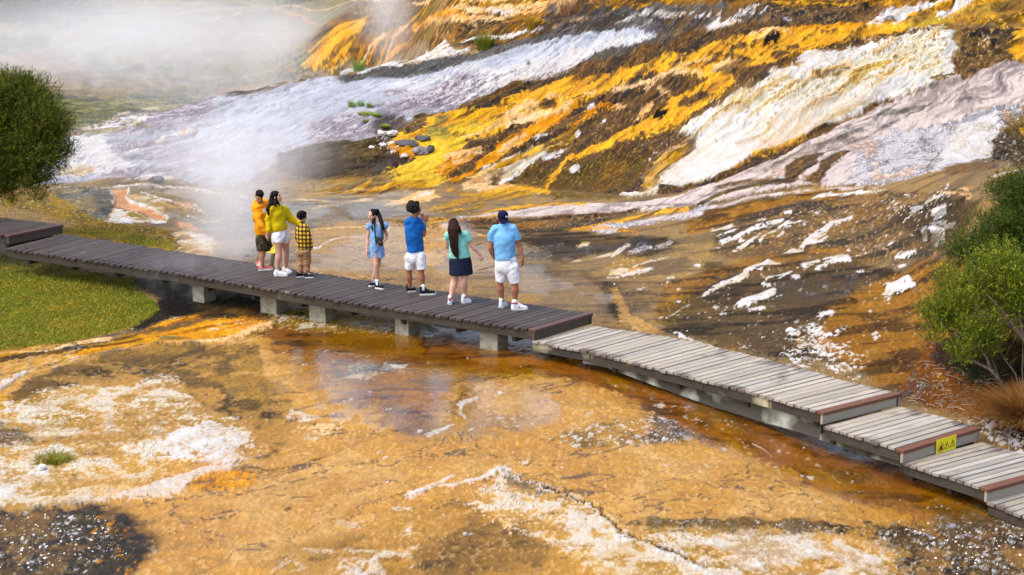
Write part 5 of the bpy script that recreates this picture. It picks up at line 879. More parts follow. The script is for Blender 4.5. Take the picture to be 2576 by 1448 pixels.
d3 = deck('3', .14, [(2074, 1072.6), (2274.5, 1134)], [(2264, 1022.5), (2465, 1076.6)], M['pale'], 'short pale boardwalk step carrying the yellow sign on its riser', False, 'nose', 'riser')
d4 = deck('4', -.04, [(2272, 1162), (2486, 1231)], [(2464, 1112), (2690, 1176)], M['pale'], 'pale boardwalk step just below the yellow sign', False, 'nose', 'riser')
d5 = deck('5', -.22, [(2484, 1262), (2600, 1307), (2820, 1400)], [(2688, 1206), (3000, 1300)], M['pale'], 'lowest boardwalk section at the right edge of the view', False)
def footing(key, px0, px1, pytop, pybot, depth=.34):
    root, N_, F_, org = ROOT[key]
    z = N_[0].z - .185
    a = atz(px0, pytop, z); b = atz(px1, pytop, z)
    ln = (b - a).length; d = (N_[-1] - N_[0]).normalized(); nr_ = Vector((-d.y, d.x, 0))
    g = min(HZ(a.x, a.y)[0], HZ(b.x, b.y)[0]) - .12; zb = min(g, z - .2)
    P = []
    for zz in (zb, z - .003):
        q = a.copy(); q.z = zz; q = q + nr_ * .03
        P += [q - org, q + d * ln * .92 - org, q + d * ln * .92 + nr_ * depth - org, q + nr_ * depth - org]
    mesh('footing', [box8(P)], M['conc'], root, False, .012)
footing('1', 480, 522, 712, 762); footing('1', 651, 708, 740, 780); footing('1', 774, 830, 762, 800); footing('1', 990, 1036, 797, 838); footing('1', 1204, 1262, 832, 877)
def plank3(key, name, mat, top, bot, z_off, th=.05):
    """vertical timber given its visible upper and lower edges"""
    root, N_, F_, org = ROOT[key]; bl = []
    z = N_[0].z + z_off; T = [atz(x, y, z) for x, y in top]; 
    for i in range(len(T) - 1):
        a, c = T[i], T[i + 1]; h0 = (bot[i][1] - top[i][1]) / 150.; h1 = (bot[i + 1][1] - top[i + 1][1]) / 150.
        d = (c - a).normalized(); nr_ = Vector((-d.y, d.x, 0)) * th
        v, f, cc = board(a + nr_ - org, c + nr_ - org, a - org, c - org, .1, .37)
        v = [list(q) for q in v]
        for r in range(7):
            h = h0 + (h1 - h0) * r / 6
            for k in (2, 3): v[r * 4 + k][2] = v[r * 4][2] - h
        cc = [((x[0] + i * 1.0), x[1], k2, 1) for x, k2 in zip(cc, [0, 1, 3, 4] * 7)]
        bl.append(([tuple(q) for q in v], f, cc))
    bmeshobj(name, bl, M[mat], root, .004)
plank3('2', 'lower_beam', 'skirt', [(1531, 919), (1650, 949), (1790, 982), (1930, 1022), (2066, 1062)], [(1531, 928), (1650, 972), (1790, 1022), (1930, 1062), (2066, 1100)], -.2)
plank3('2', 'brace', 'skirt', [(1466, 906), (1540, 916)], [(1466, 915), (1540, 928)], -.2, .12)
plank3('3', 'lower_beam', 'skirt', [(2062, 1092), (2160, 1124), (2268, 1162)], [(2062, 1106), (2160, 1140), (2268, 1174)], -.2)
def blk(key, px, py, z, s, name='footing'):
    root, N_, F_, org = ROOT[key]; p = atz(px, py, z); d = (N_[-1] - N_[0]).normalized()
    mesh(name, [obox(p - org, *s, ux=d)], M['conc'], root, False, .006)
blk('2', 1950, 1060, -.16, (.26, .2, .09)); blk('2', 1378, 886, .0, (.24, .14, .06)); blk('2', 1400, 878, .06, (.3, .25, .2))
d_ = (ROOT['4'][1][-1] - ROOT['4'][1][0]).normalized(); 
print('deck', round(time.time() - T0, 1))
# ------------------------------------------------------------------ signs
M['signy'] = simple('yellow_sign_face', (238, 218, 28), .45, .05, 5); M['black'] = simple('black_print', (28, 28, 24), .6, .05); M['red'] = simple('red_print', (206, 84, 30), .5, .05); M['post'] = simple('dark_stained_post', (74, 66, 52), .7, .2, 12, .4, 60)
def flat(name, polys, O, U, Vv, Nn, h, mat, parent, th=.0015):
    """thin raised print: polygons given in plane coordinates"""
    pr = []
    for pl in polys:
        k = len(pl); P = [O + U * x + Vv * y + Nn * h for x, y in pl]; Q = [p + Nn * th for p in P]
        f = [tuple(reversed(range(k))), tuple(range(k, 2 * k))] + [(i, (i + 1) % k, k + (i + 1) % k, k + i) for i in range(k)]
        pr.append(([tuple(p) for p in P + Q], f))
    return mesh(name, pr, mat, parent)
def ring2(cx, cy, r0, r1, n=24): return [[(cx + r * math.cos(t), cy + r * math.sin(t)) for r, t in ((r0, a), (r1, a), (r1, b), (r0, b))] for a, b in [(2 * math.pi * i / n, 2 * math.pi * (i + 1) / n) for i in range(n)]]
def seg2(p, q, w_):
    dx, dy = q[0] - p[0], q[1] - p[1]; l = math.hypot(dx, dy); nx, ny = -dy / l * w_ / 2, dx / l * w_ / 2
    return [(p[0] + nx, p[1] + ny), (p[0] - nx, p[1] - ny), (q[0] - nx, q[1] - ny), (q[0] + nx, q[1] + ny)]
def tri2(cx, cy, s, w_): 
    P = [(cx - s / 2, cy - s * .43), (cx + s / 2, cy - s * .43), (cx, cy + s * .43)]; return [seg2(P[i], P[(i + 1) % 3], w_) for i in range(3)]
a, b = ROOT['3'][1][-1], ROOT['3'][2][-1]; U_ = (b - a).normalized(); nn = Vector((U_.y, -U_.x, 0)); nn = nn if nn.y < 0 else -nn; Vz = Vector((0, 0, 1)); Wd = (b - a).length
O = a + U_ * (Wd * .40) + nn * .028; O.z = .14 - .215; sw, sh = Wd * .262, .235
sg = empty('warning_sign', O); tag(sg, 'yellow warning sign with two triangles fixed to the step riser', 'sign'); Z0 = Vector((0, 0, 0))
mesh('panel', [box8([Z0, U_ * sw, U_ * sw - nn * .004, -nn * .004, Z0 + Vz * sh, U_ * sw + Vz * sh, U_ * sw - nn * .004 + Vz * sh, -nn * .004 + Vz * sh])], M['signy'], sg)
c1 = sw * .22; flat('prohibition_ring', ring2(c1, sh * .46, sh * .27, sh * .31), Z0, U_, Vz, nn, .0004, M['red'], sg)
flat('pictogram', [seg2((c1 - .04, sh * .36), (c1 + .045, sh * .36), .012), seg2((c1 - .03, sh * .43), (c1 + .03, sh * .43), .010), seg2((c1 - .02, sh * .5), (c1 + .02, sh * .46), .02), seg2((c1 + .0, sh * .52), (c1 + .03, sh * .62), .014), seg2((c1 + .02, sh * .4), (c1 + .03, sh * .6), .012), seg2((c1 - .045, sh * .31), (c1 + .04, sh * .31), .008)], Z0, U_, Vz, nn, .0022, M['black'], sg)
for k, f_ in enumerate((.53, .82)):
    cx = sw * f_; cy = sh * (.5 if k == 0 else .53)
    fl_p = tri2(cx, cy, sh * .46, .008) + [seg2((cx, cy - .025), (cx + (.005 if k else -.004), cy + .02), .008), seg2((cx - .012 * (1 - k), cy - .01), (cx - .006, cy + .015), .006)]
    flat('hazard_triangle', fl_p, Z0, U_, Vz, nn, .0004, M['black'], sg)
# lectern style sign behind the man
B = atz(677, 667, .42); pd = Vector((.80, -.60, 0)); T_ = Vector((.155, .06, .42)); 
sg = empty('warning_sign', B); tag(sg, 'low yellow hazard sign on slanting dark posts behind the man in orange', 'sign')
wdt = .40; nrm = pd.cross(T_).normalized(); nrm = nrm if nrm.y < 0 else -nrm; tu = T_.normalized()
for k in (0, 1):
    o = pd * (-wdt * .86 * k) - tu * .10; mesh('post', [obox(o + T_ * .5 + tu * .02 - nrm * .03 , .075, .03, T_.length + .16, ux=pd, uz=tu)], M['post'], sg, False, .004)
O = -pd * (wdt * .93) + tu * (.235); PW, PH = wdt * 1.0, .225
mesh('panel', [box8([O, O + pd * PW, O + pd * PW - nrm * .012, O - nrm * .012, O + tu * PH, O + pd * PW + tu * PH, O + pd * PW + tu * PH - nrm * .012, O + tu * PH - nrm * .012])], M['signy'], sg)
cx, cy = PW * .70, PH * .54
flat('hazard_triangle', tri2(cx, cy, PH * .62, .010) + [seg2((cx + .008, cy - .035), (cx - .008, cy - .002), .008), seg2((cx - .01, cy - .002), (cx + .012, cy + .03), .008)], O, pd, tu, nrm, .001, M['black'], sg)
for q_ in (seg2((PW * .5, PH * .12), (PW * .9, PH * .12), .010), seg2((PW * .6, PH * .92), (PW * .92, PH * .92), .009)): flat('lettering', [q_], O, pd, tu, nrm, .001, M['black'], sg)
# ------------------------------------------------------------------ people
def cloth(name, rgb, rgb2=None, scale=6, bump=.25, bs=55, rough=.85, contrast=1, stretch=(1, 1, 1)): return simple(name, rgb, rough, .05, scale, bump, bs, stretch, rgb2, contrast, .2)
def vcmat(name, rough=.6, bump=.15, bs=160):
    m, n, b = newmat(name); L = n.links.new; a = N(n, 'ShaderNodeAttribute', attribute_name='Col'); L(a.outputs['Color'], b.inputs['Base Color']); b.inputs['Roughness'].default_value = rough; b.inputs['Specular IOR Level'].default_value = .3
    no = N(n, 'ShaderNodeTexNoise'); no.inputs['Scale'].default_value = bs; tc = N(n, 'ShaderNodeTexCoord'); L(tc.outputs['Object'], no.inputs[0]); bp = N(n, 'ShaderNodeBump'); bp.inputs['Strength'].default_value = bump; bp.inputs['Distance'].default_value = .004
    L(no.outputs[0], bp.inputs['Height']); L(bp.outputs[0], b.inputs['Normal']); return m
M['skin'] = vcmat('skin', .55, .08)
M['hair'] = simple('dark_hair', (22, 16, 15), .6, .35, 30, .6, 90, (1, 1, .12)); M['hairb'] = simple('long_brown_hair', (24, 16, 14), .5, .3, 34, .7, 90, (1, 1, .08), rgb2=(12, 8, 9))
M['hairb2'] = simple('chestnut_hair', (58, 32, 22), .5, .3, 34, .7, 90, (1, 1, .08), rgb2=(18, 11, 10))
for k_ in ('hair', 'hairb', 'hairb2'): M[k_].node_tree.nodes['Principled BSDF'].inputs['Specular IOR Level'].default_value = .12
M['curl'] = simple('curly_hair', (19, 16, 16), .8, .4, 60, 1.0, 75)
M['sock'] = cloth('white_sock', (236, 234, 232)); M['sole'] = simple('rubber_sole', (232, 230, 226), .6, .06); M['lace'] = cloth('laces', (240, 240, 240))
def seg_rib(pts, w_): return tube(pts, [w_] * len(pts), seg=6)
def person(name_label, fr, cx, fy, s, base, fn):
    """fn builds the figure from a local frame; J(px, py, depth) reads a joint off the figure's own scale"""
    Pb = atz(*base, .5); el = math.atan2(HC - 1.0, Pb.y); Pb.z = .5
    def J(px, py, yo=0.): 
        X = (px - cx) / s * (1 + yo / Pb.y); return Vector((X, yo, ((fy - py) / s - yo * math.sin(el)) / math.cos(el)))
    root = empty('person', Pb); tag(root, name_label, 'person', None); fn(J, root); return root
def head(J, c, f, up, skin, k=1., hairc=None, lip=(150, 84, 74)):
    """head prims plus a colour function that paints brows, eyes, lips"""
    f = Vector(f).normalized(); up = Vector(up).normalized(); s_ = f.cross(up).normalized(); up = s_.cross(f).normalized(); c = Vector(c)
    def P(a, b, g): return c + s_ * (a * k) + f * (b * k) + up * (g * k)
    pr = [ell(P(0, -.012, .028), (.072 * k, .090 * k, .085 * k), f, up), ell(P(0, .022, -.035), (.056 * k, .064 * k, .072 * k), f, up), ell(P(0, .045, -.078), (.032 * k, .034 * k, .026 * k), f, up),
          tube([P(0, .082, .012), P(0, .104, -.022)], [.009 * k, .014 * k]), ell(P(0, .084, -.052), (.024 * k, .010 * k, .011 * k), f, up)]
    for q in (-1, 1):
        pr.append(ell(P(q * .074, -.008, -.008), (.009 * k, .018 * k, .030 * k), f, up)); pr.append(ell(P(q * .045, .055, -.012), (.022 * k, .024 * k, .020 * k), f, up)); pr.append(ell(P(q * .032, .074, .030), (.022 * k, .010 * k, .008 * k), f, up))
    def paint(co, col):
        d = co - np.array(c); a = d @ np.array(s_) / k; b = d @ np.array(f) / k; g = d @ np.array(up) / k; fr_ = b > .045
        for q in (-1, 1):
            e = ((a - q * .032) / .016) ** 2 + ((g - .004) / .008) ** 2; col[(e < 1) & fr_] = lin((40, 26, 22)); e = ((a - q * .034) / .024) ** 2 + ((g - .026) / .006) ** 2; col[(e < 1) & fr_] = lin((36, 26, 22))
        e = (a / .026) ** 2 + ((g + .052) / .009) ** 2; col[(e < 1) & fr_] = lin(lip)
        return col
    return pr, paint, P
def hand(w_, d, n, k=1., curl=.6, spread=1., thumb=1):
    """w_ wrist, d pointing along the hand, n palm normal (fingers curl toward n)"""
    w_ = Vector(w_); d = Vector(d).normalized(); n = Vector(n); n = (n - d * n.dot(d)).normalized(); s_ = d.cross(n)
    pr = [tube([w_ - d * .02 * k, w_ + d * .03 * k, w_ + d * .085 * k], [(.024 * k, .017 * k), (.034 * k, .016 * k), (.038 * k, .014 * k)], s_)]
    for i, (o, l) in enumerate(((-.032, .068), (-.011, .078), (.011, .074), (.032, .058))):
        p = w_ + d * .085 * k + s_ * (o * k); a = curl * (.6 + .2 * (i % 2) + .1 * i); dd = (d + s_ * (o * 3 * spread)).normalized(); pts = [p - d * .012 * k, p]; ang = 0
        for t in range(3):
            ang += a * (.5 + .25 * t); dv = dd * math.cos(ang) + n * math.sin(ang); p = p + dv * (l * k * (.42, .32, .26)[t]); pts.append(p)
        pr.append(tube(pts, [.0098 * k, .0100 * k, .0092 * k, .0085 * k, .0075 * k], seg=8))
    p = w_ + d * .03 * k - s_ * (.026 * k * thumb); q = p + (d * .5 - s_ * thumb * .8 + n * .3).normalized() * .038 * k; r = q + (d * .85 - s_ * thumb * .3 + n * .45).normalized() * .03 * k; t_ = r + (d * .8 + n * .6).normalized() * .024 * k
    pr.append(tube([p, q, r, t_], [.014 * k, .0115 * k, .0105 * k, .009 * k], seg=8)); return pr
def skinbody(root, prims, tone, paints=(), vox=.0085):
    def cf(co):
        c = lin(tone)[None, :].repeat(len(co), 0) * (.92 + .16 * fbm(co[:, 0] * 14 + co[:, 1] * 9, co[:, 2] * 12, 2, 31))[:, None]
        for p in paints: c = p(co, c)
        return c
    return solid('body', prims, M['skin'], root, vox, 2, None, cf)
def limb(a, b, c, ra, rb, rc, bulge=1.1):
    a, b, c = Vector(a), Vector(b), Vector(c)
    return [tube([a, a.lerp(b, .35), a.lerp(b, .8), b], [ra, ra * .97, rb * 1.06, rb], seg=14), tube([b, b.lerp(c, .28), b.lerp(c, .6), c], [rb, rb * bulge, rb * .86, rc], seg=14)]
def torso(pel, che, nk, shl, shr, hw, ww, sw, dp, fat=0):
    lat = (Vector(shr) - Vector(shl)).normalized(); pel, che, nk = Vector(pel), Vector(che), Vector(nk)
    w1 = pel.lerp(che, .45)
    pr = [tube([pel, w1, che, che.lerp(nk, .5)], [(hw, dp * .92), (ww, dp * .86), (sw * .86, dp * .95), (sw * .72, dp * .72)], lat, 18)]
    pr.append(tube([shl, Vector(shl).lerp(Vector(shr), .5) + Vector((0, 0, .015)), shr], [.058 + fat, .068 + fat, .058 + fat], seg=14)); return pr, lat
def shoe(root, heel, toe, col, style, k=1., ankle=None):
    """heel / toe on the deck; style low, high, runner"""
    h = Vector(heel); t = Vector(toe); h.z = 0; t.z = 0; d = (t - h).normalized(); ln = (t - h).length; s_ = Vector((d.y, -d.x, 0)); up = Vector((0, 0, 1))
    def rg(x, w_, z): return h + d * (ln * x) + up * z, w_
    sole_ = []; th = .028 * k if style != 'runner' else .034 * k
    out = [(0.02, .022), (.0, .034), (.12, .037), (.35, .033), (.55, .038), (.75, .046), (.9, .042), (1.0, .022), (1.02, .0)]
    P = [h + d * (ln * a) + s_ * (b * k) for a, b in out] + [h + d * (ln * a) - s_ * (b * k) for a, b in reversed(out[:-1])]
    n = len(P); Vs = [tuple(p) for p in P] + [tuple(p + up * th) for p in P]; Fs = [tuple(reversed(range(n))), tuple(range(n, 2 * n))] + [(i, (i + 1) % n, n + (i + 1) % n, n + i) for i in range(n)]
    top = {'low': .085, 'high': .135, 'runner': .09}[style] * k
    pr = [tube([rg(.08, 0, .045 * k)[0], rg(.3, 0, .05 * k)[0], rg(.6, 0, .045 * k)[0], rg(.88, 0, .035 * k)[0]], [(.033 * k, .042 * k), (.034 * k, .048 * k), (.042 * k, .036 * k), (.036 * k, .024 * k)], s_, 14)]
    pr.append(tube([rg(.17, 0, .04)[0], rg(.19, 0, top)[0]], [(.036 * k, .05 * k), (.037 * k, .047 * k)], s_, 14, True)); pr.append(tube([rg(.25, 0, top * .9)[0], rg(.62, 0, .062 * k)[0]], [.026 * k, .022 * k], seg=10))
    up_o = solid('shoe', pr, col, root, .009, 2)
    npmesh('sole', Vs, Fs, M['sole'], up_o)
    if style != 'low' or True:
        L_ = []
        for i in range(4):
            q = rg(.34 + i * .085, 0, top * .93 - (top - .072 * k) * (i / 3.) ** .8 + .016 * k)[0]; L_.append(tube([q - s_ * .018 * k, q + up * .006, q + s_ * .018 * k], [.0055, .006, .0055], seg=6))
        mesh('laces', L_, M['lace'], up_o)
    return up_o, h, d, s_
def ankleband(root, o, h, d, s_, k, col, z0, z1, x=.18):
    p = h + d * .05; return mesh('ankle_stripe', [tube([p + Vector((0, 0, z0)), p + Vector((0, 0, z1))], [(.043 * k, .056 * k)] * 2, s_, 16, False)], col, o)
def collar_mesh(c, r, lat, th=.012): return [tube([Vector(c) + Vector((0, 0, -.01)), Vector(c) + Vector((0, 0, .03))], [(r, r * .9), (r * .95, r * .85)], lat, 16)]
def flatpanel(name, c, n, w_, h_, mat, root, shape=None, up=(0, 0, 1)):
    n = Vector(n).normalized(); u = Vector(up).cross(n).normalized(); v = n.cross(u); c = Vector(c)
    sh = shape or [[(-w_ / 2, -h_ / 2), (w_ / 2, -h_ / 2), (w_ / 2, h_ / 2), (-w_ / 2, h_ / 2)]]
    return flat(name, sh, c, u, v, n, 0, mat, root, .004)
M['orangec'] = cloth('orange_fleece', (238, 158, 22), (226, 140, 14), 5); M['camo'] = cloth('camouflage_cloth', (84, 78, 54), (34, 30, 24), 16, .2, 60, contrast=2.5)
M['coral'] = simple('coral_mesh_shoe', (236, 106, 98), .6, .12, 20, .4, 120); M['mustard'] = cloth('mustard_knit', (214, 188, 6), (192, 166, 4), 6, .5, 120); M['whitec'] = cloth('white_cotton', (236, 236, 240), (216, 218, 226), 6); M['whites'] = simple('white_leather', (236, 236, 238), .45, .05, 8)
M['chino'] = cloth('tan_chino', (168, 128, 92), (142, 104, 72), 7, .4, 30); M['chambray'] = cloth('pale_blue_cotton', (134, 176, 222), (112, 152, 202), 7, .4, 34); M['blackc'] = cloth('black_canvas', (32, 30, 36)); M['blue'] = cloth('royal_blue_jersey', (22, 104, 184), (16, 84, 158), 5)
M['teal'] = cloth('aqua_jersey', (142, 218, 204), (112, 192, 180), 6); M['denim'] = cloth('dark_denim', (26, 36, 62), (16, 24, 44), 10, .3, 140); M['sky'] = cloth('sky_blue_pique', (124, 186, 232), (100, 162, 214), 6, .2, 160); M['navy'] = cloth('navy_twill', (16, 24, 62), (10, 16, 46), 8)
M['redt'] = cloth('red_trim', (196, 52, 66)); M['plastic'] = simple('black_camera_body', (26, 26, 28), .4, .1); M['lens'] = simple('lens_glass', (14, 16, 26), .1, .1, spec=.8); M['brass'] = simple('stud', (150, 150, 150), .4)
def plaid():
    m, n, b = newmat('yellow_black_check'); L = n.links.new; tc = N(n, 'ShaderNodeTexCoord'); sx = N(n, 'ShaderNodeSeparateXYZ'); L(tc.outputs['Object'], sx.inputs[0])
    o = []
    for ax_, sc in ((0, 92.), (2, 84.)):
        mm = N(n, 'ShaderNodeMath', operation='MULTIPLY'); mm.inputs[1].default_value = sc; L(sx.outputs[ax_], mm.inputs[0]); s1 = N(n, 'ShaderNodeMath', operation='SINE'); L(mm.outputs[0], s1.inputs[0])
        g = N(n, 'ShaderNodeMapRange'); g.inputs[1].default_value = -.35; g.inputs[2].default_value = .05; L(s1.outputs[0], g.inputs[0]); o.append(g)
    ad = N(n, 'ShaderNodeMath', operation='ADD'); L(o[0].outputs[0], ad.inputs[0]); L(o[1].outputs[0], ad.inputs[1])
    cr = N(n, 'ShaderNodeValToRGB'); cr.color_ramp.interpolation = 'LINEAR'; e = cr.color_ramp.elements; e[0].position = 0; e[0].color = (*lin((26, 20, 16)), 1); e[1].position = 1; e[1].color = (*lin((232, 178, 28)), 1); x = e.new(.5); x.color = (*lin((96, 72, 22)), 1)
    h = N(n, 'ShaderNodeMath', operation='MULTIPLY'); h.inputs[1].default_value = .5; L(ad.outputs[0], h.inputs[0]); L(h.outputs[0], cr.inputs[0]); L(cr.outputs[0], b.inputs['Base Color']); b.inputs['Roughness'].default_value = .9; return m
M['plaid'] = plaid()
def man_orange(J, root):
    f = Vector((.30, -.85, -.42)); c = J(388, 290, .10); hp, paint, P = head(J, c, f, (.1, .25, 1), None, .98)
    shl, shr = J(335, 430, .13), J(475, 430, .28); nk = J(412, 385, .20); pel = J(428, 800, .22); che = J(408, 520, .22)
    tp, lat = torso(pel, che, nk, shl, shr, .155, .15, .20, .125)
    el_, wr_ = J(395, 620, -.02), J(468, 770, -.05); er_, wr2 = J(510, 600, .25), J(500, 740, .15)
    ha, hb = J(395, 830, .13), J(462, 830, .28); ka, kb = J(402, 1010, .06), J(388, 1010, .42); aa, ab = J(404, 1178, .03), J(352, 1118, .47)
    pr = hp + tp + [tube([nk - Vector((0, 0, .04)), c - Vector((0, 0, .04))], [.058, .055])] + limb(shl, el_, wr_, .05, .038, .026) + limb(shr, er_, wr2, .05, .038, .026) + limb(ha, ka, aa, .09, .056, .036) + limb(hb, kb, ab, .09, .056, .036)
    pr += hand(wr_, (.25, 0, -1), (.9, .3, 0), .98, .5) + hand(wr2, (0, 0, -1), (-.8, -.3, 0), .95, .6)
    skinbody(root, pr, (176, 122, 92), [paint])
    hem = J(425, 762, .2); hp2 = [tube([hem, J(415, 640, .2), J(405, 520, .2), J(410, 420, .2)], [(.158, .148), (.165, .145), (.185, .148), (.165, .13)], lat, 20, fl='s'), tube([shl, nk + Vector((0, 0, -.03)), shr], [.075, .09, .075])]
    hp2 += [tube([shl, el_, wr_ - Vector((.0, 0, -.04))], [.078, .066, .046]), tube([wr_ + Vector((0, 0, .06)), wr_ + Vector((0, 0, .02))], [.047, .040]), tube([shr, er_, wr2], [.075, .06, .045]), tube([hem + Vector((0, 0, .02)), hem - Vector((0, 0, .015))], [(.155, .145), (.15, .14)], lat, 20, fl='se')]
    hp2 += [tube([J(335, 340, .28), J(318, 395, .14), J(370, 425, .07), J(435, 405, .09), J(465, 365, .2), J(475, 345, .28)], [.04, .045, .034, .034, .036, .036]), tube([J(340, 340, .28), J(415, 325, .34), J(475, 345, .28)], [.04, .05, .036]), tube([J(335, 380, .3), J(420, 370, .36), J(490, 370, .3)], [.07, .09, .07])]
    solid('hoodie', hp2, M['orangec'], root, .012, 4, (.016, 6, 10))
    sp_ = [tube([J(428, 745, .21), J(428, 830, .21)], [(.145, .125), (.155, .13)], lat, 18), tube([ha, J(402, 990, .07)], [.105, .092], fl='e'), tube([hb, J(430, 970, .34)], [.105, .095], fl='e'), tube([J(450, 830, .2), J(480, 950, .22)], [.09, .085], fl='e')]
    solid('shorts', sp_, M['camo'], root, .012, 3, (.008, 8, 8))
    hc = P(0, -.02, .055); solid('hair', [ell(hc, (.079, .094, .078), f, (0, .3, 1)), ell(P(0, -.05, .0), (.07, .06, .06), f), ell(P(0, .035, .095), (.055, .045, .03), f)], M['hair'], root, .009, 2, (.006, 60, 60))
    for a_, b_ in ((J(362, 1262, .03), J(540, 1235, .12)), (J(368, 1170, .52), J(300, 1205, .46))):
        p = a_.lerp(b_, .18); p.z = 0; mesh('sock', [tube([p + Vector((0, 0, .07)), p + Vector((0, 0, .135))], [.044, .043], seg=14)], M['sock'], root, True); shoe(root, a_, b_, M['coral'], 'runner', 1.12)
    flatpanel('chest_print', J(466, 470, .03), (.65, -.75, .1), .09, .07, M['whitec'], root)
person('man in an orange hoodie and camouflage shorts with his head bowed', 'p1', 400, 1250, 701, (657.9, 682.6), man_orange)
def woman_yellow(J, root):
    f = Vector((.92, -.25, .22)); c = J(615, 300, .10); hp, paint, P = head(J, c, f, (-.12, .05, 1), None, .97, lip=(176, 70, 66))
    shl, shr = J(548, 455, .02), J(690, 460, .22); nk = J(600, 400, .13); pel = J(642, 765, .12); che = J(615, 540, .12)
    tp, lat = torso(pel, che, nk, shl, shr, .165, .135, .17, .125)
    el_, wr_ = J(500, 610, .05), J(497, 745, -.02); er_, wr2 = J(812, 595, .28), J(948, 668, .24)
    ha, hb = J(610, 800, .05), J(690, 800, .18); ka, kb = J(632, 1020, .02), J(703, 990, .24); aa, ab = J(600, 1240, .03), J(690, 1205, .28)
    pr = hp + tp + [tube([nk - Vector((0, 0, .05)), c - Vector((0, 0, .04))], [.05, .05])] + limb(shl, el_, wr_, .045, .034, .023) + limb(shr, er_, wr2, .045, .034, .023) + limb(ha, ka, aa, .098, .06, .036, 1.12) + limb(hb, kb, ab, .095, .058, .036, 1.12)
    pr += hand(wr_, (-.2, -.1, -1), (.7, -.5, 0), .92, .9) + hand(wr2, (.8, -.1, -.55), (-.2, -.1, -1), .92, .35, 1.2, -1)
    skinbody(root, pr, (206, 156, 130), [paint])
    hem = J(636, 722, .12); kn = [tube([hem, J(632, 690, .12), J(625, 600, .12), J(610, 500, .12), J(605, 440, .12)], [(.150, .135), (.160, .146), (.155, .14), (.165, .135), (.13, .105)], lat, 20, fl='s'), tube([shl, nk + Vector((0, 0, -.045)), shr], [.07, .07, .075])]
    kn += [tube([shl, J(505, 600, .05), J(507, 735, -.02)], [.075, .07, .04]), tube([shr, J(770, 580, .27), J(860, 630, .27), J(945, 664, .24)], [.085, .083, .064, .042])]
    solid('sweater', kn, M['mustard'], root, .011, 4, (.015, 8, 9))
    sp_ = [tube([J(638, 700, .12), J(640, 780, .12)], [(.135, .12), (.165, .14)], lat, 18), tube([ha, J(617, 886, .03)], [.112, .108], fl='e'), tube([hb, J(690, 878, .2)], [.108, .098], fl='e'), tube([J(650, 790, .1), J(650, 850, .1)], [.12, .1], fl='e')]
    solid('shorts', sp_, M['whitec'], root, .011, 3, (.013, 11, 8))
    solid('hair', [ell(P(0, -.028, .035), (.083, .096, .088), f, (-.1, 0, 1)), tube([P(0, -.06, .05), P(0, -.105, -.04), J(545, 400, .04), J(510, 470, -.01), J(517, 530, -.03)], [(.07, .06), (.075, .06), (.07, .055), (.055, .045), (.025, .02)], (0, -1, 0)), tube([P(-.06, -.02, -.01), J(600, 400, -.03), J(622, 430, -.05)], [.035, .03, .012]), tube([P(.05, .0, -.02), J(640, 420, .08), J(690, 450, .16)], [.03, .028, .02])], M['hairb'], root, .010, 3, (.007, 30, 5))
    for a_, b_ in ((J(562, 1320, .0), J(738, 1322, .02)), (J(652, 1275, .30), J(775, 1290, .22))): shoe(root, a_, b_, M['whites'], 'low', 1.0)
person('woman in a mustard sweater and white shorts resting a hand on the boy', 'p1', 650, 1315, 701, (706.8, 695.3), woman_yellow)
def boy(J, root):
    f = Vector((.8, .45, -.1)); c = J(940, 560, .04); hp, paint, P = head(J, c, f, (0, 0, 1), None, .86)
    shl, shr = J(885, 700, .06), J(990, 695, -.02); nk = J(942, 645, .03); pel = J(950, 960, .03); che = J(940, 770, .02)
    tp, lat = torso(pel, che, nk, shl, shr, .10, .095, .125, .085, -.02)
    el_, wr_ = J(868, 830, .12), J(905, 930, .16); er_, wr2 = J(1030, 850, -.04), J(1040, 962, .02)
    ha, hb = J(912, 985, .06), J(985, 985, .0); ka, kb = J(908, 1130, .07), J(988, 1125, .03); aa, ab = J(888, 1275, .05), J(980, 1275, .0)
    pr = hp + tp + [tube([nk - Vector((0, 0, .04)), c - Vector((0, 0, .04))], [.042, .042])] + limb(shl, el_, wr_, .032, .026, .02) + limb(shr, er_, wr2, .032, .026, .02) + limb(ha, ka, aa, .062, .042, .03) + limb(hb, kb, ab, .062, .042, .03)
    pr += hand(wr_, (.3, .2, -1), (.5, -.5, 0), .75, .8) + hand(wr2, (-.2, .3, -1), (-.7, .2, 0), .75, .8)
    skinbody(root, pr, (190, 140, 112), [paint])
    sh = [tube([J(958, 955, .03), J(950, 850, .02), J(940, 760, .02), J(940, 700, .02)], [(.132, .105), (.126, .10), (.13, .10), (.105, .08)], lat, 20, fl='s'), tube([shl, nk + Vector((0, 0, -.035)), shr], [.052, .05, .052]), tube([shl, el_, wr_], [.056, .048, .038]), tube([shr, er_, J(1042, 955, .01)], [.058, .052, .042])] + collar_mesh(nk, .052, lat)
    solid('checked_shirt', sh, M['plaid'], root, .010, 3, (.006, 10, 12))
    tr = [tube([J(955, 940, .03), J(952, 1000, .03)], [(.105, .09), (.112, .095)], lat, 18), tube([ha, J(905, 1120, .08), J(895, 1210, .05), J(888, 1280, .04)], [.082, .066, .060, .050], fl='e'), tube([hb, J(990, 1120, .03), J(985, 1210, .02), J(982, 1285, .0)], [.084, .068, .060, .050], fl='e')]
    solid('trousers', tr, M['chino'], root, .010, 3, (.012, 9, 18))
    solid('hair', [ell(P(0, -.022, .038), (.083, .092, .086), f), ell(P(0, .04, .082), (.055, .045, .036), f)], M['hair'], root, .009, 2, (.008, 50, 50))
    for a_, b_ in ((J(850, 1330, .0), J(950, 1320, .08)), (J(955, 1335, -.03), J(1070, 1328, .0))):
        o, h, d, s_ = shoe(root, a_, b_, M['blackc'], 'low', .86)
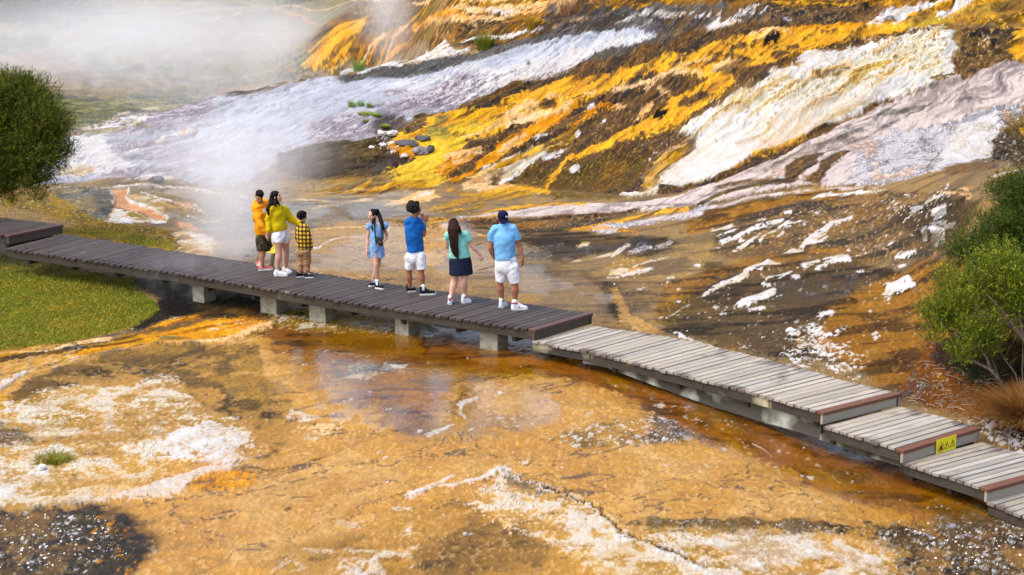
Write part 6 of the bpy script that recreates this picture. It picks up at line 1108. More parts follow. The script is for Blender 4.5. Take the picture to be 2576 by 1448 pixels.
person('boy in a yellow and black checked shirt and tan trousers', 'p1', 955, 1335, 701, (766.5, 699.2), boy)
def girl(J, root):
    f = Vector((-.72, -.62, -.22)); c = J(282, 290, .03); hp, paint, P = head(J, c, f, (.05, .08, 1), None, .92)
    shl, shr = J(242, 420, .03), J(428, 415, .0); nk = J(338, 385, .03); pel = J(325, 690, .04); che = J(338, 480, .03)
    tp, lat = torso(pel, che, nk, shl, shr, .125, .10, .135, .09, -.018)
    el_, wr_ = J(210, 610, .03), J(203, 770, -.03); er_, wr2 = J(468, 570, .06), J(428, 640, -.10)
    ha, hb = J(288, 730, .04), J(368, 730, .04); ka, kb = J(322, 945, -.06), J(340, 945, .10); aa, ab = J(335, 1195, -.02), J(262, 1165, .16)
    pr = hp + tp + [tube([nk - Vector((0, 0, .05)), c - Vector((0, 0, .04))], [.038, .04])] + limb(shl, el_, wr_, .036, .028, .02) + limb(shr, er_, wr2, .036, .028, .02) + limb(ha, ka, aa, .073, .047, .031) + limb(hb, kb, ab, .073, .047, .031)
    pr += hand(wr_, (.05, -.1, -1), (.8, -.2, 0), .84, .45) + hand(wr2, (-.7, -.1, -.45), (-.3, -.8, .3), .84, .9)
    skinbody(root, pr, (208, 158, 132), [paint])
    tp2 = [tube([J(335, 625, .03), J(338, 560, .03), J(338, 470, .03), J(338, 420, .03)], [(.115, .10), (.125, .105), (.135, .10), (.115, .078)], lat, 20, fl='s'), tube([J(222, 425, .03), nk + Vector((0, 0, -.04)), J(452, 412, .0)], [.05, .046, .05]), tube([J(240, 420, .03), J(222, 450, .03)], [.055, .052]), tube([J(430, 410, 0), J(455, 435, .0)], [.055, .052])]
    solid('blouse', tp2, M['chambray'], root, .010, 3, (.012, 12, 9))
    sp_ = [tube([J(333, 615, .03), J(332, 700, .03)], [(.112, .095), (.125, .108)], lat, 18), tube([J(290, 700, .03), J(283, 853, .02)], [.082, .086], fl='e'), tube([J(368, 700, .03), J(382, 850, .03)], [.082, .082], fl='e'), tube([J(332, 640, .0), J(332, 735, .0)], [.1, .075])]
    solid('shorts', sp_, M['chambray'], root, .010, 3, (.012, 12, 8)); mesh('belt', [tube([J(335, 628, .03), J(335, 618, .03)], [(.118, .103)] * 2, lat, 20, False)], M['chambray'], root)
    hr = solid('hair', [ell(P(0, -.028, .04), (.077, .088, .078), f, (0, .2, 1)), ell(J(350, 222, .03), (.03, .03, .03)), tube([J(352, 220, .05), J(375, 290, .03), J(400, 380, -.04), J(425, 440, -.08), J(440, 500, -.08)], [.026, .036, .036, .03, .014]), tube([J(310, 330, .02), J(285, 390, -.07), J(278, 450, -.09), J(285, 505, -.09)], [.022, .028, .026, .010])], M['hairb'], root, .0095, 3, (.006, 30, 6))
    for a_, b_ in ((J(312, 1255, -.02), J(425, 1285, -.10)), (J(302, 1225, .17), J(212, 1245, .11))):
        p = a_.lerp(b_, .2); p.z = 0; mesh('sock', [tube([p + Vector((0, 0, .1)), p + Vector((0, 0, .15))], [.038, .037], seg=14)], M['sock'], root, True); o, h, d, s_ = shoe(root, a_, b_, M['blackc'], 'high', .96)
        c0 = h + d * .05 + Vector((0, 0, .09)); n_ = s_ if s_.y < 0 else -s_; flatpanel('ankle_patch', c0 + n_ * .040, n_, 1, 1, M['whites'], o, [[(.021 * math.cos(t), .021 * math.sin(t)) for t in np.linspace(0, 2 * math.pi, 12, endpoint=False)]])
    # the camera she carries hangs from its own strap
    cm = empty('camera', root.location + J(368, 630, -.14)); tag(cm, 'black camera hanging on a neck strap and held by the girl in pale blue', 'camera')
    ax = Vector((.85, -.5, -.12)).normalized(); n_ = Vector((.45, -.75, -.45)).normalized()
    mesh('camera_body', [obox((0, 0, 0), .135, .05, .09, ux=ax), obox((0.0, 0, .05), .05, .045, .03, ux=ax), obox(ax * -.055 + n_ * .03, .03, .03, .08, ux=ax)], M['plastic'], cm, False, .008); ln_ = mesh('lens', [tube([n_ * .02, n_ * .11], [.036, .038], seg=20, cap=False)], M['plastic'], cm, True); mesh('lens_glass', [tube([n_ * .108, n_ * .112], [.030, .030], seg=20, cap=False)], M['lens'], ln_, True)
    o = J(368, 630, -.14); pts = [ax * -.07 + Vector((0, 0, .03)), J(318, 500, -.12) - o, J(308, 420, -.09) - o, J(322, 375, .0) - o, J(350, 370, .09) - o, J(385, 385, .0) - o, J(402, 430, -.1) - o, J(412, 540, -.12) - o, ax * .07 + Vector((0, 0, .03))]
    mesh('strap', [tube(pts, [(.012, .003)] * 9, (1, 0, 0), 8)], M['blackc'], cm, True)
person('girl with a dark ponytail in a pale blue top and shorts', 'p2', 310, 1265, 755, (945.2, 725.6), girl)
def teen(J, root):
    f = Vector((.88, .30, .02)); c = J(812, 232, .05); hp, paint, P = head(J, c, f, (0, 0, 1), None, 1.0)
    shl, shr = J(715, 388, .0), J(858, 382, .10); nk = J(790, 330, .05); pel = J(803, 830, .06); che = J(785, 470, .05)
    tp, lat = torso(pel, che, nk, shl, shr, .138, .12, .155, .10)
    er_, wr2 = J(915, 560, .12), J(925, 395, .25); el_, wr_ = J(870, 520, .34), J(895, 380, .40)
    ha, hb = J(735, 860, .10), J(870, 860, .02); ka, kb = J(715, 1070, .14), J(885, 1075, .0); aa, ab = J(722, 1250, .16), J(900, 1280, .0)
    pr = hp + tp + [tube([nk - Vector((0, 0, .05)), c - Vector((0, 0, .05))], [.052, .052])] + limb(shr, er_, wr2, .046, .040, .024) + limb(shl.lerp(shr, .6) + Vector((0, .1, 0)), el_, wr_, .044, .036, .024) + limb(ha, ka, aa, .078, .051, .034, 1.15) + limb(hb, kb, ab, .078, .051, .034, 1.15)
    pr += hand(wr2, (.35, .2, 1), (-.3, .9, .1), 1.0, .25, 1.3) + hand(wr_, (-.1, .1, 1), (.3, -.9, 0), .95, .3)
    skinbody(root, pr, (164, 106, 76), [paint])
    sh = [tube([J(808, 778, .06), J(800, 680, .06), J(790, 560, .05), J(785, 450, .05), J(790, 380, .05)], [(.158, .13), (.15, .125), (.155, .125), (.172, .12), (.13, .09)], lat, 20, fl='s'), tube([shl, nk + Vector((0, 0, -.03)), shr], [.070, .070, .070]), tube([shr, J(900, 450, .12), J(908, 500, .12)], [.066, .060, .060], fl='e'), tube([shl, J(690, 430, .1)], [.062, .055], fl='e')] + collar_mesh(nk - Vector((0, 0, .03)), .06, lat)
    solid('polo_shirt', sh, M['blue'], root, .011, 3, (.013, 8, 8))
    sp_ = [tube([J(806, 770, .06), J(806, 860, .06)], [(.15, .12), (.168, .13)], lat, 18), tube([J(742, 850, .09), J(730, 1010, .13)], [.106, .092], fl='e'), tube([J(868, 850, .03), J(890, 1022, .0)], [.106, .090], fl='e')]
    solid('shorts', sp_, M['whitec'], root, .011, 3, (.013, 10, 8))
    rr_ = random.Random(3); cu = [ell(P(0, -.035, .050), (.112, .112, .112), f)]
    for i in range(110):
        t, q = rr_.uniform(0, 6.28), rr_.uniform(-.55, 1.1); v = Vector((math.cos(t) * math.cos(q), math.sin(t) * math.cos(q), math.sin(q)))
        if v.dot(f) > .62 and q < .6: continue
        cu.append(ell(P(0, -.035, .050) + v * .110, (.024, .024, .024), v))
    solid('curly_hair', cu, M['curl'], root, .008, 1, (.008, 70, 70))
    for a_, b_ in ((J(690, 1338, .20), J(800, 1322, .26)), (J(862, 1372, -.03), J(1070, 1365, .03))):
        p = a_.lerp(b_, .2); p.z = 0; mesh('sock', [tube([p + Vector((0, 0, .1)), p + Vector((0, 0, .165))], [.042, .041], seg=14)], M['sock'], root, True); o, h, d, s_ = shoe(root, a_, b_, M['blackc'], 'high', 1.08)
        c0 = h + d * .06 + Vector((0, 0, .1)); n_ = s_ if s_.y < 0 else -s_
        if a_.y > .1: flatpanel('ankle_patch', c0 + n_ * .045, n_, 1, 1, M['whites'], o, [[(.023 * math.cos(t), .023 * math.sin(t)) for t in np.linspace(0, 2 * math.pi, 12, endpoint=False)]])
person('teenage boy with curly hair in a royal blue shirt raising his hands', 'p2', 800, 1355, 755, (1044.6, 742.4), teen)
def woman_teal(J, root):
    f = Vector((-.15, .95, .2)); c = J(238, 265, .04); hp, paint, P = head(J, c, f, (0, -.1, 1), None, .96)
    shl, shr = J(172, 400, .05), J(392, 392, .0); nk = J(268, 360, .03); pel = J(325, 720, .05); che = J(295, 480, .03)
    tp, lat = torso(pel, che, nk, shl, shr, .165, .15, .165, .125)
    el_, wr_ = J(150, 540, .16), J(210, 560, .32); er_, wr2 = J(478, 535, .02), J(580, 650, .06)
    ha, hb = J(262, 780, .08), J(385, 780, .0); ka, kb = J(248, 985, .07), J(373, 985, -.02); aa, ab = J(203, 1180, .02), J(368, 1165, .10)
    pr = hp + tp + [tube([nk - Vector((0, 0, .05)), c - Vector((0, 0, .04))], [.05, .05])] + limb(shl, el_, wr_, .046, .036, .024) + limb(shr, er_, wr2, .048, .038, .025) + limb(ha, ka, aa, .095, .062, .038, 1.1) + limb(hb, kb, ab, .095, .062, .038, 1.1)
    pr += hand(wr_, (.6, .3, .3), (0, -1, 0), .9, .8) + hand(wr2, (.35, 0, -1), (-.3, .6, 0), .9, 1.2, .5)
    skinbody(root, pr, (218, 172, 150), [paint])
    sh = [tube([J(318, 680, .04), J(310, 600, .04), J(298, 500, .03), J(290, 430, .03)], [(.182, .15), (.17, .145), (.165, .14), (.14, .105)], lat, 20, fl='s'), tube([shl, nk + Vector((0, 0, -.045)), shr], [.068, .066, .070]), tube([shr, J(450, 475, .0)], [.076, .060], fl='e'), tube([shl, J(150, 455, .08)], [.070, .060], fl='e')]
    solid('top', sh, M['teal'], root, .011, 3, (.013, 9, 9))
    solid('skirt', [tube([J(320, 672, .04), J(325, 740, .04), J(335, 900, .03)], [(.178, .145), (.198, .165), (.208, .165)], lat, 22, fl='se')], M['denim'], root, .011, 3, (.006, 7, 5))
    for x0 in (215, 395): flatpanel('pocket', J(x0, 745, -.115), (.0, -1, .1), .07, .015, M['navy'], root)
    solid('hair', [ell(P(0, -.022, .035), (.088, .096, .092), f, (0, -.1, 1)), tube([P(0, -.07, .05), J(245, 330, -.10), J(242, 420, -.14), J(248, 520, -.15), J(262, 610, -.15), J(288, 670, -.15), J(300, 705, -.15)], [(.088, .05), (.105, .055), (.088, .04), (.075, .035), (.062, .03), (.035, .02), (.012, .01)], lat), tube([J(300, 300, -.06), J(325, 350, -.09), J(335, 380, -.1)], [.04, .03, .012])], M['hairb2'], root, .009, 2, (.008, 36, 5))
    for a_, b_, in ((J(188, 1270, -.10), J(195, 1262, .16)), (J(345, 1268, .0), J(455, 1250, .12))):
        o, h, d, s_ = shoe(root, a_, b_, M['whites'], 'high', .98); ankleband(root, o, h, d, s_, .95, M['redt'], .10, .118)
        flatpanel('heel_stripe', h - d * .002 + Vector((0, 0, .085)), -d, .03, .03, M['redt'], o)
person('woman with long hair in an aqua top and dark denim skirt', 'p3', 300, 1275, 744, (1153.5, 764.6), woman_teal)
def man_blue(J, root):
    f = Vector((-.22, .96, .05)); c = J(868, 185, .04); hp, paint, P = head(J, c, f, (0, 0, 1), None, 1.0)
    shl, shr = J(765, 325, .05), J(995, 310, .0); nk = J(878, 270, .03); pel = J(912, 770, .05); che = J(890, 430, .03)
    tp, lat = torso(pel, che, nk, shl, shr, .165, .155, .185, .125)
    el_, wr_ = J(712, 560, .06), J(762, 690, .16); er_, wr2 = J(1082, 550, .04), J(1115, 690, .0)
    ha, hb = J(845, 800, .10), J(985, 800, .0); ka, kb = J(832, 1030, .12), J(1020, 1040, -.02); aa, ab = J(855, 1205, .14), J(1022, 1240, .0)
    pr = hp + tp + [tube([nk - Vector((0, 0, .05)), c - Vector((0, 0, .05))], [.062, .060])] + limb(shl, el_, wr_, .055, .044, .028) + limb(shr, er_, wr2, .055, .044, .028) + limb(ha, ka, aa, .095, .060, .037, 1.15) + limb(hb, kb, ab, .095, .060, .037, 1.15)
    pr += hand(wr_, (.5, .4, -.8), (.6, .2, 0), 1.0, .6) + hand(wr2, (.05, 0, -1), (-.7, .5, 0), 1.02, .55, 1)
    skinbody(root, pr, (168, 110, 82), [paint])
    sh = [tube([J(900, 700, .04), J(895, 600, .04), J(890, 480, .03), J(885, 390, .03), J(880, 330, .03)], [(.182, .145), (.175, .145), (.185, .145), (.195, .135), (.15, .10)], lat, 22, fl='s'), tube([shl, nk + Vector((0, 0, -.05)), shr], [.078, .074, .078]), tube([shl, J(718, 430, .05), J(712, 480, .05)], [.074, .066, .060], fl='e'), tube([shr, J(1048, 410, .01), J(1055, 460, .01)], [.074, .066, .060], fl='e')] + collar_mesh(nk + Vector((0, 0, -.005)), .07, lat)
    solid('polo_shirt', sh, M['sky'], root, .011, 3, (.014, 8, 7))
    sp_ = [tube([J(908, 695, .04), J(912, 800, .04)], [(.18, .14), (.19, .145)], lat, 18), tube([J(850, 790, .09), J(836, 985, .11)], [.112, .092], fl='e'), tube([J(985, 790, .0), J(1024, 1005, -.01)], [.116, .096], fl='e')]
    solid('shorts', sp_, M['whitec'], root, .011, 3, (.014, 10, 8))
    mesh('belt_loop', [obox(J(962, 718, -.115), .02, .01, .02)], M['blackc'], root)
    cp = solid('cap', [ell(P(0, -.012, .052), (.092, .102, .088), f), tube([P(0, -.06, .0), P(0, -.10, -.035), P(0, -.125, -.06)], [(.075, .03), (.078, .016), (.07, .010)], lat), tube([P(0, 0, .0), P(0, 0, .03)], [(.085, .098), (.09, .1)], lat)], M['navy'], root, .009, 2)
    bc = P(.035, -.098, .045); bn = (-f * .95 + f.cross(Vector((0, 0, 1))) * .35 + Vector((0, 0, .25))).normalized()
    flatpanel('cap_emblem', bc + bn * .012, bn, 1, 1, M['whitec'], cp, [[(x * 1.0, y * .62) for x, y in q] for q in ring2(0, 0, .011, .022, 16)])
    for i, (a_, b_) in enumerate(((J(838, 1318, .10), J(905, 1290, .30)), (J(978, 1350, -.05), J(1185, 1345, .02)))):
        o, h, d, s_ = shoe(root, a_, b_, M['whites'], 'high', 1.12); ankleband(root, o, h, d, s_, 1.06, M['redt'], .118, .138)
        if i: n_ = s_ if s_.y < 0 else -s_; flatpanel('side_chevron', h + d * .125 + n_ * .047 + Vector((0, 0, .062)), n_, 1, 1, M['redt'], o, [seg2((-.016, .018), (.012, 0), .011), seg2((-.016, -.018), (.012, 0), .011)])
person('man in a navy cap, sky blue polo shirt and white shorts', 'p3', 930, 1340, 744, (1277.3, 779.4), man_blue)
print('people', round(time.time() - T0, 1))
# ------------------------------------------------------------------ vegetation
def leafmat(name, rough=.6, trans=.25):
    m, n, b = newmat(name); L = n.links.new; a = N(n, 'ShaderNodeAttribute', attribute_name='Col'); L(a.outputs['Color'], b.inputs['Base Color']); b.inputs['Roughness'].default_value = rough; b.inputs['Specular IOR Level'].default_value = .25
    t = N(n, 'ShaderNodeBsdfTranslucent'); L(a.outputs['Color'], t.inputs[0]); mx = N(n, 'ShaderNodeMixShader'); mx.inputs[0].default_value = trans; o = n.nodes['Material Output']; L(b.outputs[0], mx.inputs[1]); L(t.outputs[0], mx.inputs[2]); L(mx.outputs[0], o.inputs[0]); return m
M['leaf'] = leafmat('small_leaves'); M['grassm'] = leafmat('grass_blades', .7, .2); M['bark'] = simple('grey_bark', (122, 104, 92), .9, .2, 20, .6, 60, (1, 1, .3), rgb2=(58, 48, 42))
PR = np.random.RandomState(11)
def unit(v): return v / (np.linalg.norm(v, axis=1, keepdims=True) + 1e-9)
def sprays(name, root, blobs, dens, cols, tl=(.16, .34), nl=15, ll=.032, lw=.009, up=.7, seed=0, tip=None, droop=0):
    """leafy twigs spread through ellipsoid clumps: blobs = (centre, radii), local to root"""
    R_ = np.random.RandomState(seed); P0 = []; D = []; Cn = []; nb = []
    for c, r in blobs:                                   # each clump breaks up into smaller heads of foliage
        c = np.array(c); r = np.array(r); k_ = max(4, int(9 * (r.mean() / .35) ** 1.3)); d = unit(R_.randn(k_, 3)); nb.append((c, r * .72))
        for q in d: f_ = .55 + .5 * R_.rand(); nb.append((c + q * r * f_, r.mean() * (.22 + .22 * R_.rand()) * np.array([1, 1, .8])))
    blobs = nb
    for c, r in blobs:
        c = np.array(c); r = np.array(r); n = int(dens * (r[0] * r[1] + r[1] * r[2] + r[0] * r[2]) * 4)
        d = unit(R_.randn(n, 3)); rad = .35 + .68 * R_.rand(n) ** .5; p = c + d * r * rad[:, None]
        P0.append(p); q = unit(d * (1 - up) + np.array([0, 0, up - droop]) + R_.randn(n, 3) * .32); D.append(q); Cn.append(rad + R_.rand(n) * .25)
    P0 = np.concatenate(P0); D = np.concatenate(D); Cn = np.concatenate(Cn); n = len(P0); Ln = tl[0] + (tl[1] - tl[0]) * R_.rand(n)
    t = (np.arange(nl) + .5) / nl; P = P0[:, None, :] + D[:, None, :] * (Ln[:, None] * t[None])[..., None]; P[:, :, 2] += (-.10 * (t ** 2)[None] * Ln[:, None] * (1 + droop * 4))
    ld = unit((D[:, None, :] * .75 + R_.randn(n, nl, 3) * .55).reshape(-1, 3)); sd_ = unit(np.cross(ld, R_.randn(len(ld), 3))); p = P.reshape(-1, 3); l = ll * (.7 + .6 * R_.rand(len(p)))[:, None]; w_ = lw * (.7 + .6 * R_.rand(len(p)))[:, None]
    V = np.stack([p - sd_ * w_ * .25, p + ld * l * .5 - sd_ * w_ * .5, p + ld * l, p + ld * l * .5 + sd_ * w_ * .5], 1).reshape(-1, 3)
    m = len(p); F = np.arange(m * 4).reshape(m, 4); k = np.repeat(Cn, nl); k = (k - k.min()) / np.ptp(k); tt = np.tile(t, n)
    c0, c1, c2 = [lin(c) for c in cols]; mixv = R_.rand(n).repeat(nl) * .6 + R_.rand(m) * .4; c = c0 + (c1 - c0) * mixv[:, None]; y = np.clip((tt - .55) * 2, 0, 1) * (R_.rand(n).repeat(nl) > .45) * .8; c = c * (1 - y[:, None]) + c2 * y[:, None]
    col = np.concatenate([c, np.ones((m, 1))], 1).repeat(4, 0)
    return npmesh(name, V, F, M['leaf'], root, False, col)
def twigs(name, root, paths, mat, seg=6): return mesh(name, [tube(p, r, seg=seg) for p, r in paths], mat, root, True)
def branchy(base, tips, r0, rr):
    out = []
    for tp in tips:
        b = Vector(base); tp = Vector(tp); L_ = (tp - b).length; p = [b]; 
        for i in (1, 2, 3): p.append(b.lerp(tp, i / 4) + Vector((rr.uniform(-1, 1), rr.uniform(-1, 1), rr.uniform(-.4, 1))) * L_ * .07)
        p.append(tp); out.append((p, [r0, r0 * .8, r0 * .55, r0 * .35, r0 * .15]))
        for k in range(4):
            s = p[1 + k % 3].lerp(p[2 + k % 3], rr.random()); e = s + ((tp - b).normalized() + Vector((rr.uniform(-1, 1), rr.uniform(-1, 1), rr.uniform(-.3, .9)))) * L_ * .22; out.append(([s, s.lerp(e, .5) + Vector((0, 0, .03)), e], [r0 * .4, r0 * .28, r0 * .1]))
    return out
def blobs_in(root, lst):
    """clumps given where they stand: (px, py, distance, radius x, y, z)"""
    out = []
    for px, py, Y, rx, ry, rz in lst:
        a = (px - 1288) / FP; b = -(py - 724) / FP; d = (a, math.cos(PITCH) + b * math.sin(PITCH), -math.sin(PITCH) + b * math.cos(PITCH)); t = Y / d[1]
        out.append(((d[0] * t - root.location.x, Y - root.location.y, HC + d[2] * t - root.location.z), (rx, ry, rz)))
    return out
G1 = ((46, 64, 12), (92, 104, 18), (156, 150, 36)); G2 = ((66, 86, 16), (116, 130, 26), (190, 188, 48)); G3 = ((44, 64, 14), (74, 94, 20), (122, 134, 34))
rr = random.Random(9)
# left bush
root = empty('manuka_bush', (-12.2, 42.0, HZ(-12.2, 42.0)[0])); tag(root, 'dense dark green feathery bush cut by the left edge above the upper boardwalk', 'bush')
bl = blobs_in(root, [(q[0], q[1], q[2] + 2.6, q[3] * 1.07, q[4], q[5] * 1.07) for q in [(20, 300, 38.2, .95, .9, .7), (-60, 330, 38.4, 1.0, 1.0, .9), (60, 270, 38.5, .55, .6, .42), (110, 310, 38.2, .42, .5, .42), (30, 240, 38.6, .42, .5, .32), (120, 370, 38, .38, .5, .42), (60, 400, 37.8, .6, .6, .42), (90, 440, 37.8, .34, .4, .28), (10, 440, 37.9, .55, .5, .3), (-80, 430, 38, .8, .7, .5), (140, 345, 38.2, .22, .3, .25), (90, 225, 38.6, .16, .2, .16), (20, 478, 37.8, .25, .2, .14), (60, 460, 37.8, .4, .4, .22), (110, 465, 37.8, .22, .3, .16), (-30, 470, 38, .6, .5, .3), (140, 390, 38, .24, .3, .3), (-140, 480, 38.3, .7, .6, .5), (160, 300, 38.4, .12, .2, .12), (140, 250, 38.5, .12, .2, .14), (60, 208, 38.6, .12, .2, .14), (0, 212, 38.6, .16, .2, .14), (170, 385, 38, .12, .2, .16), (158, 430, 38, .12, .2, .12), (100, 500, 37.9, .14, .2, .12), (172, 330, 38.2, .10, .2, .12), (30, 505, 37.8, .10, .2, .12), (120, 222, 38.6, .08, .1, .14)]])
sprays('foliage', root, bl, 125, G1, (.18, .42), 20, .038, .013, .6, 1)
twigs('trunk', root, branchy((0, 0, -.1), [tuple(np.array(b[0]) * .92) for b in bl[:5]], .05, rr), M['bark'])
# right manuka shrubs
root = empty('manuka_shrub', (7.75, 28.9, HZ(7.75, 28.9)[0])); tag(root, 'big open yellow-green shrub with bare leaning stems at the right edge', 'shrub')
bl = blobs_in(root, [(2400, 760, 29.4, .40, .5, .36), (2470, 720, 29.6, .45, .5, .34), (2540, 700, 29.6, .45, .5, .40), (2360, 800, 29.3, .26, .35, .24), (2440, 830, 29.2, .40, .4, .28), (2520, 790, 29.4, .4, .4, .3), (2600, 740, 29.5, .6, .6, .5), (2350, 850, 29.2, .20, .3, .14), (2420, 900, 29.1, .30, .3, .16), (2490, 880, 29.2, .25, .3, .2), (2650, 850, 29.4, .5, .5, .5)])
sprays('foliage', root, bl, 190, G2, (.14, .34), 16, .034, .013, .72, 2)
tw = []
for pts in ([(2520, 965, 28.9), (2490, 930, 28.9), (2440, 905, 29.0), (2416, 870, 29.1), (2412, 820, 29.2), (2380, 780, 29.3)], [(2490, 930, 28.95), (2482, 900, 29), (2460, 870, 29.1), (2430, 850, 29.2)], [(2412, 850, 29.1), (2370, 815, 29.2), (2350, 790, 29.2)], [(2590, 880, 29.0), (2560, 835, 29.1), (2520, 805, 29.2), (2470, 790, 29.2), (2455, 770, 29.2), (2450, 740, 29.3)], [(2550, 820, 29.1), (2510, 770, 29.2), (2470, 730, 29.3)], [(2575, 860, 29.1), (2560, 770, 29.2), (2520, 720, 29.3), (2500, 690, 29.4)]):
    q = [Vector(b[0]) for b in blobs_in(root, [(x, y, Y, 0, 0, 0) for x, y, Y in pts])]; n = len(q); tw.append((q, [.028 * (1 - .75 * i / (n - 1)) for i in range(n)]))
tw += branchy((0, 0, -.1), [b[0] for b in bl[:3]], .014, rr); twigs('stems', root, tw, M['bark'])
root = empty('manuka_bush', (8.7, 31.8, HZ(8.7, 31.8)[0])); tag(root, 'dark green bush behind the yellow-green shrub at the right edge', 'bush')
bl = blobs_in(root, [(2440, 620, 31.6, .34, .4, .26), (2500, 580, 31.8, .34, .5, .34), (2560, 540, 32, .44, .5, .42), (2530, 480, 32.2, .24, .4, .26), (2400, 640, 31.4, .2, .3, .12), (2470, 660, 31.4, .4, .4, .26), (2560, 620, 31.6, .5, .5, .4), (2640, 560, 32, .7, .6, .7), (2590, 470, 32.4, .34, .4, .3)])
sprays('foliage', root, bl, 190, G3, (.14, .32), 16, .034, .012, .5, 3); twigs('trunk', root, branchy((0, 0, -.1), [b[0] for b in bl], .03, rr), M['bark'])
root = empty('manuka_bush', (7.3, 29.9, HZ(7.3, 29.9)[0])); tag(root, 'low dark green bush in the shade beneath the yellow-green shrub', 'bush')
bl = blobs_in(root, [(2440, 900, 29.6, .24, .3, .2), (2490, 870, 29.8, .3, .3, .22), (2440, 950, 29.4, .2, .25, .14), (2540, 880, 29.8, .3, .3, .26), (2400, 870, 29.7, .18, .25, .14), (2470, 930, 29.2, .3, .25, .2), (2530, 930, 29.3, .25, .25, .16), (2400, 930, 29.3, .14, .2, .1)]); sprays('foliage', root, bl, 200, ((26, 40, 12), (48, 64, 16), (84, 96, 28)), (.10, .22), 12, .028, .009, .4, 4)
root = empty('manuka_branch', (10.9, 37.5, HZ(10.9, 37.5)[0])); tag(root, 'sparse olive branch reaching in from the right edge over the white rock', 'branch')
bl = blobs_in(root, [(2520, 285, 37.4, .12, .2, .07), (2560, 310, 37.4, .24, .3, .13), (2600, 330, 37.4, .4, .4, .25), (2540, 340, 37.3, .18, .2, .06), (2500, 330, 37.3, .15, .2, .035), (2580, 390, 37.4, .24, .3, .2), (2540, 395, 37.2, .12, .2, .10)]); sprays('foliage', root, bl, 170, ((70, 60, 18), (112, 98, 26), (150, 132, 44)), (.10, .24), 9, .03, .009, .2, 5)
q = [Vector(b[0]) for b in blobs_in(root, [(2680, 520, 37.4, 0, 0, 0), (2620, 420, 37.4, 0, 0, 0), (2570, 340, 37.4, 0, 0, 0), (2520, 300, 37.4, 0, 0, 0), (2492, 322, 37.3, 0, 0, 0)])]; twigs('limb', root, [(q, [.03, .024, .016, .01, .004]), ([q[1], blobs_in(root, [(2545, 410, 37.2, 0, 0, 0)])[0][0]], [.014, .005])], M['bark'])
# pale fern at the left edge, ferns below the walk
def fern(name, loc, label, L_, n, cols, seed, cat='fern', grp=None, ax0=None):
    root = empty(name, loc); tag(root, label, cat, grp); R_ = np.random.RandomState(seed); V, F, C_ = [], [], []; st_ = []
    for i in range(n):
        az = R_.rand() * 6.28 if ax0 is None else ax0 + R_.randn() * .8; d = np.array([math.cos(az), math.sin(az), 0]); l = L_ * (.6 + .5 * R_.rand()); lift = .5 + R_.rand() * .9; pts = []
        for k in range(9):
            t = k / 8; pts.append(d * l * t * .8 + np.array([0, 0, l * (lift * t - lift * .95 * t * t)]))
        s_ = np.array([-d[1], d[0], 0]); c = lin(cols[0]) + (lin(cols[1]) - lin(cols[0])) * R_.rand(); st_.append(([tuple(p) for p in pts[::2]], [.004, .0035, .003, .002, .001]))
        for k in range(1, 9):
            for sg_ in (-1, 1):
                for h in (0, .5):
                    p = pts[k] * (1 - h) + pts[k - 1] * h; wl = l * .26 * (1 - (k - h) / 9.) ** .7 ; e = p + s_ * sg_ * wl + d * wl * .35 - np.array([0, 0, wl * .25]); o = len(V); w2 = d * wl * .13
                    V += [p, (p + e) / 2 - w2, e, (p + e) / 2 + w2]; F.append((o, o + 1, o + 2, o + 3)); C_ += [(*c, 1)] * 4
    npmesh('fronds', np.array(V), np.array(F), M['leaf'], root, False, np.array(C_)); twigs('stalks', root, st_, M['grassm'] if False else M['bark'], 4); return root
p_ = atz(-8, 612, .3); fern('fern', p_, 'pale green feathery fern in front of the upper boardwalk step at the left edge', .55, 26, ((104, 148, 62), (150, 184, 96)), 3)
for i, (px, py, L_) in enumerate(((752, 790, .26), (782, 798, .20))):
    x, y, z = onground(px, py); fern('fern', (x, y, z + .02), ['taller green fern between two concrete footings under the walk', 'smaller green fern leaning on a concrete footing under the walk'][i], L_, 12, ((70, 116, 20), (120, 160, 34)), 20 + i)
# grass tufts
def tuft(px, py, h, w_, n, cols, label, group='grass tufts on the sinter', name='grass_tuft', cat='grass tuft', seed=0, bw=.006, bend=.35, loc=None, up=.9):
    x, y, z = onground(px, py) if loc is None else loc; root_l = (x, y, z - .02); R_ = np.random.RandomState(seed + int(px)); V = []; C_ = []
    az = R_.rand(n) * 6.283; r0 = w_ * .35 * R_.rand(n) ** .5; o = np.stack([np.cos(az) * r0, np.sin(az) * r0, np.zeros(n)], 1); az2 = az + R_.randn(n) * .6; d = np.stack([np.cos(az2), np.sin(az2), np.zeros(n)], 1); l = h * (.5 + .6 * R_.rand(n)); b = bend * (.3 + R_.rand(n)); s_ = np.stack([-d[:, 1], d[:, 0], 0 * l], 1)
    K = 5; ring = []
    for k in range(K):
        t = k / (K - 1); p = o + d * (l * b * t ** 1.6 * 1.2)[:, None] + np.array([0, 0, 1]) * (l * up * (t - b * .45 * t * t))[:, None]; w2 = bw * (1 - t) ** .7 + .0008; ring.append(np.stack([p - s_ * w2, p + s_ * w2], 1))
    V = np.stack(ring, 1).reshape(-1, 3); idx = np.arange(n)[:, None, None] * (K * 2) + (np.arange(K - 1) * 2)[None, :, None] + np.array([0, 1, 3, 2])[None, None]; F = idx.reshape(-1, 4)
    c = lin(cols[0]) + (lin(cols[1]) - lin(cols[0])) * R_.rand(n)[:, None]; col = np.concatenate([c, np.ones((n, 1))], 1).repeat(K * 2, 0)
    ob = npmesh(name, V, F, M['grassm'], None, False, col); ob.location = root_l; tag(ob, label, cat, group); return ob
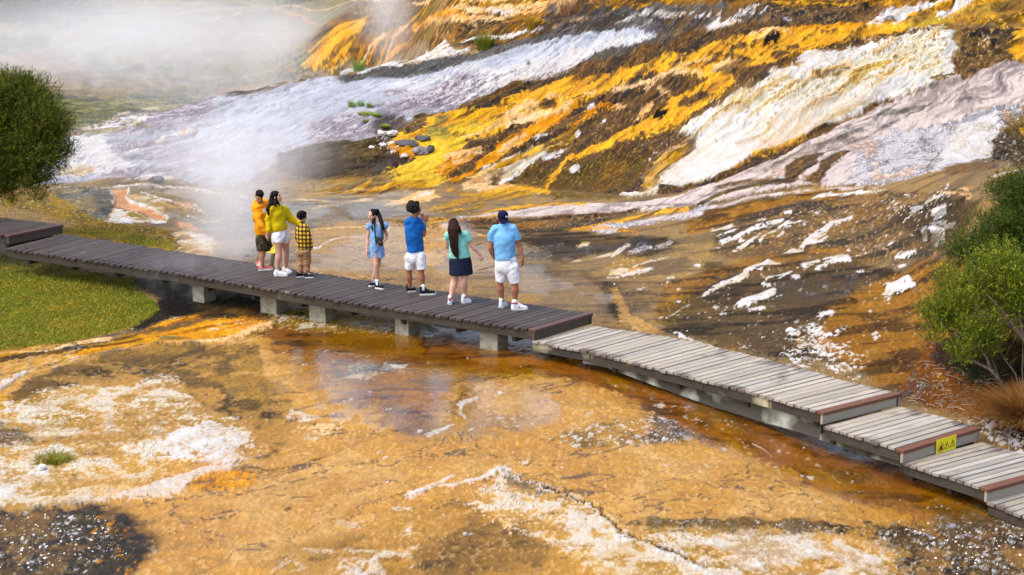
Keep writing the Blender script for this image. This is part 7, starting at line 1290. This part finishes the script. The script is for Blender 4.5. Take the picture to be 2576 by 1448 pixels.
YG = ((84, 96, 24), (150, 150, 44)); GG = ((96, 132, 50), (150, 178, 84)); OR = ((150, 112, 30), (196, 160, 50)); RD = ((134, 92, 62), (186, 140, 100))
tuft(1220, 121, .55, .62, 500, YG, 'largest green tuft, on the dark band above the white sheet', seed=1, bw=.010); tuft(1224, 112, .75, .3, 60, OR, 'thin ochre stalks rising out of the largest green tuft', seed=2)
tuft(902, 180, .5, .4, 130, GG, 'pale green tuft beside the steaming hollow', seed=3, bw=.008); tuft(768, 196, .28, .3, 120, OR, 'small golden tuft at the edge of the steaming hollow', seed=4, bw=.009); tuft(848, 192, .22, .22, 60, OR, 'tiny orange tuft left of the pale green one', seed=5)
tuft(1336, 76, .6, .35, 150, OR, 'upright ochre tuft on the upper brown slope', seed=6, bw=.008); tuft(1428, 36, .75, .6, 130, RD, 'reddish dry tuft near the top of the slope', seed=7, bw=.007)
tuft(884, 268, .26, .30, 90, GG, 'spiky green tuft at the left of the cluster on the grey sheet', seed=8); tuft(908, 262, .24, .24, 90, GG, 'upper green tuft of the cluster on the grey sheet', seed=9); tuft(930, 266, .20, .22, 90, YG, 'yellow-green tuft at the right of the cluster on the grey sheet', seed=10)
for i, (x_, y_, h_, w_) in enumerate(((918, 285, .14, .5), (932, 292, .14, .6), (946, 296, .12, .3), (920, 308, .12, .3), (968, 318, .13, .26))): tuft(x_, y_, h_, w_, 260, ((110, 134, 40), (164, 182, 62)), ['low green mat, upper one below the three tufts', 'widest low green mat on the grey sheet', 'thin low green mat just right of the widest', 'lowest green mat on the left of the cluster', 'isolated low green mat beside the white stones'][i], seed=11 + i, bend=.8)
tuft(1328, 165, .22, .14, 24, YG, 'few thin blades on the white sheet', seed=20); tuft(133, 1158, .16, .7, 260, ((90, 100, 30), (140, 140, 40)), 'low green clump on the mottled foreground crust', seed=21, bend=.9); tuft(345, 175, .35, .8, 260, ((96, 96, 44), (150, 130, 60)), 'hazy olive clump in the misty ground far left', seed=22); tuft(325, 715, .30, .26, 70, ((100, 110, 50), (150, 150, 70)), 'thin grass standing by the dark ditch under the walk', seed=23); tuft(622, 646, .10, .14, 60, GG, 'tiny bright green tuft at the far edge of the dark walk', seed=24)
# tussock
x_, y_ = 8.25, 27.9; t_ = tuft(2560, 960, .82, .7, 2600, ((84, 54, 20), (158, 108, 44)), 'large rust-brown tussock of drooping grass at the right edge', None, 'tussock_grass', 'tussock', 31, .006, 1.0, (7.62, 28.0, HZ(7.62, 28.0)[0]), .85)
t2 = tuft(2600, 840, .8, .8, 1300, ((90, 60, 22), (160, 112, 50)), 'second rust-brown tussock behind the large one', None, 'tussock_grass', 'tussock', 32, .006, 1.2, (8.15, 30.2, HZ(8.15, 30.2)[0]), .85)
# dead twigs below the bushes and gravel: nobody could count them
def scatter(name, label, cat, areas, n, size, mat, seed, kind='stuff', sticks=False):
    R_ = np.random.RandomState(seed); V, F = [], []
    for pts, k in areas:
        Q = np.array(pts, float); lo = Q.min(0); hi = Q.max(0); c = 0; px, py = [], []
        while len(px) < k * n and c < 60:
            c += 1; q = lo + R_.rand(400, 2) * (hi - lo); ins = np.zeros(400, bool)
            for i in range(len(Q)):
                a, b = Q[i], Q[(i + 1) % len(Q)]; ins ^= ((a[1] > q[:, 1]) != (b[1] > q[:, 1])) & (q[:, 0] < (b[0] - a[0]) * (q[:, 1] - a[1]) / (b[1] - a[1] + 1e-9) + a[0])
            px += list(q[ins, 0]); py += list(q[ins, 1])
        px = px[:int(k * n)]; py = py[:int(k * n)]
        if not px: continue
        x, y, _ = raycast(px, py, H0); z = HZ(x, y)
        for X, Y, Z_ in zip(x, y, z):
            s = size * (.4 + 1.1 * R_.rand() ** 2.2)
            if sticks:
                a = R_.rand() * 6.28; l = s * (2 + R_.rand() * 5); d = np.array([math.cos(a), math.sin(a) , R_.randn() * .10]); p0 = np.array([X, Y, Z_ + .012]); m_ = p0 + d * l * .5 + np.array([R_.randn() * .03, R_.randn() * .03, .02]); e = p0 + d * l
                v, f = tube([tuple(p0), tuple(m_), tuple(e)], [.005, .004, .002], seg=4, cap=False)
            else:
                m_ = 7; t = np.sort(R_.rand(m_) * 6.28); rx = s * (.6 + .5 * R_.rand(m_)); v = [(X + math.cos(a) * r, Y + math.sin(a) * r * 1.4, Z_ - .02) for a, r in zip(t, rx)] + [(X + math.cos(a) * r * .62, Y + math.sin(a) * r * .85, Z_ + s * (.28 + .25 * R_.rand())) for a, r in zip(t, rx)]
                f = [tuple(range(m_, 2 * m_))] + [(i, (i + 1) % m_, m_ + (i + 1) % m_, m_ + i) for i in range(m_)]
            o = len(V); V += v; F += [tuple(j + o for j in q) for q in f]
    o = npmesh(name, V, F, mat); tag(o, label, cat, kind=kind); return o
M['chip'] = simple('white_sinter_chips', (236, 232, 226), .85, .12, 3, .3, 40, rgb2=(196, 186, 172)); M['twig'] = simple('dry_twigs', (186, 170, 150), .85, .2, 4, rgb2=(110, 90, 72)); M['dkstone'] = simple('dark_stone', (96, 92, 92), .75, .15, 14, .6, 40, rgb2=(52, 48, 50)); M['stone'] = simple('pale_stone', (214, 206, 200), .8, .1, 12, .5, 40, rgb2=(156, 146, 142))
scatter('twig_litter', 'dry twigs scattered below the right bushes', 'twigs', [([(2260, 1010), (2330, 900), (2576, 960), (2576, 1120), (2400, 1050)], 1)], 120, .06, M['twig'], 41, sticks=True)
scatter('sinter_chips', 'white sinter chips strewn over the crusts', 'stone chips', [([(1900, 1000), (1950, 880), (2080, 830), (2180, 930), (2150, 980)], .20), ([(0, 1290), (260, 1300), (330, 1400), (0, 1448)], .26), ([(1500, 700), (2200, 560), (2350, 700), (2200, 900), (1700, 850)], .10), ([(2250, 1310), (2576, 1320), (2576, 1448), (2350, 1448)], .22), ([(1380, 1090), (1640, 1050), (1780, 1100), (1600, 1130)], .08), ([(2100, 560), (2300, 480), (2420, 540), (2300, 640)], .08), ([(930, 345), (1010, 345), (1040, 390), (960, 380)], .04), ([(2350, 1040), (2576, 1070), (2576, 1140), (2440, 1070)], .08)], 620, .021, M['chip'], 42)
# single rocks
def rock(px, py, r, label, mat, seed, group='rocks in the yellow basin'):
    x, y, z = onground(px, py); v, f = ell((0, 0, r[2] * .35), r, (0, -1, 0), (0, 0, 1), 12); R_ = np.random.RandomState(seed); v = np.array(v); nn_ = fbm(v[:, 0] / r[0] * 1.3 + seed, v[:, 1] / r[1] * 1.3 + v[:, 2] / r[2], 2, seed); v = v * (1 + (nn_ - .5)[:, None] * .9); v[:, :2] *= np.sign(1) ; v = np.round(v / (r[2] * .45)) * (r[2] * .45) * .35 + v * .65
    o = npmesh('rock', v, f, mat); o.location = (x, y, z); o.rotation_euler = (0, 0, R_.rand() * 3); tag(o, label, 'rock', group)
rock(1025, 365, (.26, .3, .07), 'flat dark slab at the left of the yellow basin', M['dkstone'], 1); rock(1064, 354, (.13, .2, .09), 'small dark rock at the upper edge of the yellow basin', M['dkstone'], 2); rock(1058, 382, (.17, .2, .13), 'rounded grey rock in the yellow basin', simple('grey_stone', (150, 144, 150), .8, .1, 10, .5, 40, rgb2=(78, 70, 74)), 3); rock(1083, 376, (.07, .2, .12), 'narrow dark rock right of the rounded grey one', M['dkstone'], 4)
rock(965, 335, (.13, .2, .08), 'grey stone above the scatter of white stones', M['stone'], 5); rock(985, 340, (.14, .2, .07), 'pale stone right of the grey stone', M['stone'], 6); rock(964, 365, (.09, .15, .05), 'white stone in the middle of the scatter', M['chip'], 7); rock(985, 362, (.07, .1, .05), 'white stone nearest the yellow basin', M['chip'], 8); rock(935, 372, (.08, .1, .04), 'low white stone left of the yellow basin', M['chip'], 9); rock(1018, 392, (.11, .1, .05), 'pale stone on the basin rim', M['stone'], 10); rock(104, 1181, (.08, .08, .05), 'round white stone on the mottled foreground crust', M['chip'], 11, 'lone stones'); rock(2052, 898, (.01, .01, .01), '', M['chip'], 12) if False else None
rock(1987, 833, (.07, .09, .04), 'pale block lying on the brown slope behind the walk', M['chip'], 13, 'lone stones'); rock(936, 475, (.05, .06, .02), 'tiny pale stone on the wet flat', M['chip'], 14, 'lone stones') if False else None; rock(1170, 1347, (.025, .03, .03), 'small tan stone at the bottom of the view', M['stone'], 15, 'lone stones')
rock(398, 455, (.13, .15, .07), 'black rock on the white rim above the orange stream', M['dkstone'], 16, 'lone stones')
def stick(pts, r, label):
    q = [];
    for px, py in pts: x, y, z = onground(px, py); q.append(Vector((x, y, z + r)))
    c = q[0].copy(); o = mesh('stick', [tube([p - c for p in q], [r, r * .9, r * .5][:len(q)], seg=8)], M['twig'], None, True); o.location = c; tag(o, label, 'stick')
stick([(1202, 681), (1222, 676), (1242, 671)], .009, 'thin pale stick lying behind the man in sky blue'); stick([(1196, 617), (1213, 613), (1228, 617)], .012, 'short dark stick on the wet flat behind the long haired woman')
stick([(1893, 1118), (1922, 1132), (1940, 1149)], .007, 'thin curved twig lying in the shallow water by the walk'); stick([(2612, 651), (2626, 655), (2640, 652)], .01, '') if False else None
def turf(name, label, pts, n, h, cols, seed):
    R_ = np.random.RandomState(seed); Q = np.array(pts, float); lo = Q.min(0); hi = Q.max(0); q = lo + R_.rand(n, 2) * (hi - lo); ins = np.zeros(n, bool)
    for i in range(len(Q)):
        a, b = Q[i], Q[(i + 1) % len(Q)]; ins ^= ((a[1] > q[:, 1]) != (b[1] > q[:, 1])) & (q[:, 0] < (b[0] - a[0]) * (q[:, 1] - a[1]) / (b[1] - a[1] + 1e-9) + a[0])
    q = q[ins]; x, y, _ = raycast(q[:, 0], q[:, 1], H0); z = HZ(x, y); keep = (fbm(x * 1.3, y * 1.3, 3, seed) + R_.rand(len(x)) * .5 > .62); x, y, z = x[keep], y[keep], z[keep]; m = len(x)
    az = R_.rand(m) * 6.283; d = np.stack([np.cos(az), np.sin(az), 0 * az], 1); l = h * (.4 + .9 * R_.rand(m))[:, None]; p = np.stack([x, y, z - .01], 1); s_ = np.stack([-d[:, 1], d[:, 0], 0 * az], 1) * .007
    V = np.stack([p - s_, p + s_, p + d * l * .35 + np.array([0, 0, .75]) * l + s_ * .7, p + d * l * .35 + np.array([0, 0, .75]) * l - s_ * .7, p + d * l * 1.0 + np.array([0, 0, 1]) * l], 1).reshape(-1, 3)
    b = np.arange(m) * 5; F = np.concatenate([np.stack([b, b + 1, b + 2, b + 3], 1), np.stack([b + 3, b + 2, b + 4, b + 4], 1)[:0]], 0); F3 = np.stack([b + 3, b + 2, b + 4], 1)
    F = [tuple(f) for f in F.tolist()] + [tuple(f) for f in F3.tolist()]
    t = np.clip(fbm(x * .9, y * .9, 3, seed + 5) * 1.6 - .3 + (R_.rand(m) - .5) * .5, 0, 1)[:, None]; c = lin(cols[0]) + (lin(cols[1]) - lin(cols[0])) * t; u = R_.rand(m)[:, None] > .8; c = np.where(u, lin(cols[2]), c)
    me = bpy.data.meshes.new(name); me.from_pydata(V.tolist(), [], F); ca = me.color_attributes.new('Col', 'FLOAT_COLOR', 'POINT'); ca.data.foreach_set('color', np.concatenate([c, np.ones((m, 1))], 1).repeat(5, 0).astype(np.float32).ravel()); me.materials.append(M['grassm'])
    o = bpy.data.objects.new(name, me); COL.objects.link(o); tag(o, label, 'grass', kind='stuff')
turf('grass', 'short yellow-green grass on the bank below the left end of the walk', [(-60, 640), (30, 640), (330, 705), (400, 770), (330, 830), (150, 865), (-60, 880)], 60000, .034, ((92, 116, 18), (150, 134, 28), (176, 160, 60)), 71)
turf('grass', 'ochre and green grass strip behind the dark walk at the left', [(-40, 500), (90, 520), (250, 560), (420, 600), (455, 640), (300, 612), (160, 585), (150, 560), (-40, 545)], 20000, .03, ((96, 108, 24), (172, 138, 44), (196, 168, 84)), 72)
# misty trees at the top of the view
def mist_tree(px, py, Y, label, bl, seed, cols=G3):
    x, y, z = onground(px, py); root = empty('bush', (x, Y, HZ(x, Y)[0])); tag(root, label, 'bush', 'misty bushes beyond the hollow'); B = blobs_in(root, bl); sprays('foliage', root, B, 14, cols, (.3, .7), 12, .10, .03, .5, seed); twigs('trunk', root, branchy((0, 0, -.2), [b[0] for b in B], .05, rr), M['bark'])
mist_tree(60, 60, 88, 'dark misty bush filling the top left corner', [(30, 20, 88, 1.6, 1.5, 1.2), (100, 30, 88, 1.3, 1.2, 1.0), (-60, 10, 88, 2, 1.5, 1.5), (60, 70, 87, 1.2, 1, .5), (150, 5, 89, .9, .9, .8)], 51)
mist_tree(200, 40, 89, 'paler misty bush right of the dark corner bush', [(200, 30, 89, .8, .9, .45), (240, 10, 90, .9, .9, .5)], 52, ((84, 98, 50), (112, 126, 70), (150, 150, 90)))
mist_tree(760, 10, 92, 'misty bush at the top edge behind the yellow cascade', [(720, 5, 92, .8, .8, .6), (790, 0, 92, 1.1, .9, .8), (850, 10, 92, .8, .8, .5)], 53)
for i, (px, py, h, w_) in enumerate(((25, 130, .9, 1.6), (90, 120, .8, 1.4), (150, 70, .9, 1.3))): tuft(px, py, h, w_, 400, ((90, 110, 50), (140, 150, 80)), ['left of three misty reed clumps near the corner', 'middle of three misty reed clumps near the corner', 'right of three misty reed clumps near the corner'][i], 'misty reed clumps', 'reed_clump', 'reeds', 60 + i, .02)
print('plants', round(time.time() - T0, 1))
# ------------------------------------------------------------------ steam: real volumes above the hot ground
def steam(label, c, r, dens, scale, thr, seed, stretch=(1, 1, 1), aniso=0.0, tilt=0, col=(.985, .99, 1)):
    v, f = ell((0, 0, 0), (1, 1, 1), (0, -1, 0), (0, 0, 1), 24)
    v = [(x * r[0], y * r[1], z * r[2]) for x, y, z in v]
    o = npmesh('steam', v, f, None); o.location = c; o.rotation_euler = (0, tilt, 0); tag(o, label, 'steam', kind='stuff')
    m = bpy.data.materials.new('steam'); m.use_nodes = True; n = m.node_tree; n.nodes.remove(n.nodes['Principled BSDF']); L = n.links.new
    pv = N(n, 'ShaderNodeVolumePrincipled'); pv.inputs['Color'].default_value = (*col, 1); pv.inputs['Anisotropy'].default_value = aniso; L(pv.outputs[0], n.nodes['Material Output'].inputs['Volume'])
    tc = N(n, 'ShaderNodeTexCoord'); mp = N(n, 'ShaderNodeMapping'); mp.inputs[1].default_value = (-1, -1, -1); mp.inputs[3].default_value = (2, 2, 2); L(tc.outputs['Generated'], mp.inputs[0])
    ln = N(n, 'ShaderNodeVectorMath', operation='LENGTH'); L(mp.outputs[0], ln.inputs[0]); fo = N(n, 'ShaderNodeMapRange', interpolation_type='SMOOTHSTEP'); fo.inputs[1].default_value = .1; fo.inputs[2].default_value = .98; fo.inputs[3].default_value = 1; fo.inputs[4].default_value = 0; L(ln.outputs['Value'], fo.inputs[0])
    m2 = N(n, 'ShaderNodeMapping'); m2.inputs[1].default_value = (seed * 3.1, seed, 0); m2.inputs[3].default_value = [2 * a_ * b_ for a_, b_ in zip(stretch, r)]; L(tc.outputs['Generated'], m2.inputs[0])
    no = N(n, 'ShaderNodeTexNoise'); no.inputs['Scale'].default_value = scale; no.inputs['Detail'].default_value = 3; no.inputs['Roughness'].default_value = .55; no.inputs['Distortion'].default_value = .6; L(m2.outputs[0], no.inputs[0])
    mr = N(n, 'ShaderNodeMapRange', interpolation_type='SMOOTHSTEP'); mr.inputs[1].default_value = thr; mr.inputs[2].default_value = thr + .28; L(no.outputs[0], mr.inputs[0])
    a = N(n, 'ShaderNodeMath', operation='MULTIPLY'); L(mr.outputs[0], a.inputs[0]); L(fo.outputs[0], a.inputs[1]); b = N(n, 'ShaderNodeMath', operation='MULTIPLY'); b.inputs[1].default_value = dens; L(a.outputs[0], b.inputs[0]); L(b.outputs[0], pv.inputs['Density'])
    o.data.materials.append(m); return o
def atY(px, py, Y):
    a = (px - 1288) / FP; b = -(py - 724) / FP; d = (a, math.cos(PITCH) + b * math.sin(PITCH), -math.sin(PITCH) + b * math.cos(PITCH)); t = Y / d[1]; return (d[0] * t, Y, HC + d[2] * t)
steam('soft bank of steam filling the far left hollow', atY(300, 150, 70), (9.5, 6.0, 2.8), .26, 2.4, .42, 1, (1, 1, 1.4))
steam('steam drifting up from the hollow beside the yellow cascade', atY(700, 120, 68), (1.9, 2.2, 2.6), .50, 8.0, .38, 2, (1, 1, .7))
steam('bright puff of steam at the top beside the yellow cascade', atY(950, 10, 69), (1.5, 1.6, 2.4), .42, 8.0, .38, 3, (1, 1, .6))
steam('dense steam lying along the foot of the grey sheet', atY(520, 225, 61), (5.4, 2.2, 1.2), .34, 9.0, .38, 4, (1, 1, 1.4))
steam('column of steam rising behind the couple', atY(590, 500, 39.6), (1.7, 1.5, 2.3), .60, 16., .42, 5, (1.2, 1, .5), 0, .12)
steam('thin steam curling through and under the dark walk', atY(520, 715, 36.2), (1.7, .9, .9), .5, 3.4, .38, 6, (1.2, 1, .6), 0, .2)
steam('thin steam over the left end of the grey sheet', atY(330, 400, 43), (4.2, 2.5, 1.5), .22, 7.0, .38, 7, (1, 1, 1))
steam('broad haze of steam over the grey sheet above the couple', atY(640, 330, 47), (3.2, 3.0, 2.0), .30, 4.0, .40, 8, (1, 1, .6))
steam('thin even veil of steam over all the misty ground at the far left', atY(250, 150, 76), (16, 10, 4.2), .20, .04, .24, 9)
steam('soft pale body of the steam column behind the couple', atY(585, 560, 39.2), (1.25, 1.3, 2.2), .5, 1.5, .25, 10, (1, 1, .6), 0, .1)
steam('soft steam spreading over the foot of the grey sheet behind the couple', atY(600, 400, 44), (2.6, 2.4, 1.3), .35, .9, .25, 11, (1, 1, .6))
steam('soft steam rising between the hollow and the yellow cascade', atY(985, 40, 67), (1.2, 1.4, 2.6), .5, 1.1, .28, 12, (1, 1, .6))
print('done', round(time.time() - T0, 1))
